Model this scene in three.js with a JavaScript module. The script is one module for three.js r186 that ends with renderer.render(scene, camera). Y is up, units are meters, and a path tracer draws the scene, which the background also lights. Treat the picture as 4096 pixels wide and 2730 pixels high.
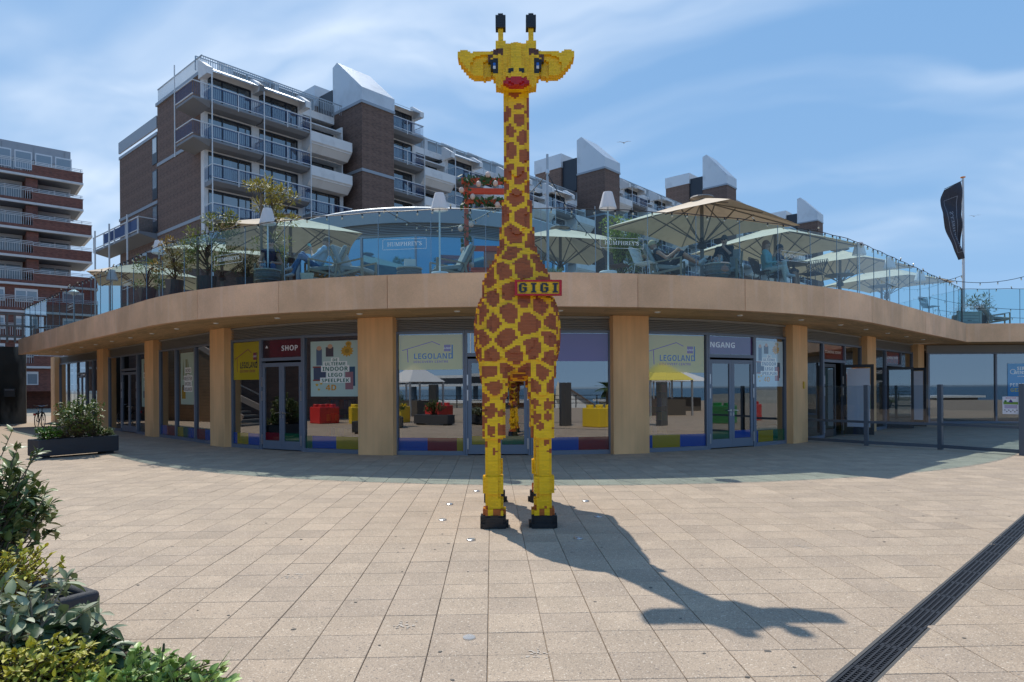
import * as THREE from 'three';
import { mergeGeometries } from 'three/addons/utils/BufferGeometryUtils.js';
import { MarchingCubes } from 'three/addons/objects/MarchingCubes.js';
import { RoundedBoxGeometry } from 'three/addons/geometries/RoundedBoxGeometry.js';

// ---------------------------------------------------------------- camera, sky, sun, exposure
const scene = new THREE.Scene();
const camera = new THREE.PerspectiveCamera(54.33, 1024 / 682, 0.1, 6000);
camera.position.set(0, 1.74, 0);
camera.rotation.z = -0.006;
camera.setViewOffset(4096, 2730, 0, -190, 4096, 2730);       // shift lens: the verticals stay upright
scene.add(camera);

function rng(seed) { let s = seed >>> 0; return () => { s = (s + 0x6D2B79F5) >>> 0; let t = s; t = Math.imul(t ^ (t >>> 15), t | 1); t ^= t + Math.imul(t ^ (t >>> 7), t | 61); return ((t ^ (t >>> 14)) >>> 0) / 4294967296; }; }
function hash3(x, y, z) { let h = Math.imul(x | 0, 374761393) ^ Math.imul(y | 0, 668265263) ^ Math.imul(z | 0, 2147483647 - 1274126177); h = Math.imul(h ^ (h >>> 13), 1274126177); return ((h ^ (h >>> 16)) >>> 0) / 4294967296; }
const smooth = (t) => t * t * (3 - 2 * t);
const mix = (a, b, t) => a + (b - a) * t;
const clamp = (x, a = 0, b = 1) => Math.min(b, Math.max(a, x));
function vnoise(x, y, z = 0, px = 0, py = 0) {                // value noise, tiling by px, py when given
  const xi = Math.floor(x), yi = Math.floor(y), zi = Math.floor(z), fx = smooth(x - xi), fy = smooth(y - yi), fz = smooth(z - zi);
  const w = (v, p) => (p ? ((v % p) + p) % p : v);
  const x0 = w(xi, px), x1 = w(xi + 1, px), y0 = w(yi, py), y1 = w(yi + 1, py);
  const L = (zz) => mix(mix(hash3(x0, y0, zz), hash3(x1, y0, zz), fx), mix(hash3(x0, y1, zz), hash3(x1, y1, zz), fx), fy);
  return fz ? mix(L(zi), L(zi + 1), fz) : L(zi);
}
function fbm(x, y, z = 0, oct = 5, px = 0, py = 0) { let a = 0.5, s = 0, n = 0, f = 1; for (let i = 0; i < oct; i++) { s += a * vnoise(x * f, y * f, z + i * 17, px * f, py * f); n += a; a *= 0.5; f *= 2; } return s / n; }

const SUN = new THREE.Vector3(-0.275, 1, -0.585).normalize();
{
  const w = 2048, h = 1024, d = new Float32Array(w * h * 4);
  for (let j = 0; j < h; j++) {
    const el = ((j + 0.5) / h - 0.5) * Math.PI, sy = Math.sin(el), ce = Math.cos(el);
    for (let i = 0; i < w; i++) {
      const az = ((i + 0.5) / w - 0.5) * 2 * Math.PI, sx = Math.cos(az) * ce, sz = Math.sin(az) * ce;
      const up = Math.max(sy, 0), t = Math.pow(up, 0.55);
      let r = mix(0.30, 0.085, t), g = mix(0.475, 0.232, t), b = mix(0.69, 0.495, t);
      const cs = sx * SUN.x + sy * SUN.y + sz * SUN.z, halo = 0.10 * Math.pow(Math.max(cs, 0), 6);
      r += halo; g += halo * 1.0; b += halo * 0.95;
      if (sy > 0) {                                            // thin streaked cirrus on a high plane
        const k = 1 / (sy + 0.16), X = sx * k, Z = sz * k;
        const u = X * 0.93 + Z * 0.37, v = -X * 0.37 + Z * 0.93;
        const warp = fbm(u * 0.9 + 3, v * 0.9, 5, 4) - 0.5, w2 = fbm(u * 2.3 + 9, v * 2.3, 41, 4) - 0.5;
        let c = fbm(u * 0.45 + warp * 1.4 + 17.3, v * 2.1 + warp * 1.1 + w2 * 0.5 + 4.2, 9, 6);
        const wide = fbm(u * 0.4 + 3.9, v * 0.4 + 8.8, 31, 3), fine = fbm(u * 3.2 + warp * 5 + w2 * 3, v * 13 + w2 * 4, 77, 6);
        c = clamp((c - 0.36 + (wide - 0.5) * 0.7) * 2.3) * clamp(sy * 5 - 0.35);
        c = Math.pow(c, 1.25) * (0.30 + 1.0 * fine) * 0.80;
        r = mix(r, 0.70, clamp(c)); g = mix(g, 0.78, clamp(c)); b = mix(b, 0.88, clamp(c));
      }
      if (sy < 0) { const q = clamp(-sy * 6); r = mix(r, 0.22, q); g = mix(g, 0.24, q); b = mix(b, 0.26, q); }
      const o = (j * w + i) * 4; d[o] = r; d[o + 1] = g; d[o + 2] = b; d[o + 3] = 1;
    }
  }
  const t = new THREE.DataTexture(d, w, h, THREE.RGBAFormat, THREE.FloatType);
  t.mapping = THREE.EquirectangularReflectionMapping; t.magFilter = t.minFilter = THREE.LinearFilter; t.wrapS = THREE.RepeatWrapping; t.needsUpdate = true;
  scene.background = t; scene.environment = t;
}
const sun = new THREE.DirectionalLight(new THREE.Color(1, 0.955, 0.86), 3.25);
sun.target.position.set(0, 0, -20); sun.position.copy(SUN).multiplyScalar(150).add(sun.target.position);
sun.castShadow = true; sun.shadow.mapSize.set(4096, 4096);
Object.assign(sun.shadow.camera, { left: -60, right: 60, top: 60, bottom: -60, near: 1, far: 400 });
scene.add(sun, sun.target);
const renderer = new THREE.WebGLRenderer({ antialias: true });
renderer.toneMapping = THREE.LinearToneMapping;
renderer.toneMappingExposure = 1.36;
renderer.shadowMap.enabled = true;

// ---------------------------------------------------------------- helpers
const V = (x, y, z) => new THREE.Vector3(x, y, z);
const names = new Map();
function numbered(n) { const k = names.get(n) || 0; names.set(n, k + 1); return k ? `${n}_${String(k).padStart(3, '0')}` : n; }
function tag(o, label, category, group, kind) { if (label) o.userData.label = label; if (category) o.userData.category = category; if (group) o.userData.group = group; if (kind) o.userData.kind = kind; return o; }
function thing(name, label, category, pos = [0, 0, 0], turn = 0, group) {
  const g = new THREE.Group(); g.name = numbered(name); g.position.set(...pos); g.rotation.y = turn; scene.add(g);
  return tag(g, label, category, group);
}
function copyOf(src, label, pos, turn = 0, scale = 1) {
  const c = src.clone(); c.name = numbered(src.name.replace(/_\d{3}$/, '')); c.position.set(...pos); c.rotation.y = turn; if (scale !== 1) c.scale.multiplyScalar(scale); scene.add(c);
  c.userData = { ...src.userData }; if (label) c.userData.label = label; return c;
}
function sub(name, parent) { const g = new THREE.Group(); g.name = name; parent.add(g); return g; }
const _a = V(0, 0, 0), _b = V(0, 0, 0), _n = V(0, 0, 0);
class MB {                                                     // gathers faces into one mesh; uv in metres
  constructor(m) { this.p = []; this.n = []; this.u = []; this.c = null; this.m = m || new THREE.Matrix4(); this.inv = false; this.col = null; }
  at(x, y, z, turn = 0) { this.m = new THREE.Matrix4().makeRotationY(turn).setPosition(x, y, z); return this; }
  tri(a, b, c, ua, ub, uc) {
    _a.subVectors(b, a); _b.subVectors(c, a); _n.crossVectors(_a, _b).normalize();
    const ax = Math.abs(_n.x), ay = Math.abs(_n.y), az = Math.abs(_n.z);
    const uv = ay >= ax && ay >= az ? (v) => [v.x, v.z] : ax >= az ? (v) => [v.z, v.y] : (v) => [v.x, v.y];
    const nn = _n.clone().transformDirection(this.m);
    [[a, ua], [b, ub], [c, uc]].forEach(([v, w]) => { const q = v.clone().applyMatrix4(this.m); this.p.push(q.x, q.y, q.z); this.n.push(nn.x, nn.y, nn.z); this.u.push(...(w || uv(v))); if (this.col) (this.c ||= []).push(...this.col); });
  }
  quad(a, b, c, d, ua, ub, uc, ud) { this.tri(a, b, c, ua, ub, uc); this.tri(a, c, d, ua, uc, ud); return this; }
  box(cx, cy, cz, sx, sy, sz) { const x = sx / 2, y = sy / 2, z = sz / 2; return this.hexa([V(cx - x, cy - y, cz + z), V(cx + x, cy - y, cz + z), V(cx + x, cy + y, cz + z), V(cx - x, cy + y, cz + z), V(cx - x, cy - y, cz - z), V(cx + x, cy - y, cz - z), V(cx + x, cy + y, cz - z), V(cx - x, cy + y, cz - z)]); }
  span(x0, x1, y0, y1, z0, z1) { return this.box((x0 + x1) / 2, (y0 + y1) / 2, (z0 + z1) / 2, x1 - x0, y1 - y0, z1 - z0); }
  hexa(v) { this.quad(v[0], v[1], v[2], v[3]); this.quad(v[5], v[4], v[7], v[6]); this.quad(v[4], v[0], v[3], v[7]); this.quad(v[1], v[5], v[6], v[2]); this.quad(v[3], v[2], v[6], v[7]); this.quad(v[4], v[5], v[1], v[0]); return this; }
  beam(a, b, w, h = w, up = V(0, 1, 0)) {                       // box from a to b
    const d = V(0, 0, 0).subVectors(b, a).normalize(); let s = V(0, 0, 0).crossVectors(d, up); if (s.lengthSq() < 1e-6) s = V(1, 0, 0).cross(d).lengthSq() < 1e-6 ? V(0, 0, 1) : V(1, 0, 0); s.normalize();
    const t = V(0, 0, 0).crossVectors(s, d).normalize(), S = s.multiplyScalar(w / 2), T = t.multiplyScalar(h / 2);
    const c = (p, i, j) => p.clone().addScaledVector(S, i).addScaledVector(T, j);
    return this.hexa([c(a, -1, -1), c(a, 1, -1), c(a, 1, 1), c(a, -1, 1), c(b, -1, -1), c(b, 1, -1), c(b, 1, 1), c(b, -1, 1)].map((v) => v));
  }
  tube(a, b, r, r2 = r, n = 6, cap = true) {
    const d = V(0, 0, 0).subVectors(b, a).normalize(), s = Math.abs(d.y) > 0.9 ? V(1, 0, 0) : V(0, 1, 0), x = V(0, 0, 0).crossVectors(d, s).normalize(), y = V(0, 0, 0).crossVectors(x, d).multiplyScalar(-1);
    const ring = (c, q) => Array.from({ length: n }, (_, i) => { const k = i / n * 2 * Math.PI; return c.clone().addScaledVector(x, Math.cos(k) * q).addScaledVector(y, Math.sin(k) * q); });
    const A = ring(a, r), B = ring(b, r2), L = a.distanceTo(b);
    for (let i = 0; i < n; i++) { const j = (i + 1) % n; const u0 = i / n * 6.28 * r, u1 = (i + 1) / n * 6.28 * r; this.quad(A[i], A[j], B[j], B[i], [u0, 0], [u1, 0], [u1, L], [u0, L]); if (cap) { this.tri(a, A[j], A[i]); this.tri(b, B[i], B[j]); } }
    return this;
  }
  path(pts, r, n = 5, r2 = r) { for (let i = 0; i + 1 < pts.length; i++) this.tube(pts[i], pts[i + 1], mix(r, r2, i / (pts.length - 1)), mix(r, r2, (i + 1) / (pts.length - 1)), n, i === 0 || i + 2 === pts.length); return this; }
  lathe(cx, cy, cz, prof, n = 16) {                            // prof: [r, y] from bottom to top
    for (let k = 0; k + 1 < prof.length; k++) for (let i = 0; i < n; i++) {
      const a0 = i / n * 2 * Math.PI, a1 = (i + 1) / n * 2 * Math.PI, P = (r, y, a) => V(cx + Math.sin(a) * r, cy + y, cz + Math.cos(a) * r);
      const [r0, y0] = prof[k], [r1, y1] = prof[k + 1];
      if (r0 < 1e-5) this.tri(P(0, y0, 0), P(r1, y1, a1), P(r1, y1, a0)); else if (r1 < 1e-5) this.tri(P(r0, y0, a0), P(r0, y0, a1), P(0, y1, 0)); else this.quad(P(r0, y0, a0), P(r0, y0, a1), P(r1, y1, a1), P(r1, y1, a0));
    } return this;
  }
  prism(poly, z0, z1) {                                        // convex polygon in x, y pushed from z0 to z1 (counter-clockwise seen from +z)
    const F = poly.map(([x, y]) => V(x, y, z1)), B = poly.map(([x, y]) => V(x, y, z0)), n = poly.length;
    for (let i = 1; i + 1 < n; i++) { this.tri(F[0], F[i], F[i + 1]); this.tri(B[0], B[i + 1], B[i]); }
    for (let i = 0; i < n; i++) { const j = (i + 1) % n; this.quad(B[i], B[j], F[j], F[i]); } return this;
  }
  add(g, mat) {                                                // another geometry
    const q = g.index ? g.toNonIndexed() : g, P = q.attributes.position, N = q.attributes.normal, U = q.attributes.uv, m = mat ? this.m.clone().multiply(mat) : this.m, nm = new THREE.Matrix3().getNormalMatrix(m);
    for (let i = 0; i < P.count; i++) { _a.fromBufferAttribute(P, i).applyMatrix4(m); this.p.push(_a.x, _a.y, _a.z); _b.fromBufferAttribute(N, i).applyMatrix3(nm).normalize(); this.n.push(_b.x, _b.y, _b.z); this.u.push(U ? U.getX(i) : 0, U ? U.getY(i) : 0); if (this.col) (this.c ||= []).push(...this.col); }
    return this;
  }
  geo() {
    const g = new THREE.BufferGeometry(); g.setAttribute('position', new THREE.Float32BufferAttribute(this.p, 3)); g.setAttribute('normal', new THREE.Float32BufferAttribute(this.n, 3)); g.setAttribute('uv', new THREE.Float32BufferAttribute(this.u, 2));
    if (this.c) g.setAttribute('color', new THREE.Float32BufferAttribute(this.c, 3)); return g;
  }
  build(name, mat, parent) { return mesh(name, this.geo(), mat, parent); }
}
function mesh(name, geo, mat, parent = scene) { const o = new THREE.Mesh(geo, mat); o.name = parent === scene ? numbered(name) : name; o.castShadow = o.receiveShadow = true; parent.add(o); return o; }
function structure(name, geo, mat, label) { const o = mesh(name, geo, mat); o.userData.kind = 'structure'; if (label) o.userData.label = label; return o; }
const lerpT = (tab, x) => { if (x <= tab[0][0]) return tab[0][1]; for (let i = 1; i < tab.length; i++) if (x <= tab[i][0]) return mix(tab[i - 1][1], tab[i][1], (x - tab[i - 1][0]) / (tab[i][0] - tab[i - 1][0])); return tab[tab.length - 1][1]; };

// ---------------------------------------------------------------- textures and materials
function tex(w, h, fn, srgb = true) {                          // fn(u, v) gives linear rgb 0..1 (colour) or a grey value
  const d = new Uint8Array(w * h * 4), enc = (c) => { c = clamp(c); return Math.round(255 * (srgb ? (c <= 0.0031308 ? 12.92 * c : 1.055 * Math.pow(c, 1 / 2.4) - 0.055) : c)); };
  for (let j = 0; j < h; j++) for (let i = 0; i < w; i++) { const c = fn(i / w, j / h, i, j), o = (j * w + i) * 4; if (typeof c === 'number') d[o] = d[o + 1] = d[o + 2] = enc(c); else { d[o] = enc(c[0]); d[o + 1] = enc(c[1]); d[o + 2] = enc(c[2]); } d[o + 3] = 255; }
  const t = new THREE.DataTexture(d, w, h); t.wrapS = t.wrapT = THREE.RepeatWrapping; t.magFilter = THREE.LinearFilter; t.minFilter = THREE.LinearMipmapLinearFilter; if (srgb) t.colorSpace = THREE.SRGBColorSpace; t.needsUpdate = true; return t;
}
const rep = (t, sx, sy = sx) => { const c = t.clone(); c.repeat.set(1 / sx, 1 / sy); c.needsUpdate = true; return c; };
const lin = (r, g, b) => new THREE.Color().setRGB(r, g, b);
const std = (r, g, b, rough = 0.6, o = {}) => new THREE.MeshStandardMaterial({ color: lin(r, g, b), roughness: rough, ...o });
const phys = (r, g, b, rough, o) => new THREE.MeshPhysicalMaterial({ color: lin(r, g, b), roughness: rough, ...o });
function canvasTex(w, h, draw) { const c = document.createElement('canvas'); c.width = w; c.height = h; const x = c.getContext('2d'); draw(x, w, h); const t = new THREE.CanvasTexture(c); t.colorSpace = THREE.SRGBColorSpace; t.needsUpdate = true; return t; }
// patch tints shared by many materials: soft mottling around 1
const mottle = tex(256, 256, (u, v) => { const a = 0.78 + 0.44 * fbm(u * 6, v * 6, 3, 5, 6, 6); return [a, a, a]; });
const grime = tex(512, 512, (u, v) => 0.5 * fbm(u * 8, v * 8, 7, 5, 8, 8) + 0.5 * vnoise(u * 128, v * 128, 2, 128, 128), false);

const M = {};
{
  // exposed-aggregate paver: beige cement, grains of flint, quartz and dark stone
  const pav = tex(1024, 1024, (u, v) => {
    const big = fbm(u * 5, v * 5, 3, 4, 5, 5), g1 = vnoise(u * 256, v * 256, 1, 256, 256), g2 = vnoise(u * 420, v * 420, 9, 420, 420), s = 0.84 + 0.34 * big;
    let r = 0.395 * s, g = 0.300 * s, b = 0.216 * s; const k = 0.80 + 0.40 * g2; r *= k; g *= k; b *= k;
    if (g1 > 0.76) { const q = Math.min(0.7, (g1 - 0.76) * 4); r = mix(r, 0.09, q); g = mix(g, 0.085, q); b = mix(b, 0.09, q); }
    if (g1 < 0.20) { const q = Math.min(0.9, (0.20 - g1) * 5); r = mix(r, 0.72, q); g = mix(g, 0.62, q); b = mix(b, 0.5, q); }
    return [r, g, b];
  });
  const pavB = tex(512, 512, (u, v) => vnoise(u * 128, v * 128, 1, 128, 128), false);
  M.paver = [0.97, 1.0, 1.035, 0.935].map((k, i) => std(k, k * [1, 0.995, 1, 1.0][i], k * [1, 0.99, 0.995, 1.01][i], 0.85, { map: rep(pav, 1.9), bumpMap: rep(pavB, 0.95), bumpScale: 0.0012 }));
  M.joint = std(0.30, 0.24, 0.185, 0.95);
  // coloured concrete of the fascia and columns, with rain streaks
  const con = tex(1024, 512, (u, v) => {
    const m = fbm(u * 7, v * 5, 2, 6, 7, 5), st = fbm(u * 40, v * 2, 5, 4, 40, 2), f = vnoise(u * 300, v * 150, 4, 300, 150); const pale = clamp((st - 0.56) * 5) * 0.22, k = 0.70 + 0.50 * m + 0.10 * (f - 0.5);
    return [mix(0.82 * k, 0.86, pale), mix(0.495 * k, 0.60, pale), mix(0.285 * k, 0.43, pale)];
  });
  M.concrete = std(1, 1, 1, 0.8, { map: rep(con, 5.8, 2.9), bumpMap: rep(grime, 1.1), bumpScale: 0.0015 });
  M.concretes = [1, 0.93, 1.05].map((k) => std(k, k, k * (k > 1 ? 1.02 : 0.99), 0.8, { map: rep(con, 5.8, 2.9), bumpMap: rep(grime, 1.1), bumpScale: 0.0015 }));
  const colm = tex(512, 512, (u, v) => { const m = fbm(u * 5, v * 5, 12, 5, 5, 5), st = fbm(u * 30, v * 2, 15, 3, 30, 2), k = 0.70 + 0.50 * m + 0.14 * (st - 0.5); return [0.82 * k, 0.475 * k, 0.22 * k]; });
  M.column = std(1, 1, 1, 0.75, { map: rep(colm, 2.2), bumpMap: rep(grime, 0.9), bumpScale: 0.001 });
  // narrow soffit boards: u runs along the building, v across the boards
  const wood = tex(512, 512, (u, v) => { const n = Math.floor(v * 12), e = v * 12 - n, tone = 0.8 + 0.4 * hash3(n, Math.floor(u * 2 + hash3(n, 1, 1) * 7), 4), gr = fbm(u * 10, v * 160, 3, 3, 10, 160), k = tone * (0.82 + 0.36 * gr) * (e < 0.08 ? 0.4 : 1); return [0.56 * k, 0.36 * k, 0.175 * k]; });
  M.soffit = std(1, 1, 1, 0.65, { map: rep(wood, 2.4, 1.2) });
  const cladw = tex(512, 512, (u, v) => { const gr = fbm(u * 6, v * 60, 8, 4, 6, 60), m = fbm(u * 3, v * 3, 1, 3, 3, 3), k = 0.7 + 0.4 * gr + 0.3 * (m - 0.5); return [0.36 * k, 0.235 * k, 0.135 * k]; });
  M.cladding = std(1, 1, 1, 0.75, { map: rep(cladw, 1.6) });
  const teak = tex(256, 256, (u, v) => { const k = 0.75 + 0.5 * fbm(u * 40, v * 4, 2, 4, 40, 4); return [0.30 * k, 0.235 * k, 0.165 * k]; });
  M.teak = std(1, 1, 1, 0.7, { map: rep(teak, 0.5) });
  M.greyWood = std(0.16, 0.15, 0.14, 0.8, { map: rep(mottle, 0.8) });
  M.frame = std(0.165, 0.195, 0.25, 0.42, { metalness: 0.15 });
  M.darkFrame = std(0.028, 0.032, 0.04, 0.45);
  M.louvre = std(0.30, 0.29, 0.275, 0.5, { metalness: 0.2 });
  M.steel = std(0.55, 0.56, 0.58, 0.28, { metalness: 0.95 });
  M.galv = std(0.42, 0.44, 0.46, 0.45, { metalness: 0.7 });
  M.black = std(0.012, 0.012, 0.013, 0.5);
  M.shopGlass = phys(0.42, 0.48, 0.50, 0.0, { transmission: 1, thickness: 0, ior: 3.4 });
  M.doorGlass = phys(0.42, 0.48, 0.50, 0.0, { transmission: 1, thickness: 0, ior: 2.7 });
  M.railGlass = phys(0.56, 0.77, 0.82, 0.0, { transmission: 1, thickness: 0, ior: 1.48 });
  M.fenceGlass = phys(0.66, 0.74, 0.80, 0.0, { transmission: 1, thickness: 0, ior: 1.6 });
  M.roomGlass = phys(0.30, 0.38, 0.46, 0.02, { transmission: 1, thickness: 0, ior: 2.9 });
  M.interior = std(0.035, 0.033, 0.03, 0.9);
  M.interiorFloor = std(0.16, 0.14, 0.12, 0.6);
  M.white = std(0.72, 0.73, 0.74, 0.5);
  M.whiteWall = std(0.66, 0.665, 0.67, 0.7, { map: rep(mottle, 3.1) });
  M.greyPanel = std(0.36, 0.38, 0.41, 0.55);
}
// ---------------------------------------------------------------- ground: land, sea, plaza
structure('ground', new MB().quad(V(-400, -0.06, 22.5), V(400, -0.06, 22.5), V(400, -0.06, -400), V(-400, -0.06, -400)).geo(), std(0.30, 0.26, 0.2, 0.95, { map: rep(mottle, 9) }));
structure('sea', new MB().quad(V(-4000, -3.5, 4500), V(4000, -3.5, 4500), V(4000, -3.5, 92), V(-4000, -3.5, 92)).geo(), std(0.018, 0.07, 0.12, 0.25, { bumpMap: rep(grime, 30), bumpScale: 0.4 }));
const PITCH = 0.396, TX = V(1, 0, -0.0312).normalize(), TZ = V(0.0312, 0, 1).normalize(), TO = V(-0.157, 0, -3.94);
const tileAt = (i, j) => TO.clone().addScaledVector(TX, i * PITCH).addScaledVector(TZ, j * PITCH);   // j grows towards the viewer
const tileTurn = Math.atan2(-TX.z, TX.x);
const plaza = new THREE.Group(); plaza.name = 'plaza'; plaza.userData = { kind: 'structure', label: 'beige pavers of exposed aggregate covering the open square' }; scene.add(plaza);
const I0 = -40, I1 = 52, J0 = -54, J1 = 6;
{
  const c = (i, j, y) => { const p = tileAt(i, j); p.y = y; return p; };
  new MB().quad(c(I0, J1, -0.016), c(I1, J1, -0.016), c(I1, J0, -0.016), c(I0, J0, -0.016)).build('joint_bed', M.joint, plaza);
  // beyond: pavers too far away, or behind the viewer, to tell apart
  const grid = tex(256, 256, (u, v) => { const e = Math.min(u, 1 - u) < 0.012 || Math.min(v, 1 - v) < 0.006, k = e ? 0.42 : 0.86 + 0.28 * fbm(u * 20, v * 20, 2, 3, 20, 20); return [0.395 * k, 0.300 * k, 0.216 * k]; });
  const far = new MB(), ring = (i0, i1, j0, j1) => far.quad(c(i0, j1, 0), c(i1, j1, 0), c(i1, j0, 0), c(i0, j0, 0), [i0, j1], [i1, j1], [i1, j0], [i0, j0]);
  ring(-160, I0, -110, 65); ring(I1, 160, -110, 65); ring(I0, I1, J1, 65); ring(I0, I1, -110, J0);
  far.build('paving_beyond', std(0.93, 0.93, 0.93, 0.88, { map: grid }), plaza);

  const drainLo = 1.925 - 0.152, drainHi = 1.925 + 0.152;      // the drain runs along x + z = const
  const half = (poly, keep) => { const out = []; for (let i = 0; i < poly.length; i++) { const a = poly[i], b = poly[(i + 1) % poly.length], da = keep(a), db = keep(b); if (da >= 0) out.push(a); if ((da > 0) !== (db > 0) && da !== db) out.push(a.clone().lerp(b, da / (da - db))); } return out; };
  const slab = (mb, poly, uo, y) => {                          // bevelled slab over a convex outline (seen counter-clockwise from above)
    const m = V(0, 0, 0); poly.forEach((p) => m.addScaledVector(p, 1 / poly.length));
    const top = poly.map((p) => { const d = m.clone().sub(p); return p.clone().addScaledVector(d.normalize(), 0.004).setY(y); }), low = poly.map((p) => p.clone().setY(y - 0.003)), bot = poly.map((p) => p.clone().setY(-0.018));
    const uv = (p) => [p.x + uo[0], p.z + uo[1]];
    for (let i = 1; i + 1 < poly.length; i++) mb.tri(top[0], top[i], top[i + 1], uv(top[0]), uv(top[i]), uv(top[i + 1]));
    for (let i = 0; i < poly.length; i++) { const j = (i + 1) % poly.length; mb.quad(low[i], low[j], top[j], top[i], uv(low[i]), uv(low[j]), uv(top[j]), uv(top[i])); mb.quad(bot[i], bot[j], low[j], low[i]); }
  };
  const sq = (gx, gz) => [V(gx, 0, PITCH - gz), V(PITCH - gx, 0, PITCH - gz), V(PITCH - gx, 0, gz), V(gx, 0, gz)];
  const shared = Array.from({ length: 9 }, (_, k) => { const b = new MB(); slab(b, sq(0.0024 + 0.0006 * (k % 3), 0.0014 + 0.0005 * (k % 2)), [k * 0.213 + 0.05, k * 0.377], 0); return b.geo(); });
  const rest = M.paver.map(() => { const b = new MB(); b.col = [1, 1, 1]; return b; }), R = rng(5); let own = 0;
  for (let j = J1 - 1; j >= J0; j--) for (let i = I0; i < I1; i++) {
    const p = tileAt(i, j), mid = tileAt(i + 0.5, j + 0.5), r = R(), tone = Math.floor(r * 4), lift = (R() - 0.5) * 0.003, slip = (R() - 0.5) * 0.006;
    if (mid.z > -2.6) { if (Math.abs(mid.x) > 6) continue; }
    const k1 = mid.x + mid.z * 1, dr = -k1, cut = dr > drainLo - 0.3 && dr < drainHi + 0.3;
    const inView = Math.abs(mid.x) < -mid.z * 0.79 + 0.3;
    if (!cut && inView && -mid.z < 7.5 && own < 300) {
      const o = mesh('paver', shared[(i * 7 + j * 3 + 9000) % 9], M.paver[tone], plaza); o.position.copy(p).addScaledVector(TX, slip * 0.3); o.position.y = lift; o.rotation.y = tileTurn; own++; continue;
    }
    const poly = sq(0.0026, 0.0016).map((q) => p.clone().addScaledVector(TX, q.x).addScaledVector(TZ, q.z - PITCH + PITCH)), uo = [R() * 3, R() * 3];
    if (!cut) { rest[tone].col = [0.93 + 0.12 * R(), 0.93 + 0.12 * R() * 0.9, 0.95].map((q, n, a) => a[0] * [1, 0.995, 0.985][n]); slab(rest[tone], poly, uo, lift); continue; }
    for (const keep of [(q) => drainLo + q.x + q.z, (q) => -(drainHi + q.x + q.z)]) { const w = half(poly, keep); if (w.length > 2) slab(rest[tone], w, uo, lift); }
  }
  rest.forEach((b, k) => { b.build('paver_field', Object.assign(M.paver[k].clone(), { vertexColors: true }), plaza).userData.kind = 'stuff'; });
}
{ // trodden gum and dry scuffs on the pavers
  const R = rng(66), gum = new MB(), dry = new MB(), blot = (b, x, z, r) => { const n = 9, P = Array.from({ length: n }, (_, i) => { const a = i / n * 6.2832, q = r * (0.7 + 0.5 * R()); return V(x + Math.sin(a) * q, 0.0032, z + Math.cos(a) * q * 0.8); }), c = V(x, 0.0042, z); for (let i = 0; i < n; i++) b.tri(c, P[i], P[(i + 1) % n]); };
  for (let i = 0; i < 70; i++) { const d = 3.6 + 9 * R(), x = (R() - 0.5) * 1.5 * d; blot(gum, x, -d, 0.010 + 0.012 * R()); }
  for (const [x, d, k] of [[-0.85, 4.9, 5], [0.1, 4.35, 4], [1.5, 5.6, 4], [-2.1, 6.2, 5], [3.1, 7.2, 4], [0.9, 9.2, 5]]) for (let i = 0; i < k * 5; i++) blot(dry, x + (R() - 0.5) * 0.12 + i * 0.004, -d + (R() - 0.5) * 0.16, 0.006 + 0.01 * R());
  gum.build('gum_spots', std(0.12, 0.105, 0.09, 0.9), plaza).userData.kind = 'stuff'; dry.build('scuffs', std(0.48, 0.41, 0.34, 0.95), plaza).userData.kind = 'stuff';
}
// ---------------------------------------------------------------- slot drain
{
  const L = 0.5, dir = V(0.7071, 0, -0.7071), start = V(-0.3, 0, -(1.925 - 0.3)), iron = std(0.035, 0.035, 0.04, 0.55, { metalness: 0.5, map: rep(mottle, 0.4) });
  const d = thing('drain_channel', 'dark cast iron slotted drain running diagonally across the beige pavers', 'drain');
  const g = new MB(); for (const x of [-0.073, 0.073]) g.box(x, -0.012, 0, 0.016, 0.026, L - 0.008); for (const x of [-0.036, 0, 0.036]) g.box(x, -0.011, 0, 0.013, 0.022, L - 0.01);
  for (let k = 0; k < 15; k++) g.box(0, -0.013, -L / 2 + 0.016 + k * (L - 0.032) / 14, 0.14, 0.02, k === 0 || k === 14 ? 0.028 : 0.012);
  const gg = g.geo(), turn = Math.atan2(-dir.x, -dir.z) + Math.PI;
  const ch = new MB(); ch.at(start.x, 0, start.z, turn); ch.quad(V(-0.1, -0.03, 14), V(0.1, -0.03, 14), V(0.1, -0.03, -1), V(-0.1, -0.03, -1)); for (const s of [-1, 1]) ch.box(s * 0.098, -0.013, 6.5, 0.02, 0.026, 15);
  ch.build('channel', std(0.09, 0.085, 0.08, 0.9), d);
  for (let k = 0; k < 24; k++) { const o = mesh('grate', gg, iron, d); o.position.copy(start).addScaledVector(dir, 0.25 + k * L); o.rotation.y = turn; }
}
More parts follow.
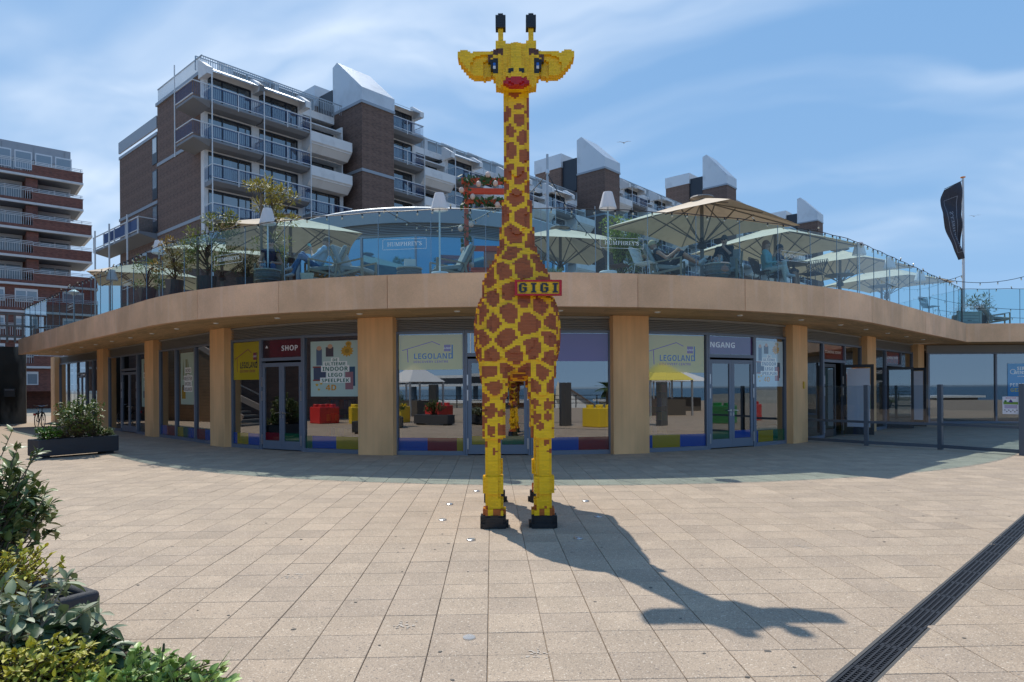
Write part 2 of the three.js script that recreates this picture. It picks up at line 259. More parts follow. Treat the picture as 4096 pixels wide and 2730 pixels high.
// ---------------------------------------------------------------- uplights set in the paving round the statue
{
  const t = thing('ground_light', 'round steel ground light set in pavers around the giraffe', 'ground light', [0, 0, 0], 0, 'ground lights around the giraffe');
  new MB().lathe(0, 0, 0, [[0.055, 0], [0.054, 0.012], [0.046, 0.016], [0.030, 0.014]], 20).build('ring', M.steel, t);
  new MB().lathe(0, 0, 0, [[0.030, 0.013], [0.016, 0.017], [0, 0.018]], 16).build('lens', phys(0.3, 0.32, 0.33, 0.05, { clearcoat: 1 }), t);
  [[-0.95, 10.0], [-0.93, 8.8], [-0.48, 7.63], [0.755, 7.67], [1.15, 8.96], [1.12, 10.2], [-0.61, 11.26], [0.69, 11.4]].forEach(([x, d], i) => { if (i) copyOf(t, null, [x, 0.001, -d]); else t.position.set(x, 0.001, -d); });
}
{ const lid = new MB().lathe(0, 0, 0, [[0.044, 0], [0.045, 0.006], [0.038, 0.010], [0, 0.011]], 20).build('cup_lid', phys(0.8, 0.84, 0.88, 0.12, { transmission: 0.7, thickness: 0 })); lid.position.set(-0.31, 0.002, -4.64); tag(lid, 'clear plastic cup lid lying on the pavers', 'lid'); }
// ---------------------------------------------------------------- curved pavilion with shops
const CX = -0.1, CD = 30.5, RW = 13.4, TH0 = Math.PI / 4, UL = RW * TH0;
function onCurve(R, u) {                                       // u: metres along the shop wall; 45 degree arcs, then straight tangents
  const s = Math.sign(u), th = Math.min(Math.abs(u) / RW, TH0) * s, t = Math.max(Math.abs(u) - UL, 0);
  return [CX + R * Math.sin(th) + s * t * Math.SQRT1_2, CD - R * Math.cos(th) + t * Math.SQRT1_2];
}
const curvePt = (R, u, y) => { const [X, D] = onCurve(R, u); return V(X, y, -D); };
const curveTurn = (u) => Math.max(-TH0, Math.min(TH0, u / RW));
const SOFF = 3.62, FTOP = 4.40, FLOOR = 4.45, RF = 15.3;
const pav = thing('shop_pavilion', 'low curved pavilion with sandy concrete fascia and glazed shopfronts', 'building');
function sweep(mb, R0, R1, y0, y1, us, uvScale = 1) {           // closed box section following the curve
  for (let i = 0; i + 1 < us.length; i++) {
    const a = us[i], b = us[i + 1], P = (R, y, u) => curvePt(R, u, y);
    const f = (R, y, u) => [u * (R / RW), y];
    mb.quad(P(R1, y0, a), P(R1, y0, b), P(R1, y1, b), P(R1, y1, a), f(R1, y0, a), f(R1, y0, b), f(R1, y1, b), f(R1, y1, a));
    mb.quad(P(R0, y0, b), P(R0, y0, a), P(R0, y1, a), P(R0, y1, b), f(R0, y0, b), f(R0, y0, a), f(R0, y1, a), f(R0, y1, b));
    mb.quad(P(R1, y1, a), P(R1, y1, b), P(R0, y1, b), P(R0, y1, a), [a, R1], [b, R1], [b, R0], [a, R0]);
    mb.quad(P(R0, y0, a), P(R0, y0, b), P(R1, y0, b), P(R1, y0, a), [a, R0], [b, R0], [b, R1], [a, R1]);
  }
  const a = us[0], b = us[us.length - 1], P = (R, y, u) => curvePt(R, u, y);
  mb.quad(P(R0, y0, a), P(R1, y0, a), P(R1, y1, a), P(R0, y1, a)); mb.quad(P(R1, y0, b), P(R0, y0, b), P(R0, y1, b), P(R1, y1, b));
  return mb;
}
const steps = (a, b, n) => Array.from({ length: n + 1 }, (_, i) => a + (b - a) * i / n);
const UEND_L = -UL - 20.3, UEND_R = UL + 12.3;
{ // fascia panels
  const j = []; const rad = Math.PI / 180; for (let k = -4; k <= 4; k++) j.push((0.5 + 11 * k) * rad * RW);
  let u = j[0]; while (u > UEND_L + 1) { u -= 2.94; j.unshift(Math.max(u, UEND_L)); } j[0] = UEND_L;
  u = j[j.length - 1]; while (u < UEND_R - 1) { u += 2.94; j.push(Math.min(u, UEND_R)); } j[j.length - 1] = UEND_R;
  for (let i = 0; i + 1 < j.length; i++) sweep(new MB(), RF - 0.16, RF + (i % 2 ? 0.003 : 0), SOFF - 0.0, FTOP, steps(j[i] + 0.006, j[i + 1] - 0.006, 4)).build('fascia_panel', M.concretes[(i * 5 + 1) % 3], pav);
}
const [WXc, WDc] = onCurve(RF, UEND_R), WING = 28.45;           // straight wing on the far side
{
  for (let k = 0; k < 5; k++) { const x0 = WXc + 0.01 + k * 2.94, x1 = x0 + 2.93; new MB().span(x0, x1, SOFF, FTOP, -WING - 0.16, -WING).build('fascia_panel', M.concretes[k % 3], pav); }
  const s = new MB(); const us = steps(UEND_L, UEND_R, 90);
  for (let i = 0; i < 90; i++) { const a = us[i], b = us[i + 1], q = (R, u) => curvePt(R, u, SOFF + 0.02), f = (R, u) => [u * (R / RW), R]; s.quad(q(6, a), q(6, b), q(RF - 0.1, b), q(RF - 0.1, a), f(6, a), f(6, b), f(RF, b), f(RF, a)); }
  s.quad(V(WXc - 4, SOFF + 0.03, -40), V(40, SOFF + 0.03, -40), V(40, SOFF + 0.03, -WING - 0.02), V(WXc - 0.1, SOFF + 0.03, -WING - 0.02));
  s.build('soffit', M.soffit, pav);
  const t = new MB(); for (let i = 0; i < 90; i++) { const a = us[i], b = us[i + 1], q = (R, u) => curvePt(R, u, FTOP - 0.06); t.quad(q(RF - 0.1, a), q(RF - 0.1, b), q(3, b), q(3, a)); }
  t.quad(V(WXc - 4, FTOP - 0.07, -WING - 0.1), V(40, FTOP - 0.07, -WING - 0.1), V(40, FTOP - 0.07, -42), V(WXc - 4, FTOP - 0.07, -42));
  t.build('roof_deck', std(0.25, 0.22, 0.19, 0.9, { map: rep(mottle, 2) }), pav);
  // raised timber floor of the terrace
  const d = new MB(); for (let i = 0; i < 90; i++) { const a = us[i], b = us[i + 1], q = (R, u, y = FLOOR) => curvePt(R, u, y), R1 = RF - 0.45; d.quad(q(R1, a), q(R1, b), q(3, b), q(3, a)); d.quad(q(R1, a, FTOP - 0.05), q(R1, b, FTOP - 0.05), q(R1, b), q(R1, a)); }
  d.build('terrace_floor', std(0.24, 0.19, 0.14, 0.8, { map: rep(mottle, 1.3) }), pav);
}
// downlights in the soffit
{ const g = new MB().lathe(0, 0, 0, [[0.0, -0.012], [0.05, -0.012], [0.075, 0], [0.075, 0.02]], 14).geo(); const m = std(0.8, 0.8, 0.78, 0.4); for (let u = -27; u < 21; u += 2.35) { const o = mesh('downlight', g, m, pav); o.position.copy(curvePt(14.35, u, SOFF + 0.004)); } }

const COLS = [-33.2, -23.4, -16.5, -9.95, -3.56, 3.28, 9.95, 16.75, 23.7], CW = 1.02;
COLS.forEach((u) => { const b = new MB(), p = curvePt(RW, u, 0); b.at(p.x, 0, p.z, curveTurn(u)); b.add(new RoundedBoxGeometry(CW, SOFF + 0.03, 0.55, 2, 0.012), new THREE.Matrix4().setPosition(0, (SOFF + 0.03) / 2 - 0.01, -0.275)); b.build('column', M.column, pav); });

// printed films
const font = (x, s, f = 'bold') => { x.font = `${f} ${s}px sans-serif`; };
function logoFilm(bg, ink, line) {
  return canvasTex(640, 420, (x, w, h) => {
    x.fillStyle = bg; x.fillRect(0, 0, w, h); x.strokeStyle = line; x.lineWidth = 9; x.lineJoin = 'round';
    x.beginPath(); x.moveTo(35, 185); x.lineTo(335, 82); x.lineTo(412, 122); x.stroke(); x.beginPath(); x.moveTo(88, 172); x.lineTo(94, 330); x.stroke();
    x.fillStyle = line; x.fillRect(452, 122, 66, 80); x.fillStyle = '#e8e8ee'; font(x, 27, 'bold italic'); x.textAlign = 'center'; x.fillText('LEGO', 485, 172);
    x.fillStyle = ink; x.fillRect(526, 122, 15, 168); font(x, 94); x.textAlign = 'left'; x.save(); x.translate(148, 290); x.scale(0.80, 1); x.fillText('LEGOLAND', 0, 0); x.restore();
    x.fillStyle = line; font(x, 37, 'bold'); x.save(); x.translate(148, 338); x.scale(1.0, 1); x.fillText('DISCOVERY CENTRE', 0, 0, 450); x.restore();
  });
}
const filmM = (t) => new THREE.MeshPhysicalMaterial({ map: t, roughness: 0.05, ior: 2.1, side: THREE.DoubleSide });
function wordPoster(lines, bg, ink, art) {                      // words on white strips over a pale poster
  return canvasTex(512, 640, (x, w, h) => {
    x.fillStyle = bg; x.fillRect(0, 0, w, h); art(x, w, h); x.textAlign = 'center'; x.textBaseline = 'middle';
    let y = h * 0.34; for (const [t, s] of lines) { font(x, s); const tw = x.measureText(t).width; x.fillStyle = '#f2f4ee'; x.fillRect(w / 2 - tw / 2 - 14, y - s * 0.56, tw + 28, s * 1.1); x.fillStyle = ink; x.fillText(t, w / 2, y + s * 0.04); y += s * 1.06; }
  });
}
const gear = (x, cx, cy, r, c) => { x.fillStyle = c; x.beginPath(); for (let i = 0; i < 48; i++) { const a = i / 48 * 6.283, q = r * (i % 4 < 2 ? 1 : 0.8); x.lineTo(cx + Math.cos(a) * q, cy + Math.sin(a) * q); } x.fill(); x.fillStyle = '#a5812c'; x.beginPath(); x.arc(cx, cy, r * 0.38, 0, 7); x.fill(); };
const star = (x, cx, cy, r) => { x.fillStyle = '#d6a820'; x.beginPath(); for (let i = 0; i < 10; i++) { const a = i / 10 * 6.283 - 1.57, q = i % 2 ? r * 0.45 : r; x.lineTo(cx + Math.cos(a) * q, cy + Math.sin(a) * q); } x.fill(); };
const posterArt = (x, w, h) => { gear(x, 380, 120, 66, '#c79a35'); gear(x, 395, 40, 34, '#c79a35'); x.fillStyle = '#46566e'; x.fillRect(30, 300, 130, 150); x.fillStyle = '#8f4038'; x.fillRect(22, 290, 140, 16); x.fillRect(24, 444, 140, 16); x.fillStyle = '#5b6f86'; x.fillRect(60, 90, 60, 190); x.fillStyle = '#4e4a52'; x.fillRect(160, 70, 80, 110); x.fillStyle = '#caa184'; x.beginPath(); x.arc(90, 80, 26, 0, 7); x.arc(205, 62, 26, 0, 7); x.fill(); x.fillStyle = '#2e5570'; x.fillRect(400, 300, 60, 220); x.fillStyle = '#9b6f78'; x.fillRect(360, 360, 80, 200); star(x, 65, 505, 22); star(x, 110, 490, 20); star(x, 85, 560, 18); font(x, 92); x.fillStyle = '#d0902a'; x.textAlign = 'center'; x.fillText('4D', 215, 570); };
const F = {
  logoYellow: filmM(logoFilm('#b3a012', '#22233a', '#7c3440')), logoPale: filmM(logoFilm('#c6bd6e', '#2a5590', '#76508e')),
  shop: filmM(canvasTex(512, 220, (x, w, h) => { x.fillStyle = '#5e1526'; x.fillRect(0, 0, w, h); x.fillStyle = '#33161c'; x.fillRect(0, 0, 90, h); x.fillStyle = '#e8ecf0'; font(x, 92); x.textAlign = 'center'; x.fillText('SHOP', 350, 140, 215); x.beginPath(); x.moveTo(50, 62); x.lineTo(70, 98); x.lineTo(30, 98); x.fill(); })),
  entry: filmM(canvasTex(512, 240, (x, w, h) => { x.fillStyle = '#58386e'; x.fillRect(0, 0, w, h); x.fillStyle = '#eef2f6'; font(x, 100); x.fillText('INGANG', -18, 150, 330); })),
  play: filmM(wordPoster([['DE', 44], ['ULTIEME', 52], ['INDOOR', 66], ['LEGO', 60], ['SPEELPLEK', 56]], '#b9cfc6', '#1d6a58', posterArt)),
  play2: filmM(wordPoster([['DE', 44], ['ULTIEME', 52], ['INDOOR', 66], ['LEGO', 60], ['SPEELPLEK', 56]], '#bcd5de', '#2e5f86', posterArt)),
  master: filmM(wordPoster([['WORD', 62], ['EEN', 32], ['MEESTER', 62], ['MODEL', 62], ['BOUWER', 62]], '#a9bfae', '#41484c', (x, w) => { x.fillStyle = '#7f8a6a'; x.beginPath(); x.moveTo(70, 330); x.lineTo(100, 60); x.lineTo(130, 330); x.fill(); x.fillRect(170, 80, 70, 250); x.beginPath(); x.moveTo(250, 60); x.lineTo(330, 330); x.lineTo(250, 330); x.fill(); x.fillStyle = '#9a7f2c'; x.fillRect(40, 420, 130, 150); x.fillStyle = '#3d4338'; x.fillRect(60, 400, 60, 60); })),
  play3: filmM(wordPoster([['BOUWEN', 66], ['EN', 44], ['SPELEN', 66]], '#a9c2b6', '#4b4f52', (x) => { x.fillStyle = '#7a5648'; x.fillRect(120, 60, 120, 150); x.fillRect(300, 90, 110, 130); x.fillStyle = '#6d7c86'; x.fillRect(80, 430, 150, 90); })),
  soon: filmM(canvasTex(512, 256, (x, w, h) => { x.fillStyle = '#7c2c22'; x.fillRect(0, 0, w, h); x.fillStyle = '#e0d8cc'; font(x, 72); x.textAlign = 'center'; x.fillText('COMING SOON!', w / 2, 150, 420); })),
  chicken: filmM(canvasTex(400, 860, (x, w, h) => { x.fillStyle = '#8da79c'; x.fillRect(0, 0, w, h); x.strokeStyle = '#182026'; x.lineWidth = 7; x.beginPath(); x.arc(205, 150, 34, 0.4, 5.2); x.stroke(); x.beginPath(); x.moveTo(160, 130); x.quadraticCurveTo(190, 190, 240, 120); x.stroke(); x.beginPath(); x.moveTo(215, 115); x.lineTo(215, 88); x.lineTo(232, 100); x.stroke(); x.fillStyle = '#182026'; x.textAlign = 'center'; font(x, 30); x.fillText('THE', 200, 232); x.fillRect(120, 220, 40, 4); x.fillRect(240, 220, 40, 4); font(x, 46); x.fillText('HAPPY CHICKEN', 200, 282, 340); font(x, 22, 'italic'); x.fillText('feel good - fast dining', 200, 314, 260); font(x, 26); x.fillText('070 - 204 2014', 200, 384, 210); })),
  staff: filmM(canvasTex(400, 480, (x, w, h) => { x.fillStyle = '#1787c8'; x.fillRect(0, 0, w, h); x.fillStyle = '#f4f4f2'; x.textAlign = 'center'; font(x, 66); x.fillText('SIR', 170, 95); x.fillText('WINSTON', 215, 155, 270); font(x, 24); x.fillText('entertainment', 210, 195, 200); font(x, 70); x.fillText('PERSONEEL', 200, 340, 350); x.fillStyle = '#f0cf3a'; x.fillText('GEZOCHT!', 200, 415, 350); x.strokeStyle = '#f4f4f2'; x.lineWidth = 8; x.beginPath(); x.arc(70, 120, 34, 0, 7); x.stroke(); })),
  brick: ['#0e3f8e', '#8e7d10', '#6a1420', '#135237'].map((c) => new THREE.MeshPhysicalMaterial({ color: c, roughness: 0.05, ior: 2.0, side: THREE.DoubleSide })),
  white: std(0.70, 0.70, 0.76, 0.6),
};
function film(parent, m, x0, x1, y0, y1, mat, z = -0.005, name = 'window_film') { const b = new MB(m.clone()); b.quad(V(x0, y0, z), V(x1, y0, z), V(x1, y1, z), V(x0, y1, z), [0, 0], [1, 0], [1, 1], [0, 1]); return b.build(name, mat, parent); }
const HEAD = 3.2, DOOR = 2.58;
function leaf(parent, m, w, glassMat, o = {}) {                 // a door leaf: hinge at local x = 0, reaching to x = w
  const lf = new MB(m.clone()), g = new MB(m.clone()), y0 = 0.03, y1 = DOOR - 0.06; const fm = o.dark ? M.darkFrame : M.frame;
  lf.span(0, 0.10, y0, y1, -0.03, 0.03).span(w - 0.10, w, y0, y1, -0.03, 0.03).span(0.1, w - 0.1, y0, y0 + 0.24, -0.028, 0.028).span(0.1, w - 0.1, y1 - 0.11, y1, -0.028, 0.028);
  lf.build('door_leaf', fm, parent); g.quad(V(0.1, y0 + 0.24, 0.006), V(w - 0.1, y0 + 0.24, 0.006), V(w - 0.1, y1 - 0.11, 0.006), V(0.1, y1 - 0.11, 0.006)); g.build('door_glass', glassMat, parent);
  const hw = new MB(m.clone()); for (const y of [0.3, y1 - 0.55, y1 - 0.95]) new MB(m.clone()).box(0, y, 0.045, 0.035, 0.28, 0.025).build('hinge', M.steel, parent);
  if (o.handle !== false) { const hx = w - 0.05; hw.box(hx, 1.08, 0.04, 0.035, 0.06, 0.02); hw.beam(V(hx, 1.09, 0.07), V(hx - 0.16, 1.07, 0.07), 0.02, 0.02); hw.box(hx, 0.97, 0.035, 0.03, 0.09, 0.012); }
  if (o.bar) hw.beam(V(0.06, 1.05, -0.08), V(w - 0.06, 1.05, -0.08), 0.03, 0.045);
  if (hw.p.length) hw.build(o.bar ? 'push_bar' : 'handle', o.bar ? M.black : M.steel, parent);
}
// one bay between columns: cells [width share, kind]; kind p = fixed pane, d = double door, o = opening with the leaves swung out
function bay(c0, c1, cells, deco = {}) {
  const g = sub('shopfront', pav), u0 = c0 + CW / 2 - 0.02, u1 = c1 - CW / 2 + 0.02, RG = RW - 0.25, tot = cells.reduce((s, c) => s + c[0], 0);
  const fr = new MB(), lv = new MB(); let u = u0, ci = 0;
  for (const [w, kind] of cells) {
    const ua = u, ub = u + (u1 - u0) * w / tot; u = ub;
    const A = onCurve(RG, ua), B = onCurve(RG, ub), L = Math.hypot(B[0] - A[0], B[1] - A[1]), turn = Math.atan2(B[1] - A[1], B[0] - A[0]);
    const m = new THREE.Matrix4().makeRotationY(turn).setPosition(A[0], 0, -A[1]); fr.m = m; lv.m = m;
    fr.span(0, 0.055, 0.0, HEAD + 0.07, -0.09, 0.05).span(L - 0.055, L, 0.0, HEAD + 0.07, -0.09, 0.05).span(0.055, L - 0.055, HEAD, HEAD + 0.06, -0.088, 0.048);
    for (let k = 0; k < 7; k++) { const y = HEAD + 0.095 + k * 0.046; lv.hexa([V(0, y, 0.03), V(L, y, 0.03), V(L, y + 0.012, 0.03), V(0, y + 0.012, 0.03), V(0, y + 0.022, -0.02), V(L, y + 0.022, -0.02), V(L, y + 0.034, -0.02), V(0, y + 0.034, -0.02)]); }
    lv.span(0, L, HEAD + 0.06, SOFF, -0.09, -0.05); lv.span(0, L, SOFF - 0.035, SOFF + 0.01, -0.05, 0.045);
    const pane = (y0, y1, mat = M.shopGlass) => { const b = new MB(m.clone()); b.quad(V(0.055, y0, -0.01), V(L - 0.055, y0, -0.01), V(L - 0.055, y1, -0.01), V(0.055, y1, -0.01)); b.build('glass_pane', mat, g); };
    if (kind === 'p') {
      fr.span(0.055, L - 0.055, 0, 0.10, -0.085, 0.06); pane(0.10, HEAD);
      (deco.bricks?.[ci] || []).forEach(([f0, f1, k], i, a) => film(g, m, 0.06 + (L - 0.12) * f0, 0.06 + (L - 0.12) * f1, 0.11, 0.45, F.brick[k], -0.005, 'colour_film'));
    } else {
      fr.span(0.055, L - 0.055, DOOR, DOOR + 0.09, -0.087, 0.047); pane(DOOR + 0.09, HEAD);
      const w2 = (L - 0.13) / 2, hinge = (x, ang, flip) => m.clone().multiply(new THREE.Matrix4().makeRotationY(ang).setPosition(x, 0, 0.0)).multiply(new THREE.Matrix4().makeScale(1, 1, 1));
      const l1 = hinge(0.062, kind === 'o' ? deco.swing[0] : 0), l2 = m.clone().multiply(new THREE.Matrix4().makeRotationY(Math.PI + (kind === 'o' ? deco.swing[1] : 0)).setPosition(L - 0.062, 0, 0));
      leaf(g, l1, w2, M.doorGlass, { dark: kind === 'o', handle: kind === 'd', bar: kind === 'o' });
      if (kind === 'o') { leaf(g, l2, w2, M.doorGlass, { dark: true, handle: false, bar: false }); film(g, l1, 0.12, w2 - 0.12, 0.3, DOOR - 0.2, F.chicken, -0.012); film(g, l1, 0.12, w2 - 0.12, 0.3, DOOR - 0.2, F.white, -0.022, 'white_film'); film(g, l2, 0.12, w2 - 0.12, 0.3, DOOR - 0.2, F.white, -0.012, 'white_film'); film(g, l2, 0.12, w2 - 0.12, 0.3, DOOR - 0.2, F.white, 0.014, 'white_film'); }
      else { const lf2 = m.clone().multiply(new THREE.Matrix4().setPosition(0.068 + w2, 0, 0)); leafMirror(g, lf2, w2); (deco.bricks?.[ci] || []).forEach(([f0, f1, k]) => film(g, m, L * f0, L * f1, 0.28, 0.5, F.brick[k], 0.011, 'colour_film')); }
    }
    (deco.films?.[ci] || []).forEach(([x0, x1, y0, y1, mt]) => film(g, m, x0 * L, x1 * L, y0, y1, mt));
    ci++;
  }
  fr.build('frame', M.frame, g); lv.build('louvre_grille', M.louvre, g);
  return g;
}
function leafMirror(parent, m, w) {                             // the other leaf, hinged on its far side
  const lf = new MB(m), g = new MB(m), hw = new MB(m), y0 = 0.03, y1 = DOOR - 0.06;
  lf.span(0, 0.10, y0, y1, -0.03, 0.03).span(w - 0.10, w, y0, y1, -0.03, 0.03).span(0.1, w - 0.1, y0, y0 + 0.24, -0.028, 0.028).span(0.1, w - 0.1, y1 - 0.11, y1, -0.028, 0.028).build('door_leaf', M.frame, parent);
  g.quad(V(0.1, y0 + 0.24, 0.006), V(w - 0.1, y0 + 0.24, 0.006), V(w - 0.1, y1 - 0.11, 0.006), V(0.1, y1 - 0.11, 0.006)).build('door_glass', M.doorGlass, parent);
  for (const y of [0.3, y1 - 0.55, y1 - 0.95]) new MB(m).box(w, y, 0.045, 0.035, 0.28, 0.025).build('hinge', M.steel, parent); hw.box(0.05, 1.08, 0.04, 0.035, 0.06, 0.02).beam(V(0.05, 1.09, 0.07), V(0.2, 1.07, 0.07), 0.02, 0.02).box(0.05, 0.97, 0.035, 0.03, 0.09, 0.012); hw.build('handle', M.steel, parent);
}
bay(-33.2, -23.4, [[1.6, 'p'], [1.7, 'p'], [1.4, 'd'], [1, 'p'], [1.4, 'p']]);
bay(-23.4, -16.5, [[1.75, 'p'], [1.95, 'd'], [1.55, 'p']], { films: { 2: [[0.28, 0.98, 1.1, 3.0, F.play3]] } });
bay(-16.5, -9.95, [[1.6, 'p'], [1.7, 'p'], [1.75, 'p']], { films: { 1: [[0.22, 0.98, 1.25, 3.05, F.master]] }, bricks: { 0: [[0, 0.4, 0], [0.4, 1, 2]], 1: [[0, 0.33, 1], [0.33, 0.6, 3], [0.6, 1, 0]], 2: [[0, 0.4, 2], [0.4, 0.7, 0], [0.7, 1, 2]] } });
bay(-9.95, -3.56, [[1.62, 'p'], [1.75, 'd'], [2.0, 'p']], { films: { 0: [[0.05, 1.0, 2.05, HEAD - 0.02, F.logoYellow]], 1: [[0.03, 0.97, DOOR + 0.1, HEAD - 0.02, F.shop]], 2: [[0.12, 0.95, 1.55, 3.08, F.play]] }, bricks: { 0: [[0, 0.14, 0], [0.14, 0.55, 1], [0.55, 1, 0]], 1: [[0.05, 0.48, 2], [0.52, 0.95, 3]], 2: [[0, 0.12, 3], [0.12, 0.55, 0], [0.55, 1, 1]] } });
bay(-3.56, 3.28, [[1.92, 'p'], [1.72, 'd'], [2.2, 'p']], { films: { 0: [[0.04, 0.97, 2.25, HEAD - 0.03, F.logoPale]], 2: [[0.03, 0.97, 2.45, HEAD - 0.02, phys(0.16, 0.11, 0.30, 0.08, { ior: 1.75, side: THREE.DoubleSide })]] }, bricks: { 0: [[0, 0.45, 0], [0.45, 0.9, 2], [0.9, 1, 1]], 1: [[0.05, 0.48, 1], [0.52, 0.95, 3]], 2: [[0, 0.6, 0], [0.6, 1, 2]] } });
bay(3.28, 9.95, [[1.95, 'p'], [1.78, 'd'], [1.6, 'p']], { films: { 0: [[0.02, 0.95, 2.15, HEAD - 0.03, F.logoPale]], 1: [[0.03, 0.97, DOOR + 0.1, HEAD - 0.02, F.entry]], 2: [[0.05, 0.92, 1.75, 3.12, F.play2]] }, bricks: { 0: [[0, 0.1, 0], [0.1, 0.56, 1], [0.56, 1, 0]], 1: [[0.05, 0.48, 3], [0.52, 0.95, 0]], 2: [[0, 0.1, 0], [0.1, 0.6, 1], [0.6, 1, 3]] } });
bay(9.95, 16.75, [[1.75, 'p'], [1.85, 'o'], [1.6, 'p']], { swing: [-0.05, 1.75], films: { 1: [[0.05, 0.95, DOOR + 0.12, HEAD - 0.03, F.soon]] } });
bay(16.75, 23.7, [[1.75, 'p'], [1.85, 'o'], [1.6, 'p']], { swing: [-1.35, 1.6], films: { 1: [[0.05, 0.95, DOOR + 0.12, HEAD - 0.03, F.soon]] } });
{ // wing beside the fence
  const g = sub('shopfront', pav), fr = new MB().at(18.95, 0, -30.65), lv = new MB().at(18.95, 0, -30.65), xs = [0.25, 3.35, 6.5, 9.6, 12.7];
  for (const x of xs) fr.span(x - 0.04, x + 0.04, 0, HEAD + 0.06, -0.08, 0.06); fr.span(0.29, 12.66, HEAD, HEAD + 0.06, -0.078, 0.058).span(0.29, 12.66, 0, 0.1, -0.078, 0.07);
  for (let k = 0; k < 7; k++) lv.span(0.2, 12.8, HEAD + 0.095 + k * 0.046, HEAD + 0.118 + k * 0.046, -0.02, 0.03); lv.span(0.2, 12.8, HEAD + 0.06, SOFF, -0.09, -0.05);
  fr.build('frame', M.frame, g); lv.build('louvre_grille', M.louvre, g);
  for (let i = 0; i < 4; i++) new MB().at(18.95, 0, -30.65).quad(V(xs[i] + 0.04, 0.1, 0), V(xs[i + 1] - 0.04, 0.1, 0), V(xs[i + 1] - 0.04, HEAD, 0), V(xs[i] + 0.04, HEAD, 0)).build('glass_pane', M.shopGlass, g);
  film(g, new THREE.Matrix4().setPosition(18.95, 0, -30.65), 3.9, 5.35, 1.25, 2.75, F.staff, 0.012);
}
{ // rooms behind the glass
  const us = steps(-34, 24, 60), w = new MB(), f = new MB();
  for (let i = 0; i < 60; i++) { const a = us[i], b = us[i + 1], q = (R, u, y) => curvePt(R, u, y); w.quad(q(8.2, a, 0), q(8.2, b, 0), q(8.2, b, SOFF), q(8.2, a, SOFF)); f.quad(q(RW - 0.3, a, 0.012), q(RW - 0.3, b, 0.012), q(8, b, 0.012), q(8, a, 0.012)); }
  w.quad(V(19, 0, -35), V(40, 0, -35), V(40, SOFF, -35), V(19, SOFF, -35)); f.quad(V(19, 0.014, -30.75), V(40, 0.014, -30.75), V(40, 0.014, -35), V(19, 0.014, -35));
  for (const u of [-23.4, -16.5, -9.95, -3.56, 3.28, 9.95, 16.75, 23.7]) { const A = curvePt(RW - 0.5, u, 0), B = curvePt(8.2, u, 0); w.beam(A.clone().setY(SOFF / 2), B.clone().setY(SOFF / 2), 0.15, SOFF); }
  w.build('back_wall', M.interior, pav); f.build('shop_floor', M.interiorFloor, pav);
}
// shop stands glimpsed through the doors
{
  const yel = std(0.62, 0.42, 0.02, 0.5), t = thing('display_stand', 'yellow topped shelf stand inside the shop behind the glass', 'shelf', [0, 0, 0], 0, 'display stands inside the shops');
  new MB().box(0, 1.05, 0, 1.2, 2.1, 0.4).build('shelf_back', std(0.05, 0.05, 0.055, 0.6), t); new MB().box(0, 2.28, 0.05, 1.2, 0.36, 0.45).build('header_board', yel, t);
  const cols = [[0.5, 0.03, 0.03], [0.03, 0.12, 0.45], [0.6, 0.4, 0.02], [0.03, 0.3, 0.08], [0.55, 0.55, 0.55]], R = rng(8);
  for (let r = 0; r < 4; r++) for (let k = 0; k < 6; k++) { const c = cols[Math.floor(R() * 5)]; new MB().box(-0.5 + k * 0.2, 0.35 + r * 0.45, 0.26, 0.15, 0.2 + R() * 0.12, 0.12).build('toy_box', std(...c, 0.5), t); }
  [[-7.4, 10.2], [-5.6, 9.6], [0.4, 9.8], [6.4, 9.8]].forEach(([u, R_], i) => { const p = curvePt(R_, u, 0.014); if (i) copyOf(t, null, [p.x, p.y, p.z], curveTurn(u)); else { t.position.copy(p); t.rotation.y = curveTurn(u); } });
}
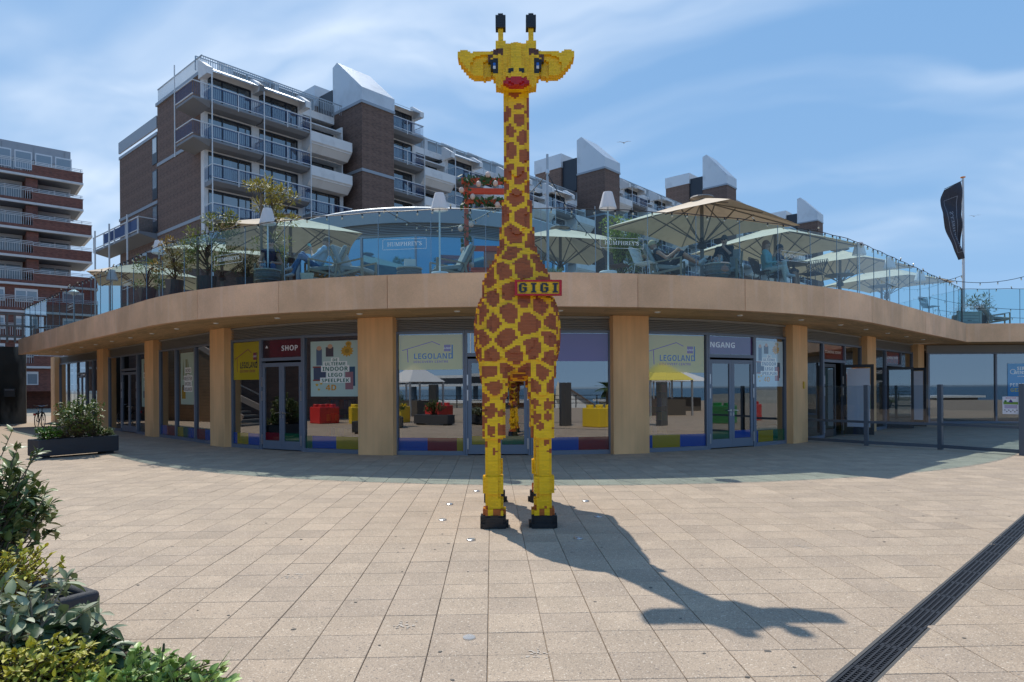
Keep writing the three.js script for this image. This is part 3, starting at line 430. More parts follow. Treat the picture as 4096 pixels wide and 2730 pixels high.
// ---------------------------------------------------------------- terrace: balustrade, lights, parasols, furniture, people
const atX = (px, d) => (px - 2048) / 2660 * d;                  // sideways place of something seen at that column, d metres off
const RG2 = RF - 0.13, GB = FTOP + 0.02, GT = 5.88;
{
  const b = thing('glass_balustrade', 'frameless glass balustrade along the curved terrace edge', 'balustrade');
  const steelEdge = std(0.20, 0.27, 0.32, 0.25, { metalness: 0.6 });
  const us = []; for (let k = -10; k <= 8; k++) us.push((2.99 + 4.83 * k) * Math.PI / 180 * RW); let u = us[0]; while (u - 1.28 > UEND_L) us.unshift(u -= 1.28); u = us[us.length - 1]; while (u + 1.28 < UEND_R - 0.3) us.push(u += 1.28); us.push(UEND_R - 0.12);
  const name = canvasTex(512, 128, (x, w, h) => { x.clearRect(0, 0, w, h); x.strokeStyle = '#e6f0f0'; x.lineWidth = 4; x.strokeRect(4, 6, w - 8, h - 12); x.fillStyle = '#e6f0f0'; x.font = '62px serif'; x.textAlign = 'center'; x.fillText("HUMPHREY'S", w / 2, 84, 420); });
  const ink = new THREE.MeshStandardMaterial({ map: name, transparent: true, roughness: 0.8 });
  const panel = (A, B, word) => {
    const g = sub('glass_panel', b); const P = (p, y) => p.clone().setY(y), d = B.clone().sub(A).normalize(), a = A.clone().addScaledVector(d, 0.008), c = B.clone().addScaledVector(d, -0.008);
    new MB().quad(P(a, GB), P(c, GB), P(c, GT), P(a, GT)).build('pane', M.railGlass, g); new MB().beam(P(A, GB), P(A, GT), 0.012, 0.022).build('edge', steelEdge, g);
    if (word) { const n = V(d.z, 0, -d.x).multiplyScalar(-0.006), q = (f, y) => A.clone().lerp(B, f).add(n).setY(y); new MB().quad(q(0.08, 5.0), q(0.92, 5.0), q(0.92, 5.26), q(0.08, 5.26), [0, 0], [1, 0], [1, 1], [0, 1]).build('lettering', ink, g); }
  };
  const words = [-7.0, -1.9, 2.9, 7.3, 13.5, -13, -20];
  for (let i = 0; i + 1 < us.length; i++) panel(curvePt(RG2, us[i], 0), curvePt(RG2, us[i + 1], 0), words.some((w) => w > us[i] && w <= us[i + 1]));
  const [gx, gd] = onCurve(RG2, UEND_R - 0.12); for (let k = 0; k < 8; k++) panel(V(gx + k * 1.32, 0, -WING - 0.15), V(gx + (k + 1) * 1.32, 0, -WING - 0.15), k === 0 || k === 4);
  new MB().beam(V(gx, GB, -gd - 0.02), V(gx, GT + 0.02, -gd - 0.02), 0.05, 0.05).build('corner_post', M.darkFrame, b);
}
// festoon lights: a cable with hanging lamps
const bulbG = new MB().lathe(0, 0, 0, [[0, -0.062], [0.014, -0.058], [0.024, -0.038], [0.022, -0.018], [0.012, 0]], 8).geo();
const bulbM = phys(0.86, 0.80, 0.66, 0.06, { transmission: 0.55, thickness: 0, ior: 1.6 });
function festoon(pts, gap, label, group, seed, upright = 0) {
  const t = thing('string_lights', label, 'string lights', [0, 0, 0], 0, group), R = rng(seed), c = new MB().path(pts, 0.011, 4); const bulbs = []; let run = 0;
  for (let i = 0; i + 1 < pts.length; i++) { const L = pts[i].distanceTo(pts[i + 1]); while (run < L) { bulbs.push(pts[i].clone().lerp(pts[i + 1], run / L)); run += gap * (0.8 + 0.4 * R()); } run -= L; }
  for (const p of bulbs) { const up = R() < upright ? 1 : -1, tilt = (R() - 0.5) * (up > 0 ? 1.2 : 0.5); const q = V(Math.sin(tilt) * 0.055, up * Math.cos(tilt) * 0.055, (R() - 0.5) * 0.03); c.tube(p, p.clone().add(q), 0.016, 0.019, 6); const o = mesh('bulb', bulbG, bulbM, t); o.position.copy(p).add(q); o.rotation.set(0, 0, up > 0 ? Math.PI - tilt : tilt); }
  c.build('cable', M.black, t); return t;
}
const hang = (a, b, sag, n = 16) => Array.from({ length: n + 1 }, (_, i) => { const f = i / n; return a.clone().lerp(b, f).add(V(0, -sag * 4 * f * (1 - f), 0)); });
{
  const p = []; for (let i = 0; i <= 150; i++) { const u = UEND_L + 0.3 + (UEND_R - UEND_L - 0.5) * i / 150; p.push(curvePt(RG2, u, GT + 0.025 + 0.012 * Math.sin(i * 1.7))); }
  festoon(p, 0.46, 'black cable with clear bulbs laid along the top of the curved glass', null, 4, 0.22);
  const w = []; const [gx] = onCurve(RG2, UEND_R - 0.12); for (let i = 0; i <= 20; i++) w.push(V(gx + i * 0.52, GT + 0.02 + 0.01 * Math.sin(i * 2), -WING - 0.15)); festoon(w, 0.75, 'black cable with bulbs along the straight glass beside the flagpole', null, 5, 0.25);
  const mast = V(atX(2195, 19.2), 7.95, -19.2), flagTop = V(atX(3851, 29.6), 6.65, -29.6);
  festoon(hang(mast, V(atX(1985, 19), 6.9, -19), 0.25, 8).concat(hang(V(atX(1985, 19), 6.9, -19), V(atX(1540, 18.6), 6.78, -18.6), 0.55, 14).slice(1)), 0.34, 'drooping bulb string between the orange swing frame and the mast', null, 6);
  festoon(hang(mast, V(atX(2440, 17.5), 5.3, -17.5), 0.25), 0.42, 'bulb string falling steeply from the mast towards the parasols', null, 7);
  festoon(hang(flagTop, V(atX(3640, 27), 5.95, -27), 0.15, 8), 0.7, 'bulb string tied below the black banner', null, 8);
  festoon(hang(V(atX(3760, 26.8), 6.1, -26.8), V(atX(4300, 26.5), 6.9, -26.5), 0.55, 14), 0.8, 'upper of two bulb strings sagging past the flagpole', null, 9);
  festoon(hang(V(atX(3780, 29), 5.75, -30), V(atX(4250, 30), 5.3, -31), 0.2, 12), 0.8, 'low bulb string strung behind the straight glass', null, 10);
  festoon(hang(V(atX(3800, 30), 5.3, -31), V(atX(4250, 31), 4.95, -32), 0.1, 12), 0.8, 'lowest bulb string behind the wooden crate planter', null, 11);
  const m = thing('steel_mast', 'plain grey steel mast carrying bulb strings behind the giraffe neck', 'mast', [mast.x, FLOOR, mast.z]); new MB().tube(V(0, 0, 0), V(0, 4.05, 0), 0.042, 0.036, 8).build('pole', M.galv, m); new MB().tube(V(0, 3.5, 0), V(0, 3.6, 0), 0.055, 0.055, 8).build('clamp', M.steel, m);
}
// ---- floor lamps
{
  const t = thing('floor_lamp', 'white floor lamp with tapered shade behind the terrace glass', 'lamp', [0, 0, 0], 0, 'white floor lamps along the terrace glass');
  new MB().lathe(0, 0, 0, [[0.21, 0], [0.215, 0.06], [0.20, 0.085], [0, 0.09]], 20).build('base', M.white, t); new MB().tube(V(0, 0.08, 0), V(0, 1.72, 0), 0.021, 0.021, 8).build('stem', M.white, t);
  new MB().lathe(0, 0, 0, [[0.205, 1.58], [0.21, 1.6], [0.118, 1.96], [0.108, 1.985], [0, 1.99]], 22).build('shade', phys(0.80, 0.77, 0.77, 0.85, { transmission: 0.3, thickness: 0, side: THREE.DoubleSide }), t);
  const L = [[638, 20.8, 'in front of a reddish bush'], [450, 25.8, 'above the far end of the curved glass'], [1074, 17.2, 'beside the man in a dark shirt'], [1762, 15.95, 'between two empty lounge chairs'], [2436, 15.95, 'beside the white rope chair'], [3441, 21.7, 'behind the black lattice armchair'], [3562, 24.2, 'among empty tables by the long parasol row'], [3684, 27.1, 'close to the glass corner by the flagpole']];
  L.forEach(([px, d, w], i) => { const lb = 'white floor lamp with tapered shade ' + w, p = [atX(px, d), FLOOR, -d]; if (i) copyOf(t, lb, p); else { t.position.set(...p); t.userData.label = lb; } });
}
// ---- parasols
{
  const cloth = phys(0.66, 0.52, 0.37, 0.95, { transmission: 0.12, thickness: 0, side: THREE.DoubleSide, map: rep(mottle, 1.5) }), pole = std(0.22, 0.20, 0.185, 0.5), fit = std(0.03, 0.03, 0.032, 0.5);
  function make(lb) {
    const t = thing('parasol', lb, 'parasol', [0, 0, 0], 0, 'square parasols on the terrace'), S = 1.95, top = 2.64, low = 1.90;
    const N = 8, c = new MB(); for (let q = 0; q < 4; q++) { const a = q * Math.PI / 2, P = (f, g) => { const e = S * (1 - 0.035 * (1 - g * g)), x = f * g * e, z = f * e, y = top - (top - low) * f - 0.03 * Math.sin(Math.PI * f) * (1 - g * g) - 0.06 * f * f * g * g; return V(x * Math.cos(a) + z * Math.sin(a), y, -x * Math.sin(a) + z * Math.cos(a)); }; for (let i = 0; i < N; i++) for (let j = 0; j < N; j++) { const f0 = i / N, f1 = (i + 1) / N, g0 = -1 + 2 * j / N, g1 = -1 + 2 * (j + 1) / N; if (i) c.quad(P(f1, g0), P(f1, g1), P(f0, g1), P(f0, g0)); else c.tri(P(f1, g0), P(f1, g1), P(0, 0)); } }
    c.build('canopy', cloth, t);
    new MB().lathe(0, top, 0, [[0.34, 0.0], [0.32, 0.035], [0.1, 0.06], [0, 0.062]], 14).build('vent_cap', pole, t);
    new MB().tube(V(0, 0, 0), V(0, top, 0), 0.055, 0.05, 10).build('mast', pole, t); new MB().lathe(0, 1.3, 0, [[0.06, -0.1], [0.13, -0.08], [0.13, 0.02], [0.08, 0.1], [0.06, 0.22]], 10).build('runner', fit, t); new MB().box(0, 0.05, 0, 0.9, 0.1, 0.9).build('base', M.greyWood, t);
    for (let k = 0; k < 8; k++) { const a = k * Math.PI / 4, L = k % 2 ? S * 1.36 : S * 0.96, d = V(Math.sin(a), 0, Math.cos(a)), end = d.clone().multiplyScalar(L * 0.97).setY(low - (k % 2 ? 0.09 : 0.03)), mid = d.clone().multiplyScalar(L * 0.55).setY(mix(top, low, 0.55) - (k % 2 ? 0.07 : 0.09)); new MB().beam(V(0, top - 0.08, 0), end, 0.022, 0.03).build('rib', pole, t); new MB().beam(V(d.x * 0.1, 1.4, d.z * 0.1), mid, 0.024, 0.03).build('strut', pole, t); }
    return t;
  }
  const P = [[1165, 20.6, 0.35, 'over the reading woman and the man in a dark shirt'], [2812, 18.9, 0.75, 'over the reclining blonde woman, tallest of the row'], [2245, 22.3, 0.3, 'beside the giraffe neck and the mast'], [3105, 22.2, 0.55, 'over the couple at the round table'], [3364, 26.1, 0.6, 'over the empty tables'], [3551, 29.9, 0.55, 'at the end of the row near the flagpole'], [890, 23.9, 0.5, 'behind the olive leaved shrubs'], [590, 27.9, 0.45, 'by the balcony of the red brick flats']];
  let t0; P.forEach(([px, d, a, w], i) => { const lb = 'beige square parasol ' + w, p = [atX(px, d), FLOOR + 0.02, -d]; if (!i) { t0 = make(lb); t0.position.set(...p); t0.rotation.y = a; } else copyOf(t0, lb, p, a, 1); });
}
// ---- round upper pavilion with blue glass
{
  const cx = -3.3, cd = 28.7, R1 = 5.7, t = thing('glass_rotunda', 'round glazed restaurant on the terrace with grey louvred roof edge', 'building', [cx, 0, -cd]);
  const ring = (mb, r0, y0, r1, y1, n = 40) => mb.lathe(0, 0, 0, [[r0, y0], [r1, y1]], n);
  const metal = std(0.26, 0.31, 0.36, 0.5, { metalness: 0.3 });
  new MB().lathe(0, 0, 0, [[R1 + 0.25, 7.45], [R1 + 0.28, 7.95], [R1 + 0.2, 8.0], [0, 8.05]], 48).build('roof_fascia', metal, t);
  for (let k = 0; k < 6; k++) new MB().lathe(0, 0, 0, [[R1 - 0.02, 7.12 + k * 0.055], [R1 + 0.1, 7.12 + k * 0.055], [R1 + 0.1, 7.135 + k * 0.055], [R1 - 0.02, 7.16 + k * 0.055]], 48).build('louvre', metal, t);
  new MB().lathe(0, 0, 0, [[R1 - 0.05, 7.1], [R1 - 0.05, 7.5]], 40).build('louvre_back', M.louvre, t);
  const n = 18; for (let k = 0; k < n; k++) { const a0 = k / n * 6.2832, a1 = (k + 1) / n * 6.2832, P = (a, y, r = R1) => V(Math.sin(a) * r, y, Math.cos(a) * r); const w = sub('window', t); new MB().quad(P(a0, FLOOR), P(a1, FLOOR), P(a1, 7.05), P(a0, 7.05)).build('pane', M.blueGlass ||= phys(0.10, 0.30, 0.46, 0.02, { metalness: 0.55, clearcoat: 1 }), w); new MB().beam(P(a0, FLOOR, R1 + 0.02), P(a0, 7.08, R1 + 0.02), 0.07, 0.07).build('mullion', metal, w); new MB().beam(P(a0, 7.08, R1 + 0.02), P(a1, 7.08, R1 + 0.02), 0.07, 0.08).build('head', metal, w); }
  const an = sub('glazed_annex', t); for (let k = 0; k < 4; k++) new MB().quad(V(4.2 + k * 1.2, FLOOR, -1.6), V(5.4 + k * 1.2, FLOOR, -1.6), V(5.4 + k * 1.2, 5.9, -1.6), V(4.2 + k * 1.2, 5.9, -1.6)).build('pane', M.blueGlass, an); new MB().span(4.2, 9.0, 5.9, 6.15, -4, -1.5).build('roof_edge', metal, an);
}
// ---- furniture prototypes
const grey = std(0.30, 0.31, 0.30, 0.9, { map: rep(mottle, 0.5) }), rope = std(0.66, 0.66, 0.64, 0.7), blackM = std(0.02, 0.022, 0.026, 0.45);
function loungeChair(label, group) {                            // faces +z
  const t = thing('lounge_chair', label, 'chair', [0, 0, 0], 0, group);
  const s = new MB(); for (let k = 0; k < 6; k++) s.beam(V(-0.3, 0.3 - k * 0.018, 0.30 - k * 0.12), V(0.3, 0.3 - k * 0.018, 0.30 - k * 0.12), 0.02, 0.07, V(0, 0, 1)); s.build('seat_slats', M.teak, t);
  for (const x of [-0.34, 0.34]) { new MB().beam(V(x, 0.56, 0.36), V(x, 0.46, -0.42), 0.055, 0.03).build('armrest', M.teak, t); new MB().beam(V(x, 0, 0.34), V(x, 0.55, 0.34), 0.05, 0.05).build('leg', M.teak, t); new MB().beam(V(x, 0, -0.45), V(x, 0.47, -0.38), 0.05, 0.05).build('leg', M.teak, t); new MB().beam(V(x * 0.92, 0.18, -0.28), V(x * 0.92, 0.92, -0.66), 0.045, 0.05).build('back_post', M.teak, t); new MB().beam(V(x, 0.29, 0.34), V(x, 0.17, -0.42), 0.04, 0.06).build('side_rail', M.teak, t); }
  const cu = new MB(); cu.add(new RoundedBoxGeometry(0.58, 0.12, 0.62, 2, 0.04), new THREE.Matrix4().makeRotationX(0.15).setPosition(0, 0.34, 0.03)); cu.build('seat_cushion', grey, t);
  const cb = new MB(); cb.add(new RoundedBoxGeometry(0.58, 0.80, 0.11, 2, 0.04), new THREE.Matrix4().makeRotationX(-0.46).setPosition(0, 0.62, -0.42)); cb.build('back_cushion', grey, t); return t;
}
function ropeChair(label, m, cat = 'chair') {
  const t = thing('rope_chair', label, cat); const s = new MB();
  for (let i = 0; i < 9; i++) { const f = i / 8; s.beam(V(-0.24, 0.44 + 0.02 * Math.cos(f * 3), 0.22 - f * 0.42), V(0.24, 0.44 + 0.02 * Math.cos(f * 3), 0.22 - f * 0.42), 0.014, 0.014); s.beam(V(-0.24 + f * 0.48, 0.45, 0.22), V(-0.24 + f * 0.48, 0.45, -0.2), 0.014, 0.014); } s.build('seat', m, t);
  const b = new MB(); for (let i = 0; i < 11; i++) { const a = -0.27 + i * 0.054; b.beam(V(a * 0.8, 0.47, -0.2), V(a + 0.05, 0.86 - Math.abs(a) * 0.1, -0.32), 0.012, 0.012); b.beam(V(a * 0.8, 0.47, -0.2), V(a - 0.05, 0.86 - Math.abs(a) * 0.1, -0.32), 0.012, 0.012); } b.path([V(-0.22, 0.45, -0.2), V(-0.3, 0.86, -0.3), V(0, 0.88, -0.35), V(0.3, 0.86, -0.3), V(0.22, 0.45, -0.2)], 0.014, 5); b.build('backrest', m, t);
  for (const [x, z] of [[-0.2, 0.2], [0.2, 0.2], [-0.2, -0.18], [0.2, -0.18]]) new MB().tube(V(x, 0.44, z), V(x * 1.25, 0, z * 1.3), 0.011, 0.011, 5).build('leg', m, t); return t;
}
function roundTable(label, h, r, topM, legM) { const t = thing('round_table', label, 'table'); new MB().lathe(0, 0, 0, [[0, h - 0.03], [r - 0.02, h - 0.03], [r, h - 0.02], [r, h], [0, h + 0.001]], 28).build('table_top', topM, t); new MB().tube(V(0, 0.03, 0), V(0, h - 0.03, 0), 0.04, 0.035, 10).build('stem', legM, t); new MB().lathe(0, 0, 0, [[0.26, 0], [0.25, 0.025], [0.05, 0.045]], 16).build('foot', legM, t); return t; }
function barrel(label) { const t = thing('barrel_table', label, 'table'); new MB().lathe(0, 0, 0, [[0.24, 0], [0.33, 0.17], [0.30, 0.33]], 18).build('staves', M.greyWood, t); new MB().lathe(0, 0.33, 0, [[0.30, 0], [0.33, 0.01], [0.33, 0.035], [0, 0.036]], 18).build('table_top', std(0.42, 0.42, 0.40, 0.7), t); for (const y of [0.09, 0.25]) new MB().lathe(0, y, 0, [[0.302, -0.015], [0.325, 0], [0.302, 0.015]], 18).build('hoop', M.galv, t); return t; }
function lantern(label) { const t = thing('table_lantern', label, 'lantern', [0, 0, 0], 0, 'small glass lanterns on the terrace tables'); new MB().lathe(0, 0, 0, [[0.06, 0], [0.062, 0.1], [0.045, 0.15], [0, 0.165]], 12).build('glass_dome', phys(0.85, 0.85, 0.85, 0.03, { transmission: 0.85, thickness: 0 }), t); new MB().lathe(0, 0, 0, [[0.035, 0.005], [0.03, 0.07], [0, 0.075]], 10).build('candle', std(0.6, 0.12, 0.04, 0.6), t); return t; }
const put = (o, px, d, y = FLOOR, turn = 0) => { o.position.set(atX(px, d), y, -d); o.rotation.y = turn; return o; };
put(loungeChair('wooden lounge chair holding the reading woman in a blue shirt'), 1285, 17.0, FLOOR, -1.15);
put(loungeChair('empty wooden lounge chair with tall grey cushion near the rotunda glass'), 1432, 17.0, FLOOR, 1.25);
put(loungeChair('empty wooden lounge chair, grey back cushion turned to the white lamp'), 1790, 17.0, FLOOR, -1.2);
put(loungeChair('wooden lounge chair holding the reclining blonde woman'), 2680, 17.1, FLOOR, 1.2);
put(loungeChair('wooden lounge chair holding the man in black'), 2905, 17.4, FLOOR, -0.5);
put(loungeChair('wooden lounge chair holding the man in a dark shirt'), 1085, 17.6, FLOOR, 0.2);
put(ropeChair('white rope chair under the round bistro table', rope), 2585, 16.9, FLOOR, 0.9);
put(ropeChair('brown rope chair beside the white lamp base', std(0.16, 0.10, 0.075, 0.8)), 2475, 17.2, FLOOR, 1.0);
put(ropeChair('black lattice armchair next to the couple', blackM), 3250, 18.6, FLOOR, -0.9);
put(ropeChair('brown chair under the woman in a teal blouse', std(0.14, 0.08, 0.06, 0.7)), 3060, 18.3, FLOOR, 0.8);
put(ropeChair('dark chair under the man in a cap', blackM), 3118, 18.9, FLOOR, 0.4);
put(roundTable('round bistro table with brown stem beside the white rope chair', 0.76, 0.38, std(0.36, 0.30, 0.24, 0.6), std(0.09, 0.055, 0.03, 0.6)), 2628, 17.4);
put(roundTable('round dark table in front of the couple', 0.75, 0.42, std(0.20, 0.14, 0.09, 0.5), blackM), 3178, 18.7);
put(roundTable('empty round table behind the black lattice armchair', 0.75, 0.42, std(0.20, 0.17, 0.14, 0.5), blackM), 3360, 20.6);
put(roundTable('empty round table with a lantern close to the glass corner', 0.75, 0.42, std(0.20, 0.17, 0.14, 0.5), blackM), 3530, 22.9);
put(barrel('low barrel table with a menu box between the empty lounge chairs'), 1640, 16.9); put(barrel('low barrel table with bottles beside the man in a dark shirt'), 1072, 17.05); put(barrel('low barrel table with a lantern at the feet of the blonde woman'), 2872, 16.6);
put(lantern('glass lantern with red candle on the barrel table by the blonde woman'), 2868, 16.5, FLOOR + 0.37); put(lantern('glass lantern with red candle on the barrel table by the white lamp'), 1048, 16.95, FLOOR + 0.37); put(lantern('glass lantern on the round bistro table'), 2636, 17.35, FLOOR + 0.765); put(lantern('glass lantern on the empty round table behind the armchair'), 3394, 20.6, FLOOR + 0.755); put(lantern('glass lantern on the round table by the glass corner'), 3552, 22.9, FLOOR + 0.755);
{ const m = new MB().span(-0.14, 0.14, 0, 0.2, -0.1, 0.1).build('menu_box', std(0.6, 0.6, 0.58, 0.6)); tag(m, 'white menu box standing on the barrel table', 'box'); put(m, 1642, 16.85, FLOOR + 0.37, 0.2); }
for (const [px, d, y, lb] of [[1062, 17.0, 0.37, 'clear water bottle beside the lantern on the barrel table'], [2890, 16.6, 0.37, 'small clear bottle beside the lantern near the blonde woman'], [3150, 18.6, 0.755, 'clear glass bottle on the round dark table of the couple']]) { const b = new MB().lathe(0, 0, 0, [[0, 0], [0.032, 0.002], [0.033, 0.13], [0.013, 0.17], [0.013, 0.21], [0, 0.212]], 10).build('bottle', phys(0.75, 0.82, 0.84, 0.05, { transmission: 0.8, thickness: 0 })); tag(b, lb, 'bottle'); put(b, px, d, FLOOR + y); }
{ // orange swing frame wound with ivy and paper balls
  const t = thing('swing_frame', 'orange timber swing frame wound with ivy and pale ball lights', 'swing', [0, FLOOR, 0]); put(t, 1960, 18.2, FLOOR, 0.08); t.scale.y = 1.13; const or = std(0.62, 0.085, 0.025, 0.6, { map: rep(mottle, 0.7) });
  for (const x of [-0.62, 0.62]) for (const z of [-0.45, 0.45]) new MB().beam(V(x, 0, z), V(x, 2.55, z), 0.11, 0.11).build('post', or, t);
  for (const z of [-0.45, 0.45]) new MB().beam(V(-0.75, 2.5, z), V(0.95, 2.5, z), 0.11, 0.13).build('beam', or, t); for (const x of [-0.62, 0.62]) { new MB().beam(V(x, 2.2, -0.45), V(x, 2.2, 0.45), 0.08, 0.1).build('brace', or, t); }
  new MB().beam(V(-0.6, 2.02, 0.45), V(0.6, 2.02, 0.45), 0.08, 0.10).build('brace', or, t); new MB().beam(V(-0.6, 0.92, 0.4), V(0.6, 0.92, 0.4), 0.07, 0.12).build('seat_back', or, t); new MB().span(-0.5, 0.5, 0.42, 0.48, -0.3, 0.35).build('seat', or, t); new MB().span(-0.16, 0.5, 0.48, 0.9, 0.33, 0.38).build('seat_panel', std(0.45, 0.2, 0.14, 0.7), t);
  const R = rng(31), ivy = []; const ways = [[V(-0.62, 0.1, 0.5), V(-0.62, 2.5, 0.52)], [V(-0.7, 2.5, 0.5), V(0.9, 2.52, 0.5)], [V(0.62, 0.4, 0.5), V(0.62, 2.5, 0.5)], [V(-0.6, 2.02, 0.5), V(0.6, 2.0, 0.5)]];
  for (const [a, b] of ways) for (let i = 0; i < 130; i++) { const p = a.clone().lerp(b, R()).add(V((R() - 0.5) * 0.26, (R() - 0.5) * 0.2, (R() - 0.5) * 0.16)); ivy.push([p, 0.05 + R() * 0.04]); }
  t.userData.ivy = 1; delete t.userData.ivy; const lv = new MB(); for (const [p, s] of ivy) { const a = V(R() - 0.5, R() - 0.5, R() - 0.5).normalize().multiplyScalar(s), b = V(R() - 0.5, R() - 0.5, R() - 0.5).normalize().multiplyScalar(s * 0.7); lv.quad(p.clone().sub(a), p.clone().add(b), p.clone().add(a), p.clone().sub(b)); } lv.build('ivy', phys(0.05, 0.11, 0.03, 0.6, { transmission: 0.2, thickness: 0, side: THREE.DoubleSide }), t).userData.kind = 'stuff';
  const ball = new THREE.SphereGeometry(0.07, 14, 10), bm = std(0.72, 0.50, 0.40, 0.6); for (const [x, y] of [[-0.72, 0.85], [-0.78, 1.35], [-0.5, 1.45], [-0.46, 2.1], [-0.75, 2.25], [-0.3, 2.4], [-0.05, 2.62], [0.15, 2.42], [0.2, 1.92], [-0.5, 0.5]]) { const o = mesh('ball_light', ball, bm, t); o.position.set(x, y, 0.58); }
  const pot = thing('wooden_pot', 'whitewashed wooden tub at the foot of the swing frame', 'tub'); put(pot, 1868, 17.5); new MB().lathe(0, 0, 0, [[0.17, 0], [0.21, 0.34], [0.20, 0.36], [0.16, 0.33]], 14).build('tub', std(0.5, 0.4, 0.33, 0.8, { map: rep(mottle, 0.3) }), pot); new MB().lathe(0, 0.33, 0, [[0.212, 0], [0.215, 0.03], [0.2, 0.035]], 14).build('rim', or, pot);
}
// ---------------------------------------------------------------- apartment buildings behind
const brickTex = (r, g, b) => tex(512, 512, (u, v) => { const row = Math.floor(v * 16), e = v * 16 - row, w = u * 6 + (row % 2) * 0.5, bi = Math.floor(w), mortar = e < 0.16 || w - bi < 0.06, k = 0.72 + 0.56 * hash3(((bi % 6) + 6) % 6, row, 5), m = 0.85 + 0.3 * fbm(u * 3, v * 3, 4, 3, 3, 3); return mortar ? [0.15 * m, 0.13 * m, 0.12 * m] : [r * k * m, g * k * m, b * k * m]; });
M.brickBrown = std(1, 1, 1, 0.85, { map: rep(brickTex(0.150, 0.086, 0.064), 1.32, 1.06) });
M.brickRed = std(1, 1, 1, 0.85, { map: rep(brickTex(0.21, 0.074, 0.054), 1.32, 1.06) });
M.coping = std(0.30, 0.33, 0.37, 0.5, { metalness: 0.2 });
M.railBlue = std(0.025, 0.06, 0.17, 0.45); M.railWhite = std(0.62, 0.64, 0.66, 0.45); M.slabGrey = std(0.21, 0.225, 0.25, 0.7);
M.navyFrame = std(0.018, 0.024, 0.036, 0.4);
const corr = tex(256, 64, (u) => 0.5 + 0.5 * Math.sin(u * 2 * Math.PI * 16), false);
M.corrugated = std(0.60, 0.63, 0.67, 0.42, { metalness: 0.3, bumpMap: rep(corr, 2, 2), bumpScale: 0.02, map: rep(mottle, 6) });
M.slopeGlass = phys(0.25, 0.3, 0.34, 0.05, { metalness: 0.0, clearcoat: 1 });
M.curtain = std(0.55, 0.53, 0.48, 0.9);
{
  const ang = Math.atan2(0.742, 0.67);
  const A = thing('apartment_block', 'long brown brick apartment block with white balconies and wedge roofed stair towers', 'building', [-22.3, 0, -48.3], ang);
  const FH = 2.77, BW = 3.93;
  // shared pieces for one bay on one floor (x from 0 to BW, floor at y = 0)
  const paneG = [0, 1, 2].map((k) => { const x0 = 0.36 + k * 1.08, w = [1.0, 1.16, 0.92][k], s = [0, -0.0, 0.08][k]; return new MB().quad(V(x0 + s, 0.12, -0.10), V(x0 + s + w, 0.12, -0.10), V(x0 + s + w, 2.22, -0.10), V(x0 + s, 2.22, -0.10)).geo(); });
  const frameG = new MB().span(0.30, 0.38, 0.05, 2.3, -0.14, -0.06).span(1.36, 1.46, 0.05, 2.3, -0.14, -0.06).span(2.56, 2.66, 0.05, 2.3, -0.14, -0.06).span(3.54, 3.62, 0.05, 2.3, -0.14, -0.06).span(0.38, 3.54, 2.22, 2.34, -0.13, -0.055).span(0.38, 3.54, 0.04, 0.12, -0.13, -0.055).geo();
  const pierG = new MB().span(0, 0.3, 0, FH, -0.5, 0.02).span(BW - 0.31, BW, 0, FH, -0.5, 0.02).span(0.3, BW - 0.31, 2.34, FH, -0.4, 0.0).geo();
  const slab = (() => { const b = new MB(); const P = [[0, -0.34], [0.95, -0.34], [1.35, -0.13], [1.35, 0], [0, 0]]; const L = P.map(([z, y]) => V(0.05, y, z)), R = P.map(([z, y]) => V(BW - 0.05, y, z)); for (let i = 0; i < 5; i++) { const j = (i + 1) % 5; b.quad(L[i], R[i], R[j], L[j]); } for (let i = 1; i < 4; i++) { b.tri(L[0], L[i], L[i + 1]); b.tri(R[0], R[i + 1], R[i]); } return b.geo(); })();
  const railTop = new MB().span(0.02, BW - 0.02, 1.04, 1.10, 1.30, 1.37).span(0.02, BW - 0.02, 0.10, 0.15, 1.31, 1.36).span(BW / 2 - 0.03, BW / 2 + 0.03, -0.2, 1.04, 1.31, 1.36).span(0.02, 0.06, 1.04, 1.09, 0.05, 1.30).span(BW - 0.06, BW - 0.02, 1.04, 1.09, 0.05, 1.30).geo();
  const bars = (() => { const b = new MB(); for (let i = 0; i < 26; i++) { const x = 0.12 + i * (BW - 0.24) / 25; b.span(x - 0.012, x + 0.012, 0.15, 0.98, 1.325, 1.345); } for (let i = 0; i < 8; i++) for (const x of [0.04, BW - 0.04]) b.span(x - 0.01, x + 0.01, 0.15, 0.98, 0.1 + i * 0.16, 0.12 + i * 0.16); b.span(0.1, BW - 0.1, 0.96, 1.0, 1.32, 1.35).span(0.1, BW - 0.1, 0.15, 0.19, 1.32, 1.35); return b.geo(); })();
  const parapet = (() => { const b = new MB(); const P = [[0.0, -0.42], [0.75, -0.42], [1.45, 0.28], [1.45, 1.05], [1.33, 1.05], [1.33, 0.1], [0, 0.1]]; const L = P.map(([z, y]) => V(0.04, y, z)), R = P.map(([z, y]) => V(BW - 0.04, y, z)), n = P.length; for (let i = 0; i < n; i++) { const j = (i + 1) % n; b.quad(L[i], R[i], R[j], L[j]); } for (const [q, f] of [[L, 0], [R, 1]]) { const t = (a, c, d) => (f ? b.tri(q[a], q[d], q[c]) : b.tri(q[a], q[c], q[d])); t(0, 1, 6); t(1, 5, 6); t(1, 2, 5); t(2, 4, 5); t(2, 3, 4); } b.span(0.04, 0.14, 0.1, 1.05, 0, 1.33).span(BW - 0.14, BW - 0.04, 0.1, 1.05, 0, 1.33); return b.geo(); })();
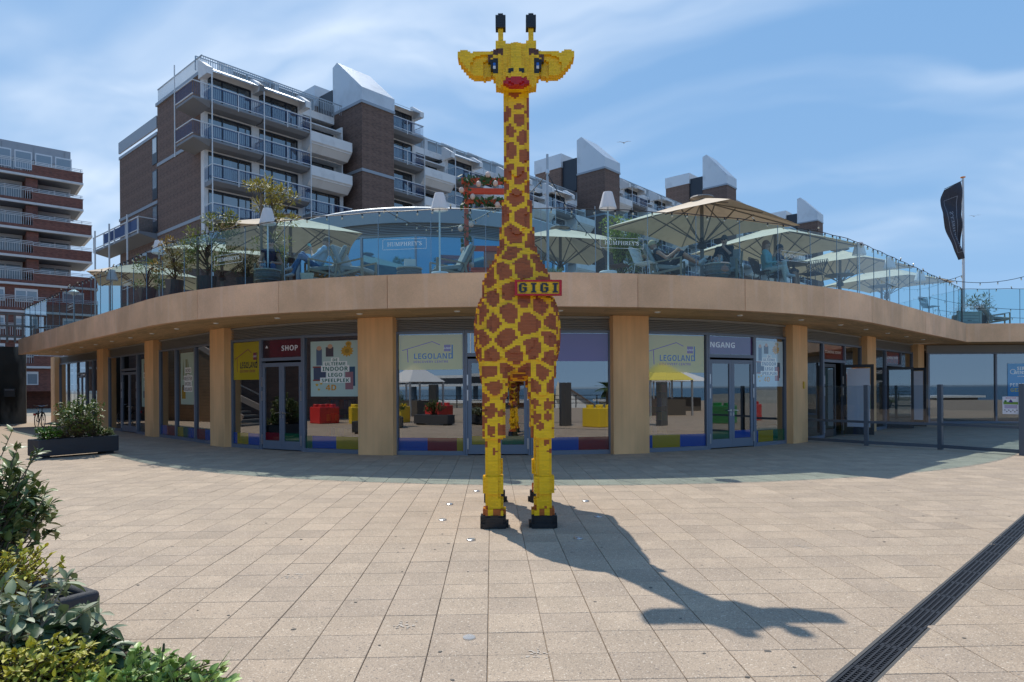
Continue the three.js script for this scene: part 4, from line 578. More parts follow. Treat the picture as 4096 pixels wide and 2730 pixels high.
  const eaveG = (() => { const b = new MB(); b.hexa([V(0.25, 2.36, 1.0), V(BW - 0.25, 2.36, 1.0), V(BW - 0.25, 2.42, 1.0), V(0.25, 2.42, 1.0), V(0.25, 3.06, -0.3), V(BW - 0.25, 3.06, -0.3), V(BW - 0.25, 3.12, -0.3), V(0.25, 3.12, -0.3)]); return b.geo(); })();
  const finG = (() => { const b = new MB(); const P = [[-0.35, 2.0], [1.1, 2.0], [1.1, 2.5], [-0.1, 3.3], [-0.35, 3.3]]; const L = P.map(([z, y]) => V(-0.22, y, z)), R = P.map(([z, y]) => V(0.22, y, z)); for (let i = 0; i < 5; i++) { const j = (i + 1) % 5; b.quad(L[i], R[i], R[j], L[j]); } for (let i = 1; i < 4; i++) { b.tri(L[0], L[i], L[i + 1]); b.tri(R[0], R[i + 1], R[i]); } return b.geo(); })();
  const poleG = new MB().tube(V(0, -14, 1.42), V(0, 1.9, 1.42), 0.042, 0.042, 6).geo();
  const curtG = new MB(); for (let i = 0; i < 14; i++) { const x = 0.4 + i * 0.13; curtG.quad(V(x, 0.1, -0.3), V(x + 0.07, 0.1, -0.34), V(x + 0.07, 2.25, -0.34), V(x, 2.25, -0.3)).quad(V(x + 0.07, 0.1, -0.34), V(x + 0.13, 0.1, -0.3), V(x + 0.13, 2.25, -0.3), V(x + 0.07, 2.25, -0.34)); } const curt = curtG.geo();
  const blindG = new MB().quad(V(0.38, 0.9, -0.22), V(3.5, 0.9, -0.22), V(3.5, 2.25, -0.22), V(0.38, 2.25, -0.22)).geo();
  const flatG = new MB().span(0.3, BW - 0.31, 0, 2.34, -3, -2.8).span(0.3, BW - 0.31, 2.3, 2.4, -2.8, -0.15).span(0.3, BW - 0.31, -0.06, 0.0, -2.8, -0.15).span(0.2, 0.3, 0, 2.34, -2.8, -0.5).span(BW - 0.31, BW - 0.2, 0, 2.34, -2.8, -0.5).geo();
  const R = rng(21), room = std(0.07, 0.07, 0.075, 0.9);
  function unit(s, F, kind, top, small) {
    const put = (n, g, m, par) => { const o = mesh(n, g, m, par); return o; };
    const w = sub('window', A); w.position.set(s, F, kind === 'W' ? -0.9 : 0); put('frame', frameG, M.navyFrame, w); paneG.forEach((g) => put('pane', g, M.roomGlass, w));
    const c = R(); if (!small) { if (c < 0.3) put('curtain', curt, M.curtain, w); else if (c < 0.45) put('blind', blindG, M.curtain, w); }
    const r = put('room', flatG, room, A); r.position.copy(w.position);
    const p = put('pier', pierG, M.whiteWall, A); p.position.copy(w.position);
    const b = sub('balcony', A); b.position.set(s, F, 0);
    if (kind === 'W') { put('parapet', parapet, M.whiteWall, b); const sw = new MB().span(0, 0.12, 0, FH, -1.3, 0).span(BW - 0.12, BW, 0, FH, -1.3, 0).span(0.12, BW - 0.12, FH - 0.5, FH - 0.42, -1, 0).build('side_wall', M.whiteWall, b); }
    else { put('slab', slab, M.slabGrey, b); put('top_rail', railTop, M.railWhite, b); put('balusters', bars, M.railBlue, b); }
    if (top) { const e = put('eave', eaveG, M.corrugated, A); e.position.set(s, F, 0); for (const x of [0, BW]) { const f = put('gable_fin', finG, M.whiteWall, A); f.position.set(s + x, F, 0); } }
  }
  const pole = (s, F) => { const o = mesh('pole', poleG, M.railWhite, A); o.position.set(s, F, 0); };
  const body = new MB(), roofs = new MB(), whiteB = new MB();
  function section(s0, n, F0, kinds, floors, lift = []) {
    const s1 = s0 + n * BW, back = s0 < 1 ? -8.6 : -12, in0 = s0 < 1 ? 0.26 : s0; body.span(in0, s1, -2, F0 - FH * floors + FH - 0.1, back, -0.55);
    body.span(in0, s1, F0 - FH * floors, F0 + 2.5, back + 0.01, -4.2);
    roofs.span(in0, s1, F0 + 2.42, F0 + 3.02, back + 0.2, -1.3);
    for (let i = 0; i < n; i++) { const up = lift[i] || 0; for (let f = -up; f < floors; f++) { const wide = kinds[i] === 'W', low = wide ? 0.95 : 0; unit(s0 + i * BW, F0 - f * FH - low, wide && f < (s0 < 1 ? 2 : 4) ? 'W' : 'R', f === -up && !wide, F0 > 26); }; pole(s0 + i * BW, F0 + up * FH); if (up) { body.span(s0 + i * BW, s0 + (i + 1) * BW, F0 + 2.5, F0 + 2.5 + FH * up, -12, -3.1); roofs.span(s0 + i * BW, s0 + (i + 1) * BW, F0 + FH * up + 2.42, F0 + FH * up + 3.0, -11, -1.0); } }
    if (s0 > 1) pole(s1, F0);
    // roof terrace: fence, then set-back attic storey with sloping glass
    const y = F0 + 3.05, a0 = s0 + (lift[0] ? BW : 0);
    const fn = new MB(); for (let x = a0; x < s1 - 0.1; x += 0.16) fn.span(x, x + 0.03, y, y + 1.0, -1.32, -1.29); fn.span(a0, s1, y + 1.0, y + 1.06, -1.34, -1.27); for (let x = a0; x <= s1; x += 1.96) fn.span(x - 0.04, x + 0.04, y, y + 1.04, -1.36, -1.25); fn.build('terrace_fence', M.galv, A);
    for (let x = a0 + (s0 < 1 ? 3.4 : 0); x < s1 - (s0 < 1 ? 4 : 1); x += BW) { const b = sub('attic', A); b.position.set(x, y, -3.2); new MB().span(0.3, BW - 0.3, 0, 1.9, -5, -0.1).build('attic_wall', M.greyPanel, b); new MB().quad(V(0.35, 0.3, -0.05), V(BW - 0.35, 0.3, -0.05), V(BW - 0.35, 1.75, -0.05), V(0.35, 1.75, -0.05)).build('attic_glass', M.slopeGlass, b); new MB().hexa([V(0.25, 1.8, 0.35), V(BW - 0.25, 1.8, 0.35), V(BW - 0.25, 1.88, 0.35), V(0.25, 1.88, 0.35), V(0.25, 2.7, -1.6), V(BW - 0.25, 2.7, -1.6), V(BW - 0.25, 2.78, -1.6), V(0.25, 2.78, -1.6)]).build('sloping_roof', M.slopeGlass, b); new MB().hexa([V(-0.2, 0, 0.3), V(0.2, 0, 0.3), V(0.2, 1.95, 0.3), V(-0.2, 1.95, 0.3), V(-0.2, 0, -1.6), V(0.2, 0, -1.6), V(0.2, 2.95, -1.6), V(-0.2, 2.95, -1.6)]).build('gable_fin', M.whiteWall, b); }
  }
  section(0, 3, 22.4, ['R', 'R', 'W'], 5);
  section(15.8, 8, 22.4, ['R', 'W', 'R', 'W', 'R', 'W', 'R', 'W'], 5, [1]);
  section(52, 8, 26.6, ['W', 'R', 'W', 'R', 'W', 'R', 'W', 'R', 'W'], 5);
  section(88, 10, 31.5, ['W', 'R', 'W', 'R', 'W', 'R', 'W', 'R', 'W', 'R'], 4);
  // end wall of brown brick
  body.span(0, 0.25, 14.0, 24.85, -8.7, -0.5); body.span(-0.003, 11.8, -2, 14.0, -8.7, -0.56); body.span(0.004, 3, -2, 22.8, -17.6, -8.72); body.span(0.25, 3, 14, 24.8, -8.7, -4.3);
  body.build('brick_wall', M.brickBrown, A); roofs.build('roof_edge', M.whiteWall, A);
  for (const q of [[-0.12, 0.4, 24.85, 25.1, -8.8, -0.3], [-0.06, 0.1, 19.95, 20.2, -8.7, -0.5], [-0.06, 0.1, 14.3, 14.55, -8.7, -0.5], [-0.05, 0.1, 22.6, 22.85, -17.7, -8.75], [-0.05, 0.1, 17.0, 17.25, -17.7, -8.75], [-0.06, 0.06, 23.15, 24.15, -17.7, -8.75]]) new MB().span(...q).build('coping', M.coping, A);
  for (const [y0, y1] of [[20.3, 22.5], [17.4, 19.8], [14.7, 16.9]]) { const w = sub('window', A); new MB().span(-0.04, 0.02, y0, y1, -9.75, -8.75).build('frame', M.navyFrame, w); new MB().quad(V(-0.045, y0 + 0.9, -9.65), V(-0.045, y0 + 0.9, -8.85), V(-0.045, y1 - 0.1, -8.85), V(-0.045, y1 - 0.1, -9.65)).build('pane', M.slopeGlass, w); }
  { const fn = new MB(); for (let z = -8.6; z < -0.3; z += 0.17) fn.span(0.02, 0.05, 25.1, 26.2, z, z + 0.03); fn.span(0.0, 0.07, 26.2, 26.27, -8.7, -0.3); for (let x = 0; x < 12; x += 0.17) fn.span(x, x + 0.03, 25.4, 26.2, -0.42, -0.39); fn.span(0, 12, 26.2, 26.27, -0.44, -0.37); fn.build('terrace_fence', M.galv, A); }
  // balconies that turn the corner, and the long one on the end wall
  for (const F of [22.4, 19.63]) { const b = sub('balcony', A); new MB().hexa([V(-1.3, F - 0.16, 1.34), V(0, F - 0.42, 1.0), V(0, F, 1.34), V(-1.3, F, 1.34), V(-1.3, F - 0.16, -1.6), V(0, F - 0.42, -1.6), V(0, F, -1.6), V(-1.3, F, -1.6)]).build('slab', M.slabGrey, b); const r = new MB().span(-1.36, 0, 1.04 + F, 1.1 + F, 1.3, 1.36).span(-1.36, -1.3, 1.04 + F, 1.1 + F, -1.6, 1.3).span(-1.36, -1.3, 0.1 + F, 0.15 + F, -1.6, 1.36); r.build('top_rail', M.railWhite, b); const q = new MB(); for (let k = 0; k < 20; k++) q.span(-1.34, -1.32, F + 0.15, F + 1.0, -1.55 + k * 0.145, -1.53 + k * 0.145); for (let k = 0; k < 9; k++) q.span(-1.25 + k * 0.145, -1.23 + k * 0.145, F + 0.15, F + 1.0, 1.31, 1.34); q.build('balusters', M.railBlue, b); }
  { const po = mesh('pole', poleG, M.railWhite, A); po.scale.set(1, 0.42, 1); po.position.set(-1.4, 24.6, -3.0);
    const b = sub('balcony', A), F = 14.55; new MB().hexa([V(-1.4, F - 0.2, -8.8), V(0, F - 0.5, -8.8), V(0, F, -8.8), V(-1.4, F, -8.8), V(-1.4, F - 0.2, -20.2), V(0, F - 0.5, -20.2), V(0, F, -20.2), V(-1.4, F, -20.2)]).build('slab', M.slabGrey, b); const r = new MB().span(-1.45, -1.38, F + 1.1, F + 1.18, -20.2, -8.8).span(-1.45, -1.38, F + 0.08, F + 0.14, -20.2, -8.8).span(-1.38, 0, F + 1.1, F + 1.18, -8.87, -8.8); for (let k = 0; k < 5; k++) r.span(-1.47, -1.37, F - 0.2, F + 1.1, -20 + k * 2.75, -19.9 + k * 2.75); r.build('top_rail', M.railWhite, b); for (let k = 0; k < 3; k++) new MB().span(-1.42, -1.40, F + 0.18, F + 1.02, -17 + k * 2.75 - 0.2, -17 + k * 2.75 + 2.3).build('blue_panel', M.railBlue, b); for (const z of [-19, -15.2, -10.8]) new MB().tube(V(-1.6, 6, z), V(-1.6, F + 1.6, z), 0.07, 0.07, 6).build('post', M.railWhite, b); }
  // stair towers with metal wedge tops
  for (const [s, hb, fr, pk] of [[12.35, 26.1, 27.3, 30.5], [48.6, 29.3, 30.6, 34.0], [84.2, 35.2, 36.8, 40.9], [129.6, 37.6, 39.4, 43.2]]) {
    const t = sub('stair_tower', A); t.position.set(s, 0, 0); const w = s > 80 ? 3.6 : 3.35;
    new MB().span(0, w, -2, hb, -2.3, 2).build('brick_shaft', M.brickBrown, t);
    const P = [[2.06, hb], [2.06, fr], [-1.55, pk], [-2.25, pk - 0.25], [-2.25, hb]], b = new MB(), Lf = P.map(([z, y]) => V(-0.06, y, z)), Rt = P.map(([z, y]) => V(w + 0.06, y, z));
    for (let i = 0; i < 5; i++) { const j = (i + 1) % 5; b.quad(Lf[i], Rt[i], Rt[j], Lf[j]); } for (let i = 1; i < 4; i++) { b.tri(Lf[0], Lf[i], Lf[i + 1]); b.tri(Rt[0], Rt[i + 1], Rt[i]); } b.build('metal_wedge', M.corrugated, t);
    new MB().span(-0.1, w + 0.1, hb - 0.12, hb + 0.12, -2.35, 2.1).build('coping', M.coping, t); new MB().span(-0.05, w + 0.05, hb - 5.9, hb - 5.65, -2.3, 2.05).build('coping', M.coping, t);
    new MB().span(-0.4, w - 0.4, -1, hb + 1.4, -9, -4.6).build('brick_annex', M.brickBrown, t); new MB().span(-0.48, w - 0.3, hb + 1.4, hb + 3.2, -9.1, -4.5).build('metal_annex', M.corrugated, t); new MB().span(-0.1, 0.2, hb - 2, hb + 2.2, -4.6, -2.3).build('slot_glass', M.navyFrame, t);
  }
}
// ---------------------------------------------------------------- red brick flats further along the street
{
  const ang = Math.atan2(0.646, 0.763), B = thing('red_brick_flats', 'red brick flats with white banded balconies and white railings', 'building', [-46.6, 0, -72], ang);
  const wall = new MB(), white = new MB(), pan = new MB();
  const floors = [24.1, 21.3, 18.5, 15.7, 12.9, 10.1, 7.3, 4.5];
  floors.forEach((F, i) => {
    const x1 = i < 2 ? 0 : i < 4 ? 0.7 : 1.2, out = i < 2 ? 1.5 : 2.1;
    wall.span(-16, x1 - 2.6, F - 2.3, F - 0.35, -9, -1.2);
    const p = sub('brick_parapet', B); const q = new MB(); q.span(-4.4, x1, F - 0.2, F + 0.85, out - 0.25, out).span(x1 - 0.25, x1, F - 0.2, F + 0.85, -3.5, out - 0.25).span(-11.5, -9.4, F - 0.2, F + 0.85, out - 0.25, out).span(-9.4, -4.4, F - 0.2, F + 0.1, out - 0.25, out); if (i > 3) q.span(-16, x1 - 0.05, F - 2.75, F - 0.42, out - 0.6, out - 0.3); q.build('parapet_wall', M.brickRed, p);
    new MB().span(-16, x1 + 0.05, F - 0.42, F - 0.2, out - 0.25, out + 0.05).span(x1 - 0.2, x1 + 0.05, F - 0.42, F - 0.2, -3.5, out - 0.25).span(-4.4, x1 + 0.06, F + 0.85, F + 0.91, out - 0.3, out + 0.04).span(x1 - 0.3, x1 + 0.05, F + 0.85, F + 0.91, -3.5, out - 0.3).build('white_band', M.whiteWall, p); new MB().span(-16, x1 - 0.2, F - 0.40, F - 0.21, -4, out - 0.25).build('floor_slab', M.slabGrey, p);
    const r = new MB(); for (let x = -9.35; x < -4.4; x += 0.19) r.span(x, x + 0.035, F + 0.1, F + 0.95, out - 0.1, out - 0.06); for (const y of [0.95, 1.1, 1.25]) r.span(-9.4, -4.4, F + y, F + y + 0.05, out - 0.11, out - 0.05); for (const y of [1.05, 1.2]) r.span(-4.4, x1, F + y, F + y + 0.05, out - 0.15, out - 0.1); for (let x = -4.4; x < x1; x += 1.4) r.span(x, x + 0.05, F + 0.93, F + 1.25, out - 0.15, out - 0.1); r.build('railing', M.railWhite, B);
    for (const [x0, n] of [[-9.2, 3], [-3.6, 2], [-13.5, 2]]) { const w = sub('window', B), f = new MB(), W = n * 1.35; f.span(x0 - 0.1, x0 + W + 0.1, F + 2.0, F + 2.35, -1.2, -1.05); for (let k = 0; k <= n; k++) f.span(x0 + k * 1.35 - 0.08, x0 + k * 1.35 + 0.08, F - 0.1, F + 2.0, -1.2, -1.05); f.span(x0, x0 + W, F - 0.1, F + 0.02, -1.2, -1.05); f.build('frame', M.white, w); for (let k = 0; k < n; k++) new MB().quad(V(x0 + k * 1.35 + 0.08, F + 0.02, -1.1), V(x0 + k * 1.35 + 1.27, F + 0.02, -1.1), V(x0 + k * 1.35 + 1.27, F + 2.0, -1.1), V(x0 + k * 1.35 + 0.08, F + 2.0, -1.1)).build('pane', M.slopeGlass, w); }
    if (i > 3) for (const x0 of [-8.6, -5.9, -1.9]) { const w = sub('window', B), z = out - 0.28; new MB().span(x0, x0 + 1.9, F - 2.1, F - 0.75, z - 0.04, z + 0.03).build('frame', M.white, w); for (const q of [0.1, 1.0]) new MB().span(x0 + q, x0 + q + 0.8, F - 2.0, F - 1.0, z + 0.03, z + 0.04).build('pane', M.slopeGlass, w); }
    new MB().span(-4.9, -3.9, F - 2.0, F - 0.48, -1.3, out - 0.4).build('brick_pier', M.brickRed, B);
  });
  wall.span(-16, -0.8, -2, 26.1, -9, -1.25).build('brick_wall', M.brickRed, B);
  const att = new MB().span(-16, -0.8, 26.1, 27.7, -9, -0.9).span(-16, -9.6, 24.8, 29.0, -9, 0.6); for (let x = -9.5; x < -1; x += 1.35) att.span(x, x + 0.06, 24.1, 27.5, -1.0, -0.9); att.build('attic_panels', M.greyPanel, B); for (let k = 0; k < 5; k++) { const w = sub('window', B), x = -9.2 + k * 1.75; new MB().span(x, x + 1.5, 25.0, 26.9, -0.9, -0.86).build('frame', M.white, w); new MB().span(x + 0.1, x + 1.4, 25.1, 26.75, -0.86, -0.85).build('pane', M.slopeGlass, w); } for (let k = 0; k < 2; k++) { const w = sub('window', B), x = -13.6 + k * 1.9; new MB().span(x, x + 1.6, 25.6, 27.6, 0.6, 0.64).build('frame', M.white, w); new MB().span(x + 0.1, x + 1.5, 25.7, 27.5, 0.64, 0.65).build('pane', M.slopeGlass, w); }
}
// ---------------------------------------------------------------- giraffe built of toy bricks
{
  const G = thing('giraffe_statue', 'tall yellow and brown giraffe statue built of plastic toy bricks, with red lips', 'statue', [0.075, 0.004, -8.42]);
  const C = 0.032, CY = 0.0192, NX = 25, NY = 343, Z0 = -72, Z1 = 24;         // cells; x runs from -NX to NX - 1
  const se = (dx, a, dz, b, p) => Math.pow(Math.abs(dx) / a, p) + Math.pow(Math.abs(dz) / b, p) < 1;
  const neckA = [[2.8, 0.46], [3.02, 0.455], [3.1, 0.44], [3.23, 0.386], [3.34, 0.31], [3.45, 0.262], [3.55, 0.23], [3.83, 0.20], [4.1, 0.172], [4.74, 0.152], [5.4, 0.152]];
  const legA = [[0, 0.178], [0.06, 0.178], [0.065, 0.166], [0.124, 0.166], [0.128, 0.15], [0.157, 0.15], [0.16, 0.142], [0.225, 0.138], [0.23, 0.112], [0.42, 0.10], [0.43, 0.128], [0.63, 0.128], [0.64, 0.10], [1.1, 0.10], [1.13, 0.15], [1.40, 0.15], [1.46, 0.138], [1.75, 0.165], [2.0, 0.185], [2.4, 0.20]];
  const bodyT = [[-2.2, 0.2, 2.3, 0.28], [-2.1, 0.36, 2.32, 0.40], [-1.75, 0.54, 2.38, 0.53], [-1.1, 0.60, 2.42, 0.57], [-0.4, 0.56, 2.50, 0.60], [-0.05, 0.51, 2.52, 0.60], [0.12, 0.46, 2.52, 0.55], [0.2, 0.34, 2.5, 0.45], [0.26, 0.16, 2.48, 0.26]];
  const col = (k) => bodyT.map((r) => [r[0], r[k]]);
  const bA = col(1), bY = col(2), bR = col(3);
  const legX = (y) => (y < 1.2 ? 0.312 : mix(0.312, 0.285, clamp((y - 1.2) / 0.8)));
  const earPoly = [[0.28, 5.81], [0.58, 5.80], [0.62, 5.835], [0.70, 5.835], [0.735, 5.78], [0.70, 5.70], [0.64, 5.62], [0.54, 5.545], [0.40, 5.53], [0.30, 5.55]];
  const inPoly = (P, x, y) => { let s = false; for (let i = 0, j = P.length - 1; i < P.length; j = i++) if ((P[i][1] > y) !== (P[j][1] > y) && x < (P[j][0] - P[i][0]) * (y - P[i][1]) / (P[j][1] - P[i][1]) + P[i][0]) s = !s; return s; };
  // which part fills the cell: 1 torso 2 neck 3 head 4 ear 5 horn 6-9 legs
  const unY = (y) => (y > 3.0 ? 3.0 + (y - 3.0) / 1.064 : y);
  function part(x, y, z) {
    y = unY(y); const ax = Math.abs(x);
    if (y > 5.2) {
      const hx = ax - 0.186;
      if (y > 5.84) { if (y > 6.105 ? (y < 6.27 && Math.abs(hx) < 0.072 && Math.abs(z + 0.02) < 0.066 && (y < 6.245 || Math.abs(hx) < 0.04)) : (Math.abs(hx) < 0.034 && Math.abs(z + 0.02) < 0.034) || (y < 5.93 && Math.abs(hx) < 0.066 && Math.abs(z + 0.02) < 0.066)) return 5; }
      if (y > 5.5 && y < 5.86 && ax > 0.28 && inPoly(earPoly, ax, y)) { const dip = clamp(0.55 - (0.76 - ax) * 0.45 - (5.84 - y) * 0.55, -0.14, 0.03) + (ax > 0.62 || y > 5.79 ? 0 : -0.06 * clamp((0.62 - ax) * 4) * clamp((5.80 - y) * 9)); if (z > -0.16 && z < Math.min(0.035, dip)) return 4; }
      if (y > 5.24 && y < 5.92 && z > -0.3 && z < 0.46) {
        const w = lerpT([[5.24, 0.18], [5.30, 0.215], [5.45, 0.262], [5.60, 0.305], [5.72, 0.345], [5.79, 0.345], [5.84, 0.315], [5.88, 0.25], [5.92, 0.12]], y), bot = 5.245 + Math.max(0, 0.34 - z) * 0.42 * (z < 0.1 ? 0.8 : 1);
        const plate = 0.17 - 0.15 * Math.pow(ax / 0.36, 2) - (y > 5.74 ? (y - 5.74) * 0.9 : 0);
        if (ax < w * (z < -0.1 ? 1 - 1.8 * (-0.1 - z) : 1) && z < plate && y > bot) return 3;
        const ridge = mix(0.36, 0.14, clamp((y - 5.50) / 0.34)) - (ax > 0.05 ? (ax - 0.05) * 1.3 : 0); if (ax < 0.11 && y > 5.45 && y < 5.86 && z < ridge && z > 0) return 3;
        const my = (y - 5.395) / 0.155, mx = x / 0.178, mz = (z - 0.1) / 0.285; if (y > bot && z > 0.05 && Math.pow(Math.abs(mx), 2.3) + Math.pow(Math.abs(my), 2.6) + Math.pow(Math.abs(mz), 2.3) < 1) return 3;
        const lq = (y - 5.32) / 0.05; if (Math.abs(lq) < 1 && z > 0.1) { const la = 0.15 * Math.sqrt(1 - 0.75 * lq * lq); if (ax < la && z < 0.355 + 0.03 - 2.6 * Math.pow(ax, 2.0) - 0.02 * lq * lq) return 3; }
      }
    }
    if (y > 2.75 && y < 5.4) { const a = lerpT(neckA, y), zc = mix(-0.30, 0.0, clamp((y - 2.9) / 1.6)), b = y < 3.5 ? mix(0.52, a * 1.1, clamp((y - 2.8) / 0.7)) : a * 1.1; if (se(x, a, z - zc, b, 2.8)) return y > 3.05 ? 2 : 1; }
    if (z > -2.2 && z < 0.27 && y > 1.7) { const a = lerpT(bA, z), yc = lerpT(bY, z), r = lerpT(bR, z); if (se(x, a, y - yc, r, 2.7)) return 1; }
    if (y < 2.45) {
      const a = lerpT(legA, y), lx = legX(y);
      if (se(ax - lx, a, z - 0.02, a * (y < 0.23 ? 1.05 : 1.0), 3.2)) return x < 0 ? 6 : 7;
      const rz = -1.86 + 0.10 * Math.sin(clamp((y - 0.2) / 2.1) * 3.14 * 1.0) * (y < 1.2 ? -1 : 1) + (y > 1.5 ? (y - 1.5) * 0.08 : 0), ra = y > 1.5 ? a + (y - 1.5) * 0.09 : a, rx = 0.35 + (y > 1.2 ? -0.02 : 0);
      if (se(ax - rx, ra, z - rz, ra * (y > 1.4 ? 1.35 : 1.05), 3)) return x < 0 ? 8 : 9;
    }
    return 0;
  }
  const nx = NX * 2, nz = Z1 - Z0, grid = new Uint8Array(nx * NY * nz), at = (i, j, k) => (i < 0 || j < 0 || k < 0 || i >= nx || j >= NY || k >= nz ? 0 : grid[(j * nz + k) * nx + i]);
  for (let j = 0; j < NY; j++) for (let k = 0; k < nz; k++) for (let i = 0; i < nx; i++) grid[(j * nz + k) * nx + i] = part((i - NX + 0.5) * C, (j + 0.5) * CY, (k + Z0 + 0.5) * C);
  // coat: seeds thrown over the skin, brown inside their cells, yellow along the borders
  const skin = []; for (let j = 0; j < NY; j++) for (let k = 0; k < nz; k++) for (let i = 0; i < nx; i++) { const p = at(i, j, k); if (p && (!at(i + 1, j, k) || !at(i - 1, j, k) || !at(i, j + 1, k) || !at(i, j - 1, k) || !at(i, j, k + 1) || !at(i, j, k - 1))) skin.push([i, j, k, p]); }
  const pos = ([i, j, k]) => [(i - NX + 0.5) * C, (j + 0.5) * CY, (k + Z0 + 0.5) * C];
  const rad = (x, y, z, p) => (p === 1 ? 0.20 : p === 2 ? mix(0.205, 0.145, clamp((y - 3.1) / 1.2)) : y > 1.5 ? mix(0.13, 0.185, clamp((y - 1.5) / 0.6)) : 0.115);
  const R = rng(77), seeds = [], order = skin.map((_, i) => i); for (let i = order.length - 1; i > 0; i--) { const j = Math.floor(R() * (i + 1)); [order[i], order[j]] = [order[j], order[i]]; }
  for (const o of order) { const s = skin[o]; if (s[3] < 3 || s[3] > 5) { const [x, y0, z] = pos(s), y = unY(y0), r = rad(x, y, z, s[3]); if (y < 0.95 || y > 5.15) continue; if (seeds.every((q) => (q[0] - x) ** 2 + ((q[1] - y) * 0.88) ** 2 + (q[2] - z) ** 2 > r * r)) seeds.push([x, y, z, r]); } }
  seeds.push([0, 5.2, 0.16, 0.12]);
  function colour(x, y0, z, p, cell) {
    const y = unY(y0), ax = Math.abs(x);
    if (p === 5) return y > 6.105 ? 'k' : 'y';
    if (p === 3) {
      const front = !at(cell[0], cell[1], cell[2] + 1) || !at(cell[0], cell[1], cell[2] + 2);
      const lq = (y - 5.32) / 0.046; if (z > 0.24 && Math.abs(lq) < 1 && ax < 0.155 * Math.sqrt(1 - 0.7 * lq * lq)) return 'r';
      if (z > 0.16 && y > 5.41 && y < 5.465 && ax > 0.035 && ax < 0.10) return 'k';
      if (z > -0.06 && z < 0.24 && ax > 0.21 && y > 5.52 && y < 5.70 && !(y < 5.56 && ax > 0.30)) { if (ax > 0.25 && ax < 0.285 && y > 5.575 && y < 5.64) return y > 5.61 ? 'u' : 'w'; return 'k'; }
      const by = 5.77 + 0.04 * (1 - Math.pow((ax - 0.235) / 0.11, 2)); if (z > -0.12 && ax > 0.17 && y > by - 0.07 && y < by + 0.05) return 'd';
      return 'y';
    }
    if (p === 4) return 'y';
    if (p > 5) { if (y < 0.157) return 'k'; if (y < 0.225) return hash3(cell[0], 3, cell[2]) > 0.2 ? 'o' : 'y'; if (y < 0.27) return hash3(cell[0], 7, cell[2]) > 0.55 ? 'o' : 'y'; }
    let f1 = 9, f2 = 9, id = -1; for (let q = 0; q < seeds.length; q++) { const s = seeds[q], dy = (s[1] - y) * 0.88; if (Math.abs(dy) > 0.6) continue; const d = Math.sqrt((s[0] - x) ** 2 + dy * dy + (s[2] - z) ** 2); if (d < f1) { f2 = f1; f1 = d; id = q; } else if (d < f2) f2 = d; }
    if (id < 0) return 'y';
    const s = seeds[id];
    if (s[1] < 1.55) { const lim = s[1] < 1.1 ? 0.035 : mix(0.045, 0.085, clamp((s[1] - 1.1) / 0.4)) * (0.6 + 0.7 * hash3(id, 1, 2)); return f1 * (0.75 + 0.6 * hash3(cell[0], cell[1] >> 2, 5)) < lim ? 'b' + id : 'y'; }
    return f2 - f1 > (p === 2 ? 0.041 : 0.046) && f1 < s[3] * 0.95 ? 'b' + id : 'y';
  }
  const partName = { 1: 'torso', 2: 'neck', 3: 'head', 4: 'ear', 5: 'horn', 6: 'leg', 7: 'leg', 8: 'leg', 9: 'leg' };
  const bins = new Map();
  const bin = (key) => { let b = bins.get(key); if (!b) bins.set(key, b = { p: [], n: [], u: [] }); return b; };
  const face = (b, o, e1, e2, n, s1, s2) => { const P = [o, [o[0] + e1[0], o[1] + e1[1], o[2] + e1[2]], [o[0] + e1[0] + e2[0], o[1] + e1[1] + e2[1], o[2] + e1[2] + e2[2]], [o[0] + e2[0], o[1] + e2[1], o[2] + e2[2]]]; for (const q of [0, 1, 2, 0, 2, 3]) { b.p.push(...P[q]); b.n.push(...n); b.u.push(n[0] ? P[q][2] : P[q][0], n[1] ? P[q][2] : P[q][1]); } };
  const stud = []; for (let s = 0; s < 4; s++) stud.push([((s & 1) + 0.5) * C / 2, ((s >> 1) + 0.5) * C / 2]);
  for (const [i, j, k, p] of skin) {
    const [x, y, z] = pos([i, j, k]), c = colour(x, y, z, p, [i, j, k]), side = p === 4 || p === 5 ? (x < 0 ? 'L' : 'R') : '', half = p === 3 && 'kdwu'.includes(c[0]) ? (x < 0 ? 'L' : 'R') + (c === 'k' && z > 0.16 && Math.abs(x) < 0.15 ? 'n' : '') : '', b = bin(p + side + '|' + c + half), o = [(i - NX) * C, j * CY, (k + Z0) * C], e = C - 0.0006;
    if (!at(i + 1, j, k)) face(b, [o[0] + C, o[1], o[2] + C], [0, 0, -C], [0, CY, 0], [1, 0, 0]);
    if (!at(i - 1, j, k)) face(b, [o[0], o[1], o[2]], [0, 0, C], [0, CY, 0], [-1, 0, 0]);
    if (!at(i, j, k + 1)) face(b, [o[0], o[1], o[2] + C], [C, 0, 0], [0, CY, 0], [0, 0, 1]);
    if (!at(i, j, k - 1)) face(b, [o[0] + C, o[1], o[2]], [-C, 0, 0], [0, CY, 0], [0, 0, -1]);
    if (!at(i, j - 1, k)) face(b, [o[0], o[1], o[2]], [C, 0, 0], [0, 0, C], [0, -1, 0]);
